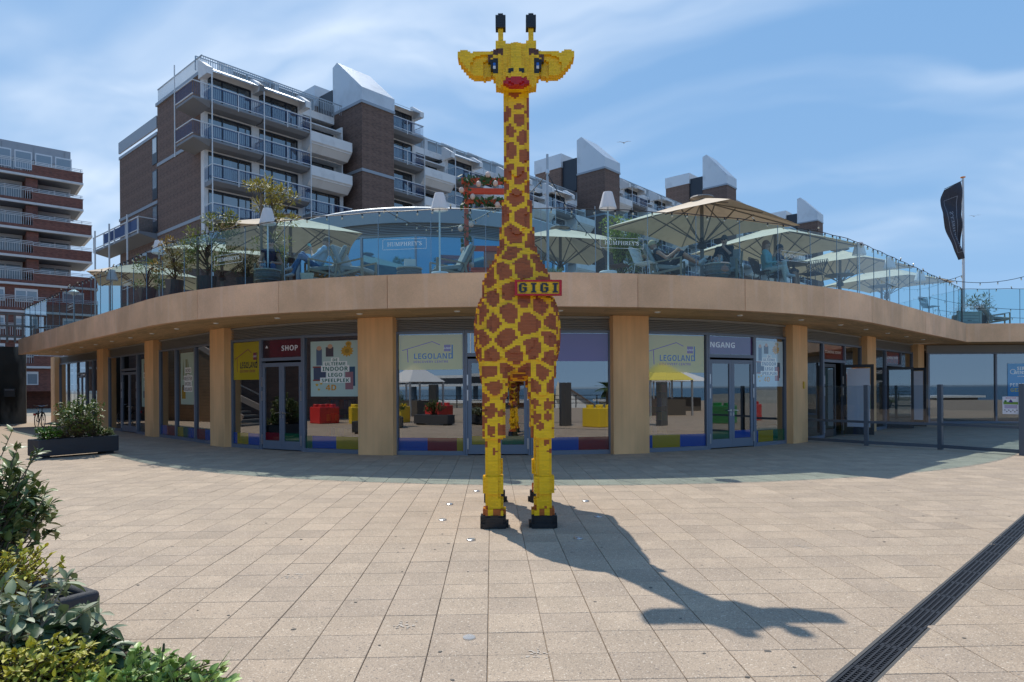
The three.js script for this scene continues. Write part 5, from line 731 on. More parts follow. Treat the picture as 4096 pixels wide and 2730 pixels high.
    if (!at(i, j + 1, k)) {
      face(b, [o[0], o[1] + CY, o[2] + C], [C, 0, 0], [0, 0, -C], [0, 1, 0]);
      for (const [sx, sz] of stud) { const r = 0.0052, h = 0.0065, cx = o[0] + sx, cz = o[2] + sz, y0 = o[1] + CY; for (let q = 0; q < 6; q++) { const a0 = q * 1.0472, a1 = a0 + 1.0472, p0 = [cx + Math.sin(a0) * r, y0, cz + Math.cos(a0) * r], p1 = [cx + Math.sin(a1) * r, y0, cz + Math.cos(a1) * r], am = a0 + 0.5236, nn = [Math.sin(am), 0, Math.cos(am)]; const T = [p0, p1, [p1[0], y0 + h, p1[2]], p0, [p1[0], y0 + h, p1[2]], [p0[0], y0 + h, p0[2]]]; for (const v of T) { b.p.push(...v); b.n.push(...nn); b.u.push(v[0], v[1]); } b.p.push(cx, y0 + h, cz, p0[0], y0 + h, p0[2], p1[0], y0 + h, p1[2]); for (let v = 0; v < 3; v++) { b.n.push(0, 1, 0); b.u.push(cx, cz); } } }
    }
  }
  // moulded seams between single bricks: fine relief only
  const seam = tex(512, 512, (u, v) => { const row = Math.floor(v * 20), e = v * 20 - row, w = (u * 10 + (row % 2) * 0.5 + hash3(row, 1, 1) * 0.3) % 1; return e < 0.07 || w < 0.025 ? 0.1 : 1 - 0.35 * hash3(Math.floor(u * 10 + (row % 2) * 0.5 + hash3(row, 1, 1) * 0.3), row, 3); }, false);
  const brickTone = tex(256, 256, (u, v) => { const row = Math.floor(v * 20), k = 0.84 + 0.22 * hash3(Math.floor(u * 10 + (row % 2) * 0.5), row, 8); return [k, k, k]; });
  const plast = (r, g, b, ro = 0.27) => phys(r, g, b, ro, { bumpMap: rep(seam, 0.64, 0.384), bumpScale: 0.003, map: rep(brickTone, 0.64, 0.384), specularIntensity: 0.9 });
  const mats = { y: plast(0.97, 0.585, 0.006), b: plast(0.40, 0.098, 0.020), o: plast(0.48, 0.12, 0.02), d: plast(0.13, 0.04, 0.018), k: plast(0.016, 0.018, 0.022, 0.25), r: plast(0.52, 0.012, 0.02), w: plast(0.75, 0.76, 0.78), u: plast(0.02, 0.14, 0.55) };
  const subName = { b: 'coat_patch', o: 'fringe_bricks', k: 'black_bricks', r: 'lips', w: 'eye_glint', u: 'iris', d: 'eyebrow' };
  const owners = {};
  const geoOf = (b) => { const g = new THREE.BufferGeometry(); g.setAttribute('position', new THREE.Float32BufferAttribute(b.p, 3)); g.setAttribute('normal', new THREE.Float32BufferAttribute(b.n, 3)); g.setAttribute('uv', new THREE.Float32BufferAttribute(b.u, 2)); return g; };
  for (const [key, b] of bins) { const [ps, c] = key.split('|'); if (c === 'y') owners[ps] = mesh(partName[ps[0]], geoOf(b), mats.y, G); }
  for (const [key, b] of bins) { const [ps, c] = key.split('|'); if (c === 'y') continue; const own = owners[ps] || G, n = c[0] === 'k' && ps > '5' && ps[0] !== '5' ? 'hoof' : c[0] === 'k' && ps[0] === '5' ? 'horn_tip' : c[0] === 'k' ? (c.endsWith('n') ? 'nostril' : 'eye') : subName[c[0]]; mesh(n, geoOf(b), mats[c[0]], own); }
  // name board held against the chest
  const sg = sub('name_board', G); sg.position.set(-0.035, 2.862, 0.33); sg.rotation.z = -0.006;
  const u = 0.0163, W = 35, Hh = 11.5; const fr = new MB(); fr.span(0, W * u, 0, 1.3 * u, 0, 0.05).span(0, W * u, Hh * u - 1.3 * u, Hh * u, 0, 0.05).span(0, 2 * u, 1.3 * u, Hh * u - 1.3 * u, 0, 0.05).span(W * u - 2 * u, W * u, 1.3 * u, Hh * u - 1.3 * u, 0, 0.05);
  for (let i = 0; i < 34; i++) fr.box((i + 0.9) * u, Hh * u + 0.003, 0.025, 0.009, 0.006, 0.009); fr.build('board_frame', mats.r, sg);
  new MB().span(2 * u, W * u - 2 * u, 1.3 * u, Hh * u - 1.3 * u, 0, 0.036).build('board_panel', mats.y, sg);
  new MB().span(0.05, W * u - 0.05, 0.03, Hh * u - 0.03, -0.16, 0).build('board_mount', mats.b, sg);
  const gl = { G: ['.####.', '##..##', '##....', '##.###', '##..##', '##..##', '.####.'], I: ['####', '.##.', '.##.', '.##.', '.##.', '.##.', '####'] };
  [['G', 3.1], ['I', 12.1], ['G', 19.0], ['I', 28.1]].forEach(([ch, x0]) => { const b = new MB(); gl[ch].forEach((row, r) => [...row].forEach((c, i) => { if (c === '#') b.span((x0 + i) * u, (x0 + i + 1) * u, (9.2 - r - 1) * u, (9.2 - r) * u, 0.034, 0.05); })); b.build('letter', std(0.008, 0.016, 0.035, 0.35), sg); });
}
// ---------------------------------------------------------------- plants
function addLeaf(mb, p, d, n, L, W, bend = 0.15) {              // a folded, bent blade from p along d, shaded smoothly, paler along its midrib
  const s = V(0, 0, 0).crossVectors(d, n).normalize(), up = V(0, 0, 0).crossVectors(s, d).normalize(), T = [[0, 0.04], [0.22, 0.78], [0.5, 1], [0.78, 0.62], [1, 0.02]], fast = W < 0.012, Q = fast ? [T[0], T[2], T[4]] : T;
  const row = Q.map(([t, w]) => { const m = p.clone().addScaledVector(d, L * t).addScaledVector(up, -bend * L * t * t), nu = up.clone().addScaledVector(d, 2 * bend * t).normalize(); return [-1, 0, 1].map((k) => ({ v: m.clone().addScaledVector(s, k * w * W / 2).addScaledVector(up, k ? w * W * 0.14 : 0), n: nu.clone().addScaledVector(s, -k * 0.5).normalize(), u: [k, t * 2], k })); });
  const c0 = mb.col || [1, 1, 1], push = (q) => { const w = q.v.clone().applyMatrix4(mb.m), nn = q.n.clone().transformDirection(mb.m), f = q.k ? 0.94 : 1.2; mb.p.push(w.x, w.y, w.z); mb.n.push(nn.x, nn.y, nn.z); mb.u.push(...q.u); if (mb.col) (mb.c ||= []).push(c0[0] * f, c0[1] * f, c0[2] * f); };
  for (let i = 0; i + 1 < row.length; i++) for (let k = 0; k < 2; k++) { const A = row[i][k], B = row[i][k + 1], C = row[i + 1][k + 1], D = row[i + 1][k]; [A, B, C, A, C, D].forEach(push); }
}
const leafMat = (gloss = 0.42, tr = 0.22) => phys(1, 1, 1, gloss, { vertexColors: true, transmission: tr, thickness: 0, side: THREE.DoubleSide, specularIntensity: 0.8 });
const LEAF = { gloss: leafMat(0.42, 0.22), soft: leafMat(0.62, 0.32) };
const rdir = (R) => { const z = R() * 2 - 1, a = R() * 6.2832, r = Math.sqrt(1 - z * z); return V(r * Math.cos(a), z, r * Math.sin(a)); };
const tint = (R, a, b, v = 0.3) => { const k = (1 - v / 2 + v * R()), t = R(); return [mix(a[0], b[0], t) * k, mix(a[1], b[1], t) * k, mix(a[2], b[2], t) * k]; };
// twigs out of a base to points in a bumpy crown, leaves spread along them
function bush(parent, R, base, c, rad, twigs, leaves, L, W, colA, colB, mat, o = {}) {
  const stem = new MB(), lf = new MB(); let own = 0;
  for (let i = 0; i < twigs; i++) {
    const q = rdir(R), lump = 0.75 + 0.5 * vnoise(q.x * 2 + 5, q.y * 2 + 3, q.z * 2 + (o.seed || 0)); if (q.y < (o.floor ?? -0.4)) q.y = -q.y * 0.6; const end = c.clone().add(V(q.x * rad.x, q.y * rad.y, q.z * rad.z).multiplyScalar(lump * (0.55 + 0.45 * Math.sqrt(R()))));
    const m = base.clone().lerp(end, 0.5).add(V((R() - 0.5) * 0.15, 0.12 * rad.y, (R() - 0.5) * 0.15)), P = [base.clone().add(V((R() - 0.5) * 0.1, 0, (R() - 0.5) * 0.1)), m, end]; stem.path(P, 0.009 * (o.thick || 1), 4, 0.0025);
    for (let k = 0; k < leaves; k++) {
      const f = 1 - 0.62 * R() * R(), pt = f > 0.5 ? m.clone().lerp(end, (f - 0.5) * 2) : P[0].clone().lerp(m, f * 2), out = end.clone().sub(m).normalize().multiplyScalar(0.5).add(rdir(R)).add(V(0, o.lift ?? 0.25, 0)).normalize(), nn = V((R() - 0.5) * 0.9, 1, (R() - 0.5) * 0.9).normalize(); const s = 0.5 + 0.75 * R();
      const cl = tint(R, colA, colB, 0.5);
      if (o.single && own < o.single && k % 3 === 0 && (!o.side || pt.z > o.side)) { const b = new MB(); b.col = cl; addLeaf(b, V(0, 0, 0), out, nn, L * s, W * s, 0.2); const ob = b.build('leaf', mat, parent); ob.position.copy(pt); own++; } else { lf.col = cl; addLeaf(lf, pt, out, nn, L * s, W * s, 0.2); }
    }
  }
  stem.build('stems', o.bark || (M.bark ||= std(0.10, 0.07, 0.045, 0.9)), parent).userData.kind = 'stuff'; lf.build('foliage', mat, parent).userData.kind = 'stuff';
}
function planterBox(label, X, D, turn, L = 2.0, W = 0.62, H = 0.44) {
  const t = thing('planter', label, 'planter', [X, 0, -D], turn), m = (M.planter ||= std(0.040, 0.042, 0.050, 0.72, { map: rep(mottle, 0.35), bumpMap: rep(grime, 0.4), bumpScale: 0.002 }));
  const b = new MB(), wall = (x, z, w, d) => b.add(new RoundedBoxGeometry(w, H, d, 3, 0.028), new THREE.Matrix4().setPosition(x, 0.06 + H / 2, z));
  wall(0, W / 2 - 0.035, L, 0.07); wall(0, -W / 2 + 0.035, L, 0.07); wall(L / 2 - 0.035, 0, 0.07, W - 0.02); wall(-L / 2 + 0.035, 0, 0.07, W - 0.02); b.span(-L / 2 + 0.03, L / 2 - 0.03, 0.07, 0.12, -W / 2 + 0.03, W / 2 - 0.03); b.build('trough', m, t);
  for (const x of [-L / 2 + 0.2, L / 2 - 0.2]) new MB().span(x - 0.1, x + 0.1, 0, 0.075, -W / 2 + 0.08, W / 2 - 0.08).build('foot', m, t);
  new MB().span(-L / 2 + 0.06, L / 2 - 0.06, 0.12, H - 0.03, -W / 2 + 0.06, W / 2 - 0.06).build('soil', std(0.035, 0.025, 0.018, 1), t); return t;
}
const plant = (name, label, cat = 'shrub') => thing(name, label, cat);
const PT = Math.atan2(0.85, 0.525);
const G1 = [0.07, 0.12, 0.025], G2 = [0.14, 0.20, 0.045], YG = [0.28, 0.30, 0.025], YL = [0.55, 0.47, 0.035], SIL = [0.19, 0.22, 0.13], DK = [0.03, 0.065, 0.02], OL = [0.14, 0.14, 0.03];
{
  planterBox('long dark grey planter with mixed shrubs in front of the glazed shops', -11.83, 17.97, PT);
  const R = rng(101), sy = 0.44, at = (x, z) => V(-11.83 + x * 0.525 - z * -0.85, sy, -(17.97 + x * 0.85 - z * 0.525)); // along, across
  const a = plant('tall_shrub', 'tall glossy shrub in the middle of the long grey planter'); bush(a, R, at(0.1, 0), V(-11.75, 1.08, -18.0), V(0.62, 0.5, 0.55), 110, 13, 0.10, 0.048, G2, [0.16, 0.2, 0.05], LEAF.gloss, { seed: 3, lift: 0.3, floor: -0.6 });
  const b = plant('low_shrub', 'bright green broad leaved plant spilling over the planter corner'); bush(b, R, at(-0.68, 0.05), at(-0.66, 0.06).add(V(0, 0.16, 0)), V(0.33, 0.26, 0.33), 60, 12, 0.075, 0.042, [0.06, 0.15, 0.02], [0.14, 0.26, 0.03], LEAF.gloss, { lift: 0.5 });
  const c = plant('low_shrub', 'yellow green fine leaved shrub beside the tall glossy shrub'); bush(c, R, at(-0.25, 0.05), at(-0.25, 0.1).add(V(0, 0.2, 0)), V(0.36, 0.26, 0.33), 80, 16, 0.04, 0.018, OL, [0.24, 0.24, 0.03], LEAF.soft);
  const d = plant('low_shrub', 'deep green bushy plant under the tall glossy shrub'); bush(d, R, at(0.42, 0.05), at(0.42, 0.1).add(V(0, 0.18, 0)), V(0.38, 0.28, 0.33), 80, 14, 0.055, 0.024, [0.03, 0.09, 0.012], [0.10, 0.18, 0.02], LEAF.gloss);
  const e = plant('low_shrub', 'pale variegated tuft at the far planter end'); bush(e, R, at(0.82, 0), at(0.82, 0.02).add(V(0, 0.12, 0)), V(0.2, 0.18, 0.22), 60, 12, 0.045, 0.016, [0.3, 0.34, 0.14], [0.42, 0.4, 0.12], LEAF.soft);
}
{ // planters by the viewer
  planterBox('dark grey planter filled with a large rounded shrub and yellow shrub', -2.6 - 0.525 - 0.255 + 0.02, 4.15 - 0.85 + 0.157, PT);
  planterBox('dark grey planter with silver leaved shrub, light green shrub and grass', -1.5 - 0.525 - 0.255, 3.0 - 0.85 + 0.157, PT);
  planterBox('dark grey planter end showing behind the rounded shrub', -11.35, 12.7, PT);
  const R = rng(202), DKG = [0.075, 0.12, 0.03];
  const a = plant('rounded_shrub', 'large rounded shrub with dark leathery leaves in the grey planter'); bush(a, R, V(-3.25, 0.42, -4.0), V(-3.58, 0.90, -4.35), V(0.52, 0.44, 0.48), 150, 15, 0.085, 0.042, DKG, [0.22, 0.26, 0.09], LEAF.gloss, { single: 150, side: -4.4, seed: 8 });
  bush(a, R, V(-3.3, 0.5, -4.1), V(-3.38, 1.32, -4.3), V(0.3, 0.2, 0.25), 9, 10, 0.075, 0.036, [0.12, 0.17, 0.06], [0.2, 0.24, 0.09], LEAF.gloss, { floor: 0 });
  const b = plant('yellow_shrub', 'small yellow leaved shrub below the large rounded shrub'); bush(b, R, V(-2.98, 0.42, -3.7), V(-2.86, 0.66, -3.72), V(0.3, 0.22, 0.26), 130, 18, 0.034, 0.018, YG, YL, LEAF.soft);
  const c = plant('silver_shrub', 'arching shrub with silvery backed leaves hanging over the planter edge'); bush(c, R, V(-2.2, 0.40, -2.85), V(-2.28, 0.66, -3.12), V(0.36, 0.24, 0.3), 48, 12, 0.095, 0.040, [0.12, 0.17, 0.06], [0.38, 0.40, 0.28], LEAF.soft, { single: 140, lift: -0.15, thick: 1.3, seed: 4, bark: std(0.22, 0.16, 0.11, 0.8) });
  bush(c, R, V(-2.2, 0.40, -2.75), V(-1.95, 0.56, -2.95), V(0.34, 0.18, 0.24), 34, 9, 0.105, 0.055, DK, [0.08, 0.13, 0.05], LEAF.gloss, { lift: -0.4, single: 80 });
  const d = plant('yellow_shrub', 'yellow leaved shrub under the silvery arching shrub'); bush(d, R, V(-2.1, 0.40, -2.75), V(-1.98, 0.58, -2.74), V(0.32, 0.14, 0.16), 130, 16, 0.034, 0.018, YG, YL, LEAF.soft, { floor: 0 });
  const e = plant('light_green_shrub', 'low shrub with small rounded light green leaves at the planter end'); bush(e, R, V(-1.72, 0.40, -2.66), V(-1.60, 0.47, -2.76), V(0.42, 0.17, 0.26), 190, 14, 0.044, 0.028, [0.15, 0.25, 0.05], [0.36, 0.46, 0.14], LEAF.gloss, { single: 70, lift: 0.7, floor: 0 });
  const f = plant('grass_tuft', 'tuft of green grass blades beside the light green shrub', 'grass plant'), gb = new MB(); for (let i = 0; i < 70; i++) { gb.col = tint(R, [0.08, 0.14, 0.02], [0.2, 0.24, 0.05]); const p = V(-1.42 + (R() - 0.5) * 0.2, 0.38, -2.66 + (R() - 0.5) * 0.14); addLeaf(gb, p, V((R() - 0.5) * 0.9, 1, (R() - 0.5) * 0.9).normalize(), V(R() - 0.5, 0.2, R() - 0.5), 0.16 + R() * 0.16, 0.009, 0.5); } gb.build('blades', LEAF.soft, f).userData.kind = 'stuff'; new MB().path([V(-1.47, 0.42, -2.75), V(-1.46, 0.62, -2.76), V(-1.455, 0.66, -2.76)], 0.0022, 4).tube(V(-1.455, 0.655, -2.76), V(-1.452, 0.69, -2.76), 0.006, 0.004, 6).build('seed_head', std(0.05, 0.06, 0.03, 0.8), f);
  const g = plant('yellow_leaved_plant', 'bright yellow broad leaved plant among the green shrubs', 'plant'), yb = new MB(); for (let i = 0; i < 22; i++) { yb.col = tint(R, [0.5, 0.46, 0.04], [0.3, 0.36, 0.04]); addLeaf(yb, V(-1.68 + (R() - 0.5) * 0.06, 0.46, -2.66), V((R() - 0.5) * 1.6, 0.8, 0.2 + (R() - 0.5)).normalize(), V(R() - 0.5, 0.7, R()), 0.17, 0.045, 0.3); } yb.build('leaves', LEAF.soft, g).userData.kind = 'stuff';
  const h = plant('reddish_shrub', 'small dry reddish shrub beside the silvery shrub'); bush(h, R, V(-1.83, 0.40, -2.95), V(-1.80, 0.52, -2.98), V(0.06, 0.13, 0.07), 34, 10, 0.022, 0.007, [0.10, 0.035, 0.02], [0.17, 0.08, 0.04], LEAF.soft, { lift: 0.8 });
}
// small trees and tub plants on the terrace
function terraceTree(label, px, d, top, clumps, o) {
  const t = thing('terrace_tree', label, 'tree', [atX(px, d), FLOOR, -d]), R = rng(o.seed), tr = new MB(), lf = new MB(), H = top - FLOOR;
  new MB().lathe(0, 0, 0, [[0.2, 0], [0.26, 0.42], [0.24, 0.42], [0.2, 0.36], [0, 0.36]], 14).build('pot', std(0.10, 0.09, 0.085, 0.8), t);
  tr.path([V(0, 0.3, 0), V(0.03, H * 0.3, 0.02), V(-0.02, H * 0.55, 0)], 0.035, 6, 0.022);
  for (const [x, y, r, n] of clumps) { const c = V(x, y, (R() - 0.5) * 0.7), b = V((R() - 0.5) * 0.06, Math.min(H * 0.5, y * 0.6), 0); tr.path([b, b.clone().lerp(c, 0.5).add(V((R() - 0.5) * 0.15, 0.08, 0)), c], 0.018, 5, 0.006);
    for (let i = 0; i < n; i++) { const q = rdir(R), p = c.clone().addScaledVector(q, r * Math.cbrt(R())); lf.col = tint(R, o.a, o.b, 0.6); addLeaf(lf, p, q.clone().add(V(0, 0.5, 0)).normalize(), V(R() - 0.5, 1, R() - 0.5).normalize(), o.L * (0.7 + 0.6 * R()), o.L * o.w, 0.2); } }
  tr.build('trunk', M.bark, t); lf.build('crown', LEAF.soft, t).userData.kind = 'stuff'; if (o.stake) new MB().tube(V(-0.2, 0, 0.12), V(-0.2, H * 0.82, 0.12), 0.035, 0.035, 8).build('stake', std(0.19, 0.14, 0.09, 0.8), t); return t;
}
{
  const R = rng(9), cl = (n, x0, x1, y0, y1, r, k) => Array.from({ length: n }, () => [mix(x0, x1, R()), mix(y0, y1, R()), r * (0.7 + 0.6 * R()), k]);
  terraceTree('tall open shrub with olive yellow leaf rosettes and a wooden stake', 1085, 17.9, 7.5, cl(19, -0.85, 0.8, 1.6, 2.95, 0.15, 80).concat(cl(8, -0.6, 0.4, 0.8, 1.5, 0.15, 60)), { seed: 3, a: [0.30, 0.28, 0.05], b: [0.46, 0.38, 0.08], L: 0.10, w: 0.34, stake: true });
  terraceTree('dense small leaved tree beside the tall open shrub', 830, 18.3, 6.7, cl(24, -0.75, 0.75, 0.8, 2.15, 0.2, 85), { seed: 4, a: [0.14, 0.18, 0.04], b: [0.32, 0.32, 0.08], L: 0.085, w: 0.38, stake: true });
  terraceTree('reddish bushy tree behind the left end floor lamp'.replace('left end ', ''), 700, 18.9, 6.35, cl(15, -0.5, 0.5, 0.6, 1.7, 0.17, 70), { seed: 5, a: [0.38, 0.22, 0.06], b: [0.26, 0.22, 0.05], L: 0.08, w: 0.4 });
  terraceTree('small green tree near the thin end of the curved glass', 590, 20.4, 6.0, cl(11, -0.4, 0.4, 0.5, 1.3, 0.18, 70), { seed: 6, a: [0.12, 0.18, 0.04], b: [0.26, 0.3, 0.08], L: 0.08, w: 0.4 });
  terraceTree('tufted dry grass shrub under the parasol by the reading woman', 985, 18.6, 5.6, cl(14, -0.35, 0.35, 0.4, 1.0, 0.2, 60), { seed: 7, a: [0.22, 0.17, 0.06], b: [0.12, 0.13, 0.04], L: 0.14, w: 0.1 });
  terraceTree('bright green leafy tree behind the white rope chair', 2490, 20.2, 6.95, cl(30, -0.4, 0.5, 0.9, 2.3, 0.24, 120), { seed: 8, a: [0.18, 0.26, 0.03], b: [0.40, 0.44, 0.07], L: 0.08, w: 0.45 });
  terraceTree('leafy shrub with dark stems behind the bistro table', 2590, 19.6, 6.1, cl(18, -0.6, 0.6, 0.6, 1.5, 0.18, 60), { seed: 11, a: [0.10, 0.15, 0.03], b: [0.26, 0.29, 0.06], L: 0.07, w: 0.3 });
  terraceTree('sparse long leaved shrub beside the pale crate planter', 3925, 29.8, 6.0, cl(14, -0.5, 0.55, 0.5, 1.35, 0.2, 26), { seed: 12, a: [0.10, 0.13, 0.05], b: [0.2, 0.2, 0.09], L: 0.16, w: 0.22 });
  const bowl = thing('plant_bowl', 'low dark bowl of flowering grass near the giraffe neck', 'plant pot'); put(bowl, 2216, 16.6, FLOOR); new MB().lathe(0, 0, 0, [[0.16, 0], [0.27, 0.13], [0.27, 0.15], [0.22, 0.13]], 16).build('bowl', std(0.05, 0.055, 0.06, 0.6), bowl); const gb = new MB(), Q = rng(14); for (let i = 0; i < 160; i++) { gb.col = tint(Q, [0.14, 0.2, 0.05], [0.36, 0.36, 0.16]); addLeaf(gb, V((Q() - 0.5) * 0.4, 0.12, (Q() - 0.5) * 0.3), V((Q() - 0.5) * 1.3, 1, (Q() - 0.5)).normalize(), V(Q() - 0.5, 0.2, Q() - 0.5), 0.1 + Q() * 0.16, 0.009, 0.4); } gb.build('grass', LEAF.soft, bowl).userData.kind = 'stuff';
}
{ // crate planter and bench by the flagpole
  const t = thing('crate_planter', 'pale grey timber crate planter behind the straight glass', 'planter'); put(t, 3865, 29.1, FTOP - 0.06, 0.06); const m = std(0.40, 0.44, 0.42, 0.8, { map: rep(mottle, 0.6) }); for (let k = 0; k < 4; k++) new MB().span(-0.46, 0.46, 0.04 + k * 0.14, 0.165 + k * 0.14, 0.2, 0.24).build('board', m, t); for (const x of [-0.49, 0.49]) new MB().span(x - 0.05, x + 0.05, 0, 0.66, 0.17, 0.26).build('post', m, t); new MB().span(-0.5, 0.5, 0.58, 0.62, 0.15, 0.28).build('rim', m, t); new MB().span(-0.45, 0.45, 0.02, 0.5, -0.25, 0.19).build('soil_box', M.greyWood, t);
  const tx = canvasTex(128, 40, (x, w, h) => { x.clearRect(0, 0, w, h); x.fillStyle = '#222a2c'; x.font = 'bold 34px sans-serif'; x.textAlign = 'center'; x.fillText('RECO', 64, 32); }); new MB().quad(V(-0.13, 0.2, 0.243), V(0.13, 0.2, 0.243), V(0.13, 0.27, 0.243), V(-0.13, 0.27, 0.243), [0, 0], [1, 0], [1, 1], [0, 1]).build('lettering', new THREE.MeshStandardMaterial({ map: tx, transparent: true }), t);
  put(loungeChair('pale wooden lounge chair beside the crate planter by the flagpole'), 3995, 29.3, FTOP - 0.05, 1.2);
  put(ropeChair('dark slatted chair behind the glass near the corner post', blackM), 3725, 26.5, FLOOR, 0.5);
}
// ---------------------------------------------------------------- flag
{
  const t = thing('flagpole', 'tall pale flagpole with orange cap flying a black banner', 'flagpole', [atX(3858, 29.5), FTOP - 0.06, -29.5]);
  new MB().tube(V(0, 0, 0), V(0, 6.62, 0), 0.062, 0.045, 10).build('pole', std(0.55, 0.57, 0.6, 0.4), t); new MB().lathe(0, 6.62, 0, [[0, 0], [0.1, 0.02], [0.1, 0.05], [0, 0.08]], 14).build('cap', std(0.75, 0.25, 0.03, 0.5), t); new MB().beam(V(0, 6.52, 0), V(-0.86, 6.12, 0.05), 0.025, 0.025).build('arm', M.black, t);
  const wv = [[0, 0.86], [0.12, 1.0], [0.25, 1.02], [0.4, 0.93], [0.55, 0.76], [0.7, 0.56], [0.85, 0.38], [1, 0.12]], hx = [[0, 0.10], [0.35, 0.06], [0.45, 0.12], [0.6, 0.08], [0.8, 0.03], [1, 0.0]], P = (u, v) => { const w = lerpT(wv, v); return V(-mix(lerpT(hx, v), w, u), mix(6.48, 3.05, v) - mix(0, 0.40, u) * (1 - v * 0.9), 0.10 * Math.sin(u * 7 + v * 5) * (0.3 + v) + 0.06 * Math.sin(v * 14 + u * 3)); };
  const b = new MB(), n = 14, k = 30; for (let i = 0; i < n; i++) for (let j = 0; j < k; j++) { const u0 = i / n, u1 = (i + 1) / n, v0 = j / k, v1 = (j + 1) / k; b.quad(P(u1, v1), P(u0, v1), P(u0, v0), P(u1, v0), [u1, 1 - v1], [u0, 1 - v1], [u0, 1 - v0], [u1, 1 - v0]); }
  const tx = canvasTex(160, 640, (x, w, h) => { x.fillStyle = '#30333f'; x.fillRect(0, 0, w, h); x.strokeStyle = '#8d93a0'; x.lineWidth = 3; x.strokeRect(34, 110, 92, 470); x.save(); x.translate(98, 560); x.rotate(-Math.PI / 2); x.fillStyle = '#9aa0ac'; x.font = '52px serif'; x.fillText("HUMPHREY'S", 0, 0, 410); x.restore(); });
  b.build('banner', new THREE.MeshStandardMaterial({ map: tx, roughness: 0.7, side: THREE.DoubleSide }), t);
}
// ---------------------------------------------------------------- glass fence on the plaza
{
  const t = thing('glass_fence', 'grey framed glass screen fence beside the open shop doors', 'fence'), P = [[9.3, 21.15], [10.39, 19.5], [11.68, 18.13], [12.66, 16.5], [13.9, 14.9]].map(([x, d]) => V(x, 0, -d));
  const fm = std(0.10, 0.12, 0.15, 0.45, { metalness: 0.3 });
  P.slice(0, 4).forEach((p, i) => { const d = P[i + 1].clone().sub(P[i]); const turn = Math.atan2(-d.z, d.x); new MB().at(p.x, 0, p.z, turn).span(-0.055, 0.055, 0, 1.78, -0.05, 0.05).build('post', fm, t); });
  for (let i = 0; i < 4; i++) { const d = P[i + 1].clone().sub(P[i]), L = d.length(), turn = Math.atan2(-d.z, d.x), m = new THREE.Matrix4().makeRotationY(turn).setPosition(P[i].x, 0, P[i].z), g = sub('panel', t); new MB(m).span(0.055, L - 0.055, 0.05, 0.14, -0.03, 0.03).build('bottom_rail', fm, g); new MB(m).span(0.055, L - 0.055, 0.66, 0.73, -0.03, 0.03).build('middle_rail', fm, g); for (const [y0, y1] of [[0.13, 0.67], [0.72, 1.76]]) new MB(m).quad(V(0.06, y0, 0), V(L - 0.06, y0, 0), V(L - 0.06, y1, 0), V(0.06, y1, 0)).build('pane', M.fenceGlass, g); 
    if (i === 2) film(g, m, L * 0.78, L * 0.97, 1.02, 1.46, filmM(canvasTex(256, 300, (x, w, h) => { x.fillStyle = '#eceaf2'; x.fillRect(0, 0, w, h); x.fillStyle = '#b03a4e'; x.font = 'bold 26px sans-serif'; x.textAlign = 'center'; x.fillText('BEACH TOUR', 128, 32, 200); x.fillStyle = '#7ea14e'; x.fillRect(14, 90, 228, 44); x.fillStyle = '#5b4a8a'; x.beginPath(); x.moveTo(90, 100); x.lineTo(128, 44); x.lineTo(168, 100); x.fill(); x.fillStyle = '#3f7a44'; x.beginPath(); x.arc(46, 80, 20, 0, 7); x.fill(); for (let k = 0; k < 4; k++) { x.fillStyle = '#6b3f8f'; x.fillRect(30, 146 + k * 15, 196, 7); } x.fillStyle = '#35343c'; for (let k = 0; k < 7; k++) { x.beginPath(); x.arc(36 + k * 31, 232 + (k % 2) * 26, 10, 0, 7); x.fill(); } })), 0.008, 'poster'); }
}
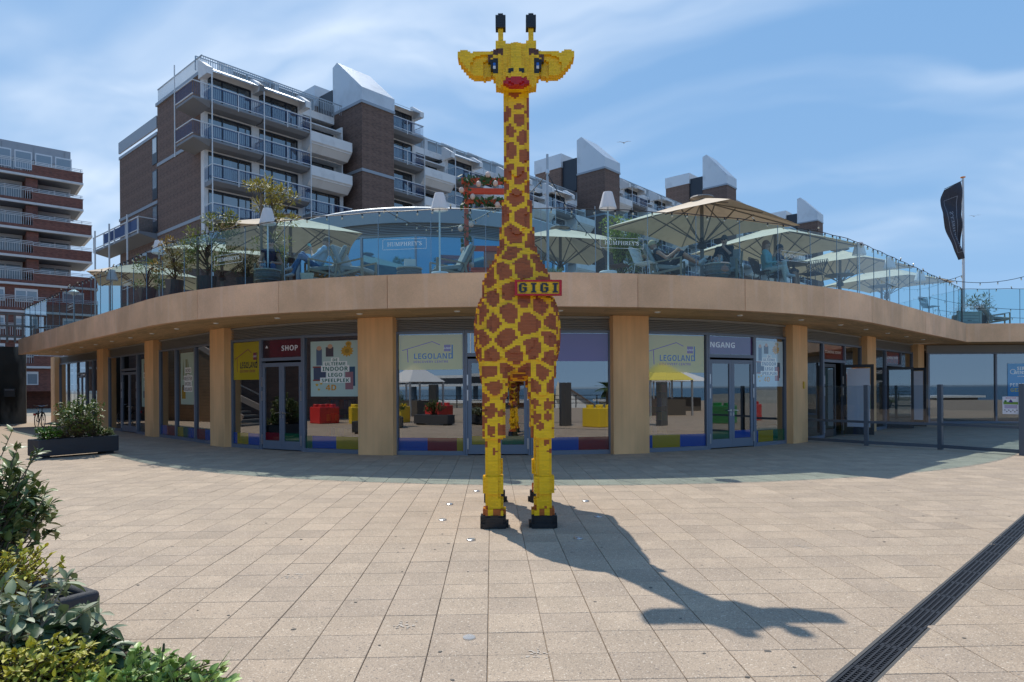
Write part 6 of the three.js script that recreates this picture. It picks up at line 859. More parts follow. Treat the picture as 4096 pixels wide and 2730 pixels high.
// ---------------------------------------------------------------- far corner: retaining wall, letter box, bicycle, timber fence, street lamp
{
  const stain = tex(512, 512, (u, v) => { const m = fbm(u * 5, v * 5, 3, 6, 5, 5), p = clamp((fbm(u * 7, v * 2, 9, 5, 7, 2) - 0.56) * 7), k = 0.35 + 1.1 * m; return [mix(0.030 * k, 0.20, p * 0.6), mix(0.026 * k, 0.18, p * 0.6), mix(0.020 * k, 0.145, p * 0.6)]; });
  const w = new MB().at(-26.4, 0, -36.1, Math.atan2(-0.54, -0.84) + Math.PI).span(-16, 0, -0.1, 4.15, -0.4, 0); const o = w.build('retaining_wall', std(1, 1, 1, 0.95, { map: rep(stain, 6, 6), bumpMap: rep(grime, 1.4), bumpScale: 0.01 })); tag(o, 'dark stained concrete retaining wall at the end of the shops', 'wall');
  const mb = thing('letter_box', 'black wall letter box on the stained wall', 'letter box', [-26.95, 1.45, -35.66], Math.atan2(-0.54, -0.84) + Math.PI); new MB().span(-0.24, 0.24, 0, 0.46, 0, 0.17).build('case', M.black, mb); new MB().span(-0.2, 0.2, 0.35, 0.4, 0.165, 0.185).build('flap', std(0.12, 0.12, 0.13, 0.4), mb);
  const f = thing('timber_fence', 'grey weathered timber railing on top of the stained wall', 'fence', [-26.2, 4.15, -36.6], Math.atan2(-0.54, -0.84) + Math.PI); for (let k = 0; k < 16; k++) new MB().span(-0.3 - k * 0.34, -0.2 - k * 0.34, 0.25, 1.75, -0.03, 0.03).build('picket', M.greyWood, f); for (let k = 0; k < 4; k++) new MB().span(-0.5 - k * 1.7, -0.36 - k * 1.7, -0.1, 1.85, -0.09, 0.09).build('post', M.greyWood, f); for (const y of [1.75, 1.1, 0.5]) new MB().span(-5.8, 0, y, y + 0.1, 0.03, 0.07).build('rail', M.greyWood, f);
  const sl = thing('street_lamp', 'street lamp with white saucer head standing before the red brick flats', 'street lamp', [atX(297, 45), 0, -45]); new MB().tube(V(0, 0, 0), V(0, 8.3, 0), 0.07, 0.05, 8).build('pole', M.galv, sl); new MB().lathe(0, 8.2, 0, [[0.06, 0], [0.34, 0.22], [0.34, 0.26], [0.12, 0.40], [0, 0.42]], 18).build('head', M.white, sl);
  // bicycle
  const b = thing('bicycle', 'black city bicycle with red rear light parked by the shop column', 'bicycle', [atX(158, 31.6), 0, -31.6], 1.95); const tube = (n, m, ...pts) => new MB().path(pts, 0.017, 6).build(n, m, b), fm = std(0.02, 0.02, 0.022, 0.35);
  const wheel = (x) => { const w = sub('wheel', b); w.position.set(x, 0.35, 0); mesh('tyre', new THREE.TorusGeometry(0.335, 0.019, 8, 28), M.black, w); mesh('rim', new THREE.TorusGeometry(0.31, 0.009, 6, 28), M.steel, w); const s = new MB(); for (let k = 0; k < 14; k++) { const a = k / 14 * 6.2832; s.tube(V(0, 0, 0.02 * (k % 2 ? 1 : -1)), V(Math.cos(a) * 0.31, Math.sin(a) * 0.31, 0), 0.002, 0.002, 3); } s.build('spokes', M.steel, w); }; wheel(-0.54); wheel(0.54);
  tube('frame', fm, V(-0.54, 0.35, 0), V(-0.12, 0.28, 0), V(-0.24, 0.82, 0), V(-0.54, 0.35, 0)); tube('down_tube', fm, V(-0.12, 0.28, 0), V(0.33, 0.78, 0), V(-0.2, 0.66, 0)); tube('fork', fm, V(0.54, 0.35, 0), V(0.38, 0.68, 0), V(0.31, 1.0, 0)); tube('handlebar', M.steel, V(0.12, 1.08, -0.28), V(0.3, 1.05, -0.14), V(0.31, 1.02, 0), V(0.3, 1.05, 0.14), V(0.12, 1.08, 0.28)); tube('seat_post', M.steel, V(-0.24, 0.8, 0), V(-0.26, 0.93, 0));
  new MB().add(new RoundedBoxGeometry(0.26, 0.07, 0.17, 3, 0.03), new THREE.Matrix4().setPosition(-0.26, 0.96, 0)).build('saddle', M.black, b); new MB().span(-0.86, -0.42, 0.70, 0.72, -0.06, 0.06).build('carrier', fm, b); new MB().span(-0.89, -0.86, 0.62, 0.70, -0.05, 0.05).build('rear_light', std(0.5, 0.01, 0.01, 0.3), b); new MB().tube(V(-0.12, 0.28, 0), V(-0.3, 0, 0.18), 0.012, 0.01, 5).build('kickstand', M.steel, b); for (const x of [-0.54, 0.54]) { const p = []; for (let k = 0; k < 9; k++) { const a = 0.3 + k * 0.3; p.push(V(x + Math.cos(a) * 0.375, 0.35 + Math.sin(a) * 0.375, 0)); } new MB().path(p, 0.018, 4).build('mudguard', fm, b); }
  const call = new MB().span(-0.05, 0.05, 1.68, 1.9, 0, 0.03).build('call_panel', std(0.6, 0.36, 0.03, 0.5)); const cp = curvePt(RW + 0.005, 10.15, 0); call.position.copy(cp); call.rotation.y = curveTurn(10.15); tag(call, 'small yellow call panel on the shop column', 'panel');
}
// ---------------------------------------------------------------- gulls
function gull(label, px, py, d, s) { const t = thing('gull', label, 'bird', [atX(px, d), 1.74 + (1553 - py) * d / 2660, -d], 0.4, 'gulls in the sky'), m = std(0.6, 0.6, 0.62, 0.8), b = new MB(); b.tube(V(-0.22, 0, 0), V(0.1, 0.02, 0), 0.02, 0.06, 8); b.tube(V(0.1, 0.02, 0), V(0.26, 0.03, 0), 0.06, 0.012, 8); for (const k of [-1, 1]) { b.quad(V(-0.06, 0.03, 0), V(0.1, 0.03, 0), V(0.1, 0.16, k * 0.36), V(-0.02, 0.16, k * 0.36)); b.quad(V(-0.02, 0.16, k * 0.36), V(0.1, 0.16, k * 0.36), V(-0.06, 0.08, k * 0.72), V(-0.1, 0.08, k * 0.7)); } const o = b.build('gull_body', new THREE.MeshStandardMaterial({ color: lin(0.5, 0.5, 0.52), side: THREE.DoubleSide }), t); t.scale.setScalar(s); return t; }
gull('gull gliding with raised wings above the brown brick towers', 2502, 573, 50, 0.75).rotation.y = 1.4; gull('tiny distant gull near the flagpole', 3902, 875, 95, 1.1).rotation.y = 1.2;
// ---------------------------------------------------------------- people on the terrace
function person(label, pos, turn, J, look, hair) {              // J: joints; look: colours; one smooth body from tapered bones
  const t = thing('person', label, 'person', pos, turn), S = look;
  const bones = [['pelvis', 'chest', 0.135, 0.15, 'top'], ['shoulderL', 'shoulderR', 0.075, 0.075, 'top'], ['chest', 'neck', 0.12, 0.06, 'top'], ['neck', 'head', 0.055, 0.055, 'skin'], ['hipL', 'kneeL', 0.085, 0.062, 'leg'], ['hipR', 'kneeR', 0.085, 0.062, 'leg'], ['kneeL', 'ankleL', S.bare ? 0.052 : 0.058, 0.04, S.bare || 'leg'], ['kneeR', 'ankleR', S.bare ? 0.052 : 0.058, 0.04, S.bare || 'leg'], ['ankleL', 'toeL', 0.042, 0.036, 'shoe'], ['ankleR', 'toeR', 0.042, 0.036, 'shoe'], ['shoulderL', 'elbowL', 0.052, 0.042, S.sleeve ? 'top' : 'skin'], ['shoulderR', 'elbowR', 0.052, 0.042, S.sleeve ? 'top' : 'skin'], ['elbowL', 'handL', 0.04, 0.028, S.long ? 'top' : 'skin'], ['elbowR', 'handR', 0.04, 0.028, S.long ? 'top' : 'skin'], ['handL', 'fingL', 0.032, 0.02, 'skin'], ['handR', 'fingR', 0.032, 0.02, 'skin']];
  const fingers = []; for (const k of ['L', 'R']) { const h = J['hand' + k], f = J['fing' + k], d = f.clone().sub(h).normalize(), s = V(0, 0, 0).crossVectors(d, V(0.3, 1, 0.2)).normalize(); for (let i = 0; i < 4; i++) fingers.push([f.clone().addScaledVector(s, (i - 1.5) * 0.018), f.clone().addScaledVector(s, (i - 1.5) * 0.02).addScaledVector(d, 0.05 - Math.abs(i - 1.3) * 0.006).add(V(0, -0.012, 0)), 0.009]); fingers.push([h.clone().addScaledVector(s, 0.025), h.clone().addScaledVector(s, 0.055).addScaledVector(d, 0.035), 0.010]); }
  const H = J.head, fd = J.face, sd = V(0, 0, 0).crossVectors(V(0, 1, 0), fd).normalize(), upv = V(0, 0, 0).crossVectors(fd, sd).normalize();
  const seg = (p, a, b, r0, r1) => { const ab = b.clone().sub(a), h = clamp(p.clone().sub(a).dot(ab) / Math.max(ab.lengthSq(), 1e-9)); return p.distanceTo(a.clone().addScaledVector(ab, h)) - mix(r0, r1, h); };
  const headD = (p) => { const q = p.clone().sub(H), x = q.dot(sd) / 0.078, y = q.dot(upv) / 0.115, z = q.dot(fd) / 0.095; let d = (Math.sqrt(x * x + y * y + z * z) - 1) * 0.078; d = Math.min(d, seg(p, H.clone().addScaledVector(fd, 0.085).addScaledVector(upv, 0.01), H.clone().addScaledVector(fd, 0.105).addScaledVector(upv, -0.03), 0.010, 0.016)); for (const k of [-1, 1]) d = Math.min(d, seg(p, H.clone().addScaledVector(sd, k * 0.076).addScaledVector(upv, 0.015), H.clone().addScaledVector(sd, k * 0.08).addScaledVector(upv, -0.02), 0.014, 0.010)); return d; };
  const all = Object.values(J).filter((v) => v !== J.face), lo = V(9, 9, 9), hi = V(-9, -9, -9); all.forEach((v) => { lo.min(v); hi.max(v); }); lo.addScalar(-0.2); hi.addScalar(0.2); const ext = Math.max(hi.x - lo.x, hi.y - lo.y, hi.z - lo.z) / 2, mid = lo.clone().add(hi).multiplyScalar(0.5);
  const N = 76, mc = new MarchingCubes(N, M.white, false, false, 60000); mc.isolation = 0; const sm = (a, b, k) => { const h = clamp(0.5 + 0.5 * (b - a) / k); return mix(b, a, h) - k * h * (1 - h); }, p = V(0, 0, 0);
  const owner = (p) => { let best = 9, w = 'top'; for (const [a, b, r0, r1, c] of bones) { const d = seg(p, J[a], J[b], r0, r1); if (d < best) { best = d; w = c; } } for (const [a, b, r] of fingers) { const d = seg(p, a, b, r, r); if (d < best) { best = d; w = 'skin'; } } if (headD(p) < best) w = 'skin'; return w; };
  for (let z = 0; z < N; z++) for (let y = 0; y < N; y++) for (let x = 0; x < N; x++) { p.set((x - N / 2) / (N / 2), (y - N / 2) / (N / 2), (z - N / 2) / (N / 2)).multiplyScalar(ext).add(mid); let d = 9; for (const [a, b, r0, r1] of bones) { const q = seg(p, J[a], J[b], r0, r1); if (q < d + 0.06) d = d > 8 ? q : sm(q, d, 0.035); } if (p.distanceTo(H) < 0.3) d = sm(headD(p), d, 0.018); for (const [a, b, r] of fingers) { if (p.distanceToSquared(a) < 0.02) d = Math.min(d, seg(p, a, b, r, r)); } mc.field[x + y * N + z * N * N] = -d; }
  mc.update(); const n = mc.count, P = new Float32Array(n * 3), Nn = new Float32Array(n * 3), C = new Float32Array(n * 3), U = new Float32Array(n * 2);
  for (let i = 0; i < n; i++) { p.set(mc.positionArray[i * 3], mc.positionArray[i * 3 + 1], mc.positionArray[i * 3 + 2]).multiplyScalar(ext).add(mid); p.toArray(P, i * 3); Nn[i * 3] = mc.normalArray[i * 3]; Nn[i * 3 + 1] = mc.normalArray[i * 3 + 1]; Nn[i * 3 + 2] = mc.normalArray[i * 3 + 2]; let c = S[owner(p)] || S.skin; const q = p.clone().sub(H); if (q.length() < 0.13 && q.dot(fd) > 0.05) { const ex = Math.abs(Math.abs(q.dot(sd)) - 0.032), ey = q.dot(upv); if (ex < 0.014 && Math.abs(ey - 0.018) < 0.010) c = [0.03, 0.02, 0.02]; if (Math.abs(q.dot(sd)) < 0.024 && Math.abs(ey + 0.055) < 0.008) c = [0.25, 0.06, 0.05]; } C.set(c, i * 3); }
  const g = new THREE.BufferGeometry(); g.setAttribute('position', new THREE.BufferAttribute(P, 3)); g.setAttribute('normal', new THREE.BufferAttribute(Nn, 3)); g.setAttribute('uv', new THREE.BufferAttribute(U, 2)); g.setAttribute('color', new THREE.BufferAttribute(C, 3)); mesh('body', g, new THREE.MeshStandardMaterial({ vertexColors: true, roughness: 0.75 }), t);
  const hb = new MB(), cap = new THREE.SphereGeometry(1, 20, 14, 0, 6.2832, 0, 1.75); const hm = new THREE.Matrix4().makeBasis(sd, upv.clone().multiplyScalar(1).addScaledVector(fd, -0.45).normalize(), fd.clone().addScaledVector(upv, 0.45).normalize()); hm.scale(V(0.09, 0.125, 0.108)); hm.setPosition(H.clone().addScaledVector(fd, -0.012).addScaledVector(upv, 0.008)); hb.add(cap, hm);
  if (hair.bun) hb.add(new THREE.SphereGeometry(0.045, 10, 8), new THREE.Matrix4().setPosition(H.clone().addScaledVector(fd, -0.115).addScaledVector(upv, 0.0))); if (hair.long) for (const k of [-1, 0, 1]) hb.tube(H.clone().addScaledVector(fd, -0.05).addScaledVector(sd, k * 0.06), H.clone().addScaledVector(fd, -0.06).addScaledVector(sd, k * 0.075).addScaledVector(upv, -0.24), 0.05, 0.03, 8);
  hb.build(hair.cap ? 'cap' : 'hair', std(...hair.c, 0.8), t); if (hair.glasses) { const gm = new MB(); for (const k of [-1, 1]) gm.add(new THREE.SphereGeometry(0.024, 8, 6), new THREE.Matrix4().makeScale(1, 0.8, 0.5).setPosition(H.clone().addScaledVector(fd, hair.glasses === 'up' ? 0.06 : 0.095).addScaledVector(sd, k * 0.034).addScaledVector(upv, hair.glasses === 'up' ? 0.085 : 0.02))); gm.beam(H.clone().addScaledVector(fd, 0.1).addScaledVector(sd, -0.03).addScaledVector(upv, hair.glasses === 'up' ? 0.09 : 0.02), H.clone().addScaledVector(fd, 0.1).addScaledVector(sd, 0.03).addScaledVector(upv, hair.glasses === 'up' ? 0.09 : 0.02), 0.006); gm.build('sunglasses', M.black, t); }
  return t;
}
function sitting(o) {                                           // facing +z, hips at the given height
  const h = o.h ?? 0.42, r = o.recline ?? 0.2, s = Math.sin(r), c = Math.cos(r), up = (l, x = 0, f = 0) => V(x, h + 0.06 + l * c, -l * s + f), J = { pelvis: up(0.02), chest: up(0.34), neck: up(0.50), shoulderL: up(0.45, -0.17), shoulderR: up(0.45, 0.17), hipL: V(-0.09, h, 0.02), hipR: V(0.09, h, 0.02) };
  J.head = up(0.68, 0, o.chin ?? 0.03); J.face = (o.face || V(0, -0.15, 1)).clone().normalize();
  for (const [k, sg] of [['L', -1], ['R', 1]]) { const K = o['knee' + k] || [sg * 0.12, 0.06, 0.44], A = o['ankle' + k] || [sg * 0.12, -h + 0.08, 0.50], Hn = o['hand' + k] || [sg * 0.15, 0.1, 0.32], E = o['elbow' + k] || [sg * 0.28, 0.2, 0.05]; J['knee' + k] = V(K[0], h + K[1], K[2]); J['ankle' + k] = V(A[0], h + A[1], A[2]); J['toe' + k] = J['ankle' + k].clone().add(o['toe' + k] ? V(...o['toe' + k]) : V(0, -0.04, 0.15)); J['elbow' + k] = V(E[0], h + E[1], E[2]); J['hand' + k] = V(Hn[0], h + Hn[1], Hn[2]); J['fing' + k] = J['hand' + k].clone().add(o['fing' + k] ? V(...o['fing' + k]) : V(-sg * 0.02, -0.02, 0.07)); } return J;
}
const SK = [0.50, 0.27, 0.19];
const seat = (px, d, y = 0) => [atX(px, d), FLOOR + y, -d];
person('person in a dark shirt with glasses sitting at the barrel table', seat(1085, 17.55), 0.2, sitting({ h: 0.43, recline: 0.05, handL: [-0.10, 0.18, 0.30], handR: [0.08, 0.17, 0.30], elbowL: [-0.27, 0.2, 0.06], elbowR: [0.27, 0.2, 0.06] }), { skin: SK, top: [0.012, 0.02, 0.045], leg: [0.05, 0.10, 0.2], shoe: [0.4, 0.4, 0.4] }, { c: [0.06, 0.045, 0.035], glasses: 'on' });
person('person in a light blue shirt and ripped jeans drinking from a cup', seat(1272, 17.0), -1.25, sitting({ h: 0.40, recline: 0.38, kneeL: [-0.1, 0.36, 0.36], ankleL: [-0.1, -0.02, 0.62], kneeR: [0.1, 0.28, 0.40], ankleR: [0.08, -0.2, 0.6], handR: [0.04, 0.46, 0.16], elbowR: [0.25, 0.22, 0.12], fingR: [-0.02, 0.07, 0.02], handL: [-0.1, 0.24, 0.26] }), { skin: SK, top: [0.30, 0.44, 0.58], leg: [0.06, 0.14, 0.27], shoe: [0.5, 0.42, 0.42], sleeve: true }, { c: [0.15, 0.09, 0.05], bun: true });
person('blonde person reclining with sunglasses on the head and bare legs stretched out', seat(2672, 17.05), 1.25, sitting({ h: 0.36, recline: 0.62, kneeL: [-0.1, 0.34, 0.38], ankleL: [-0.06, 0.06, 0.80], kneeR: [0.1, 0.30, 0.40], ankleR: [0.06, 0.04, 0.82], toeL: [0, 0.1, 0.12], toeR: [0, 0.1, 0.12], handR: [0.1, 0.46, 0.24], elbowR: [0.26, 0.22, 0.02], handL: [-0.12, 0.44, 0.28], elbowL: [-0.26, 0.2, 0.02] }), { skin: [0.52, 0.27, 0.18], top: [0.03, 0.04, 0.055], leg: [0.03, 0.035, 0.05], shoe: [0.45, 0.45, 0.45], bare: 'skin' }, { c: [0.48, 0.36, 0.2], glasses: 'up' });
person('person in black with bare knees and dark socks reading with hand on chin', seat(2900, 17.4), -0.55, sitting({ h: 0.42, recline: 0.1, face: V(0, -0.35, 1), kneeR: [0.02, 0.28, 0.36], ankleR: [-0.06, -0.08, 0.52], handR: [0.02, 0.52, 0.16], elbowR: [0.22, 0.28, 0.18], fingR: [0, 0.05, 0.02], handL: [-0.05, 0.28, 0.3] }), { skin: SK, top: [0.012, 0.013, 0.018], leg: [0.02, 0.02, 0.025], shoe: [0.012, 0.012, 0.015], bare: 'skin', sleeve: true }, { c: [0.08, 0.07, 0.065], glasses: 'on' });
person('person in a teal blouse and pale trousers with legs crossed at the round table', seat(3072, 18.3), 1.0, sitting({ h: 0.47, recline: 0.06, kneeR: [0.0, 0.2, 0.44], ankleR: [-0.1, -0.16, 0.56], handR: [0.05, 0.42, 0.18], elbowR: [0.22, 0.22, 0.14], fingR: [0, 0.05, 0.02], handL: [-0.1, 0.22, 0.28] }), { skin: SK, top: [0.20, 0.40, 0.42], leg: [0.52, 0.50, 0.44], shoe: [0.5, 0.5, 0.52], sleeve: true, long: true }, { c: [0.22, 0.10, 0.05], long: true });
person('person in a dark shirt and cap sitting behind the teal blouse', seat(3120, 18.85), 0.9, sitting({ h: 0.47, recline: 0.0, handR: [0.12, 0.42, 0.3], elbowR: [0.26, 0.24, 0.18], fingR: [0, 0.06, 0.03] }), { skin: [0.42, 0.22, 0.15], top: [0.02, 0.03, 0.06], leg: [0.03, 0.035, 0.05], shoe: [0.1, 0.1, 0.1], bare: 'skin', sleeve: true }, { c: [0.012, 0.02, 0.03], cap: true });
{ const c = new MB().lathe(0, 0, 0, [[0, 0], [0.03, 0], [0.042, 0.1], [0, 0.1]], 12).build('paper_cup', std(0.25, 0.55, 0.50, 0.6)); tag(c, 'mint green cup held by the woman in the light blue shirt'.replace('woman', 'person'), 'cup'); c.position.set(atX(1245, 16.95), FLOOR + 0.92, -16.95); c.rotation.z = 0.5;
  const bg = new MB(); bg.hexa([V(-0.2, 0, 0.05), V(0.2, 0, 0.05), V(0.23, 0.26, 0.06), V(-0.23, 0.26, 0.06), V(-0.2, 0, -0.05), V(0.2, 0, -0.05), V(0.23, 0.26, -0.04), V(-0.23, 0.26, -0.04)]); const o = bg.build('tote_bag', std(0.6, 0.55, 0.45, 0.9, { map: rep(mottle, 0.3) })); tag(o, 'cream canvas tote bag beside the lounge chair of the person in jeans', 'bag'); put(o, 1231, 16.5, FLOOR, 0.1); o.scale.setScalar(0.72); }
// ---------------------------------------------------------------- what stands behind the viewer and shows in the shop glass
{
  structure('beach', new MB().quad(V(-300, -3.2, 110), V(300, -3.2, 110), V(300, -3.2, 22.5), V(-300, -3.2, 22.5)).geo(), std(0.46, 0.38, 0.27, 0.95, { map: rep(mottle, 5) }));
  // hollow toy-brick seats
  const mk = (label, c) => { const t = thing('giant_brick', label, 'play block'), m = std(...c, 0.45); new MB().add(new RoundedBoxGeometry(1.1, 0.85, 1.1, 2, 0.04), new THREE.Matrix4().setPosition(0, 0.425, 0)).build('block', m, t); for (const x of [-0.3, 0.3]) for (const z of [-0.3, 0.3]) new MB().lathe(x, 0.85, z, [[0.17, 0], [0.17, 0.12], [0.15, 0.14], [0, 0.14]], 14).build('stud', m, t); return t; };
  const Y = [0.72, 0.50, 0.02], Rd = [0.55, 0.03, 0.03], Gn = [0.03, 0.32, 0.08];
  [[-11.2, 2.4, Y, 'yellow giant brick beside the conifer planter'], [-9.7, 0.3, Rd, 'red giant brick between the yellow and green ones'], [-7.7, -0.4, Gn, 'green giant brick by the plaza planters'], [6.9, 6.2, Y, 'yellow giant brick beside the dark info pillar'], [19.6, 15.4, Gn, 'green giant brick beyond the glass fence'], [23.2, 20.2, Rd, 'red giant brick beyond the glass fence'], [20.6, 19.6, Y, 'yellow giant brick next to the red one beyond the fence'], [-28.5, 13.9, Gn, 'green giant brick near the timber stair'], [-19.4, 9.9, Rd, 'red giant brick near the timber stair'], [-17.6, 8.9, Y, 'yellow giant brick near the timber stair']].forEach(([x, d, c, lb], i) => { const t = mk(lb, c); t.position.set(x, 0, -d); t.rotation.y = i * 0.4; });
  const pillar = (lb, x, d, c) => { const o = new MB().add(new RoundedBoxGeometry(0.5, 2.0, 0.3, 2, 0.02), new THREE.Matrix4().setPosition(0, 1, 0)).build('info_pillar', std(...c, 0.5)); tag(o, lb, 'pillar'); o.position.set(x, 0, -d); };
  pillar('dark info pillar beside the yellow giant brick', 5.7, 5.0, [0.06, 0.06, 0.065]); pillar('slim grey info pillar beyond the fence', 14.3, 10.6, [0.09, 0.09, 0.09]); pillar('dark info pillar between planters', -10.9, -1.6, [0.04, 0.045, 0.05]);
  { const o = new MB().add(new RoundedBoxGeometry(1, 0.95, 1, 2, 0.04), new THREE.Matrix4().setPosition(0, 0.475, 0)).build('utility_cabinet', std(0.10, 0.14, 0.18, 0.5)); tag(o, 'blue grey utility cabinet beside the info pillar', 'cabinet'); o.position.set(4.7, 0, -4.2); }
  const R = rng(404); [[-9.2, 6.3, 'planter with a conifer on the open square'], [-8.2, 4.2, 'planter with leafy shrubs next to the conifer planter'], [-6.0, 1.0, 'planter with dense shrubs beside the green giant brick'], [-14.6, 16.6, 'planter with tall shrubs at the shop corner']].forEach(([x, d, lb], i) => { planterBox('dark ' + lb, x, d, i % 2 ? 0.2 : PT); const p = plant('square_shrub', (i ? 'leafy shrub growing in the dark ' : 'conifer growing in the dark ') + lb); bush(p, R, V(x, 0.4, -d), V(x, i ? 0.85 : 1.1, -d), V(0.6, i ? 0.45 : 0.8, 0.4), 70, 16, 0.09, 0.04, G1, G2, LEAF.soft, {}); });
  // white beach house with tiled gable roof, palm, masts
  const h = thing('beach_house', 'white beach house with brown gable roof below the square', 'house', [19, -3.2, 33], 0.35); new MB().span(-3, 3, 0, 3, -4, 4).prism([[-3, 3], [3, 3], [0, 5]], -4, 4).build('wall', M.whiteWall, h); for (const s of [-1, 1]) new MB().hexa([V(s * 3.4, 2.75, 4.3), V(0, 5.0, 4.3), V(0, 5.12, 4.3), V(s * 3.4, 2.87, 4.3), V(s * 3.4, 2.75, -4.3), V(0, 5.0, -4.3), V(0, 5.12, -4.3), V(s * 3.4, 2.87, -4.3)]).build('roof', std(0.13, 0.09, 0.07, 0.8), h); new MB().span(-0.5, 0.5, 0, 2.1, -4.03, -4).build('door', std(0.1, 0.05, 0.04, 0.6), h);
  const p = thing('palm_tree', 'palm tree beside the white beach house', 'tree', [23.5, -3.2, 33]); new MB().path([V(0, 0, 0), V(0.1, 2.5, 0), V(0.05, 5, 0)], 0.2, 8, 0.14).build('trunk', M.bark, p); const fr = new MB(); fr.col = [0.05, 0.1, 0.02]; for (let k = 0; k < 26; k++) { const a = k * 2.4, e = 0.9 - (k % 5) * 0.45; for (let q = -3; q <= 3; q++) addLeaf(fr, V(0.05, 5, 0), V(Math.cos(a + q * 0.09), e, Math.sin(a + q * 0.09)).normalize(), V(0, 1, 0), 1.5, 0.09, 0.35); } fr.build('crown', LEAF.soft, p).userData.kind = 'stuff';
  const mast = (lb, x, z, H, y = -3.2) => { const o = new MB().tube(V(0, 0, 0), V(0, H, 0), 0.09, 0.05, 8).build('mast', M.white); tag(o, lb, 'mast', 'masts beyond the square'); o.position.set(x, y, z); }; [[13, 26, 11], [25, 29, 13], [-6, 30, 12], [-11, 33, 12.5], [-15, 28, 12], [38, 18, 12], [30, 30, 11]].forEach(([x, z, H]) => mast('white flag mast beyond the edge of the square', x, z, H));
  const rail = thing('promenade_railing', 'black promenade railing along the seaward edge of the square', 'railing', [0, 0, 22]); for (let k = -40; k <= 40; k += 2) new MB().span(k - 0.04, k + 0.04, 0, 1.1, -0.04, 0.04).build('post', M.black, rail); for (const y of [1.1, 0.75, 0.4]) new MB().span(-40, 40, y - 0.025, y + 0.025, -0.02, 0.02).build('rail', M.black, rail);
  // pier pavilion, tents and kiosks
  const pier = thing('pier_pavilion', 'long white pier pavilion over the sea', 'building', [-60, -2.4, 190], 0.15); new MB().span(-70, 70, 5, 9, -8, 8).build('upper_deck', M.whiteWall, pier); new MB().span(-66, 66, 6, 8, -8.1, -8).build('window_band', M.darkFrame, pier); for (let k = -6; k <= 6; k++) new MB().span(k * 10 - 0.6, k * 10 + 0.6, -2, 5, -1, 1).build('pile', M.greyPanel, pier);
  const tent = (lb, x, d, w, c) => { const t = thing('market_kiosk', lb, 'kiosk', [x, 0, -d], 0.5), m = std(...c, 0.7); new MB().hexa([V(-w, 2.2, w), V(w, 2.2, w), V(0.1, 3.3, 0.1), V(-0.1, 3.3, 0.1), V(-w, 2.2, -w), V(w, 2.2, -w), V(0.1, 3.3, -0.1), V(-0.1, 3.3, -0.1)]).build('roof', m, t); for (const a of [-1, 1]) for (const b of [-1, 1]) new MB().span(a * w * 0.92 - 0.05, a * w * 0.92 + 0.05, 0, 2.2, b * w * 0.92 - 0.05, b * w * 0.92 + 0.05).build('post', M.galv, t); new MB().span(-w * 0.85, w * 0.85, 0, 1.0, -w * 0.5, w * 0.5).build('counter', std(0.08, 0.07, 0.06, 0.8), t); return t; };
  tent('yellow roofed market kiosk beyond the fence', 24, 3.5, 1.5, [0.7, 0.58, 0.1]); tent('white roofed market kiosk on the square edge', 31, -1, 2.4, [0.7, 0.7, 0.7]); tent('wide white roofed kiosk by the promenade railing', 36, -9, 3, [0.7, 0.7, 0.7]); tent('white roofed kiosk with dark counter near the promenade', -19, -9, 1.8, [0.66, 0.66, 0.66]); tent('white kiosk behind the red giant brick', -14, -5.5, 1.4, [0.66, 0.66, 0.66]);
  // timber clad stair up to the terrace level
  const A = V(-20.3, 0, -21.6), B = V(-25.6, 0, -29.9), L = A.distanceTo(B), turn = Math.atan2(-(B.z - A.z), B.x - A.x), st = thing('timber_stair', 'timber clad outdoor stair rising from the square to the terrace', 'stair', [A.x, 0, A.z], turn);
  for (let k = 0; k < 24; k++) { const y = k * 0.18, x0 = Math.max(0, (y - 0.3) / 4.2 * L); if (x0 > L - 0.3) break; new MB().span(x0, L + 3, y + 0.006, y + 0.174, -0.045, 0).build('cladding_board', M.cladding, st); }
  for (let k = 0; k < 22; k++) new MB().span(k * L / 22, (k + 1) * L / 22 + 0.06, k * 0.195, k * 0.195 + 0.09, -2.6, -0.1).build('tread', M.greyWood, st); for (const z of [0, -2.6]) { new MB().beam(V(0, 1.15, z), V(L, 5.3, z), 0.06, 0.06).build('handrail', M.galv, st); new MB().beam(V(-0.2, 0.42, z), V(L, 4.55, z), 0.08, 0.3).build('string_board', std(0.5, 0.4, 0.32, 0.7), st); }
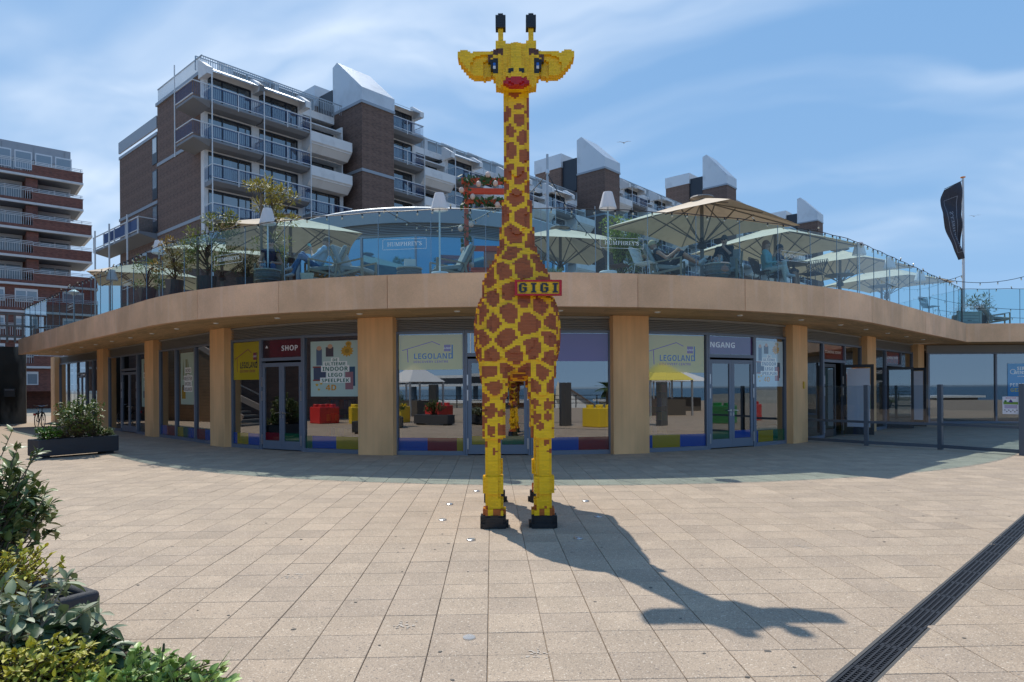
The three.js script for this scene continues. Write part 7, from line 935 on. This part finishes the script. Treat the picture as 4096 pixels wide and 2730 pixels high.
  // darker block above the stair, seen only in the shop glass
  const pb = thing('promenade_block', 'dark brick block with red metal top beside the timber stair', 'building', [-31.5, 0, -33], -1.42); new MB().span(-1, 34, 0, 6.5, -4, 0).build('brick_wall', M.brickBrown, pb); new MB().span(-1, 34, 6.5, 9, -4, 0.1).build('metal_top', std(0.22, 0.03, 0.03, 0.5, { bumpMap: rep(corr, 2, 2), bumpScale: 0.02 }), pb); for (let k = 0; k < 8; k++) new MB().span(1 + k * 4, 3.2 + k * 4, 3.4, 5.4, 0, 0.04).build('window', M.slopeGlass, pb);
  // beach clubs and folded parasols down on the sand
  const club = (lb, x, z, w, c) => { const t = thing('beach_club', lb, 'building', [x, -3.2, z], 0.1 * Math.sin(x)); new MB().span(-w, w, 0, 3.2, -3, 3).build('wall', std(...c, 0.8), t); new MB().span(-w - 0.6, w + 0.6, 3.2, 3.5, -3.8, 3.6).build('roof', M.whiteWall, t); for (let k = 0; k < w; k++) new MB().span(-w + 0.4 + k * 2, -w + 1.7 + k * 2, 0.8, 2.6, -3.04, -3).build('window', M.slopeGlass, t); };
  club('low white beach club with dark windows on the sand', -26, 44, 7, [0.6, 0.6, 0.58]); club('timber beach club with white roof on the sand', -4, 50, 8, [0.2, 0.13, 0.08]); club('grey beach club behind the palm tree', 36, 46, 7, [0.3, 0.32, 0.33]); club('red walled beach club beside the pier', -50, 48, 6, [0.35, 0.06, 0.05]); club('dark beach club far along the sand', 60, 40, 9, [0.1, 0.1, 0.1]);
  [[3, 30], [7, 33], [-9, 27], [-13, 36], [11, 38], [28, 25], [33, 31], [-20, 30], [16, 27], [-30, 33]].forEach(([x, z]) => { const o = new MB().tube(V(0, 0, 0), V(0, 2.4, 0), 0.05, 0.05, 6).lathe(0, 2.2, 0, [[0.02, 0], [0.28, 0.5], [0.2, 1.6], [0, 2.3]], 10).build('folded_parasol', std(0.6, 0.55, 0.45, 0.8)); tag(o, 'folded pale parasol standing on the sand', 'parasol', 'folded parasols on the beach'); o.position.set(x, -2.0, z); });
}
renderer.render(scene, camera);
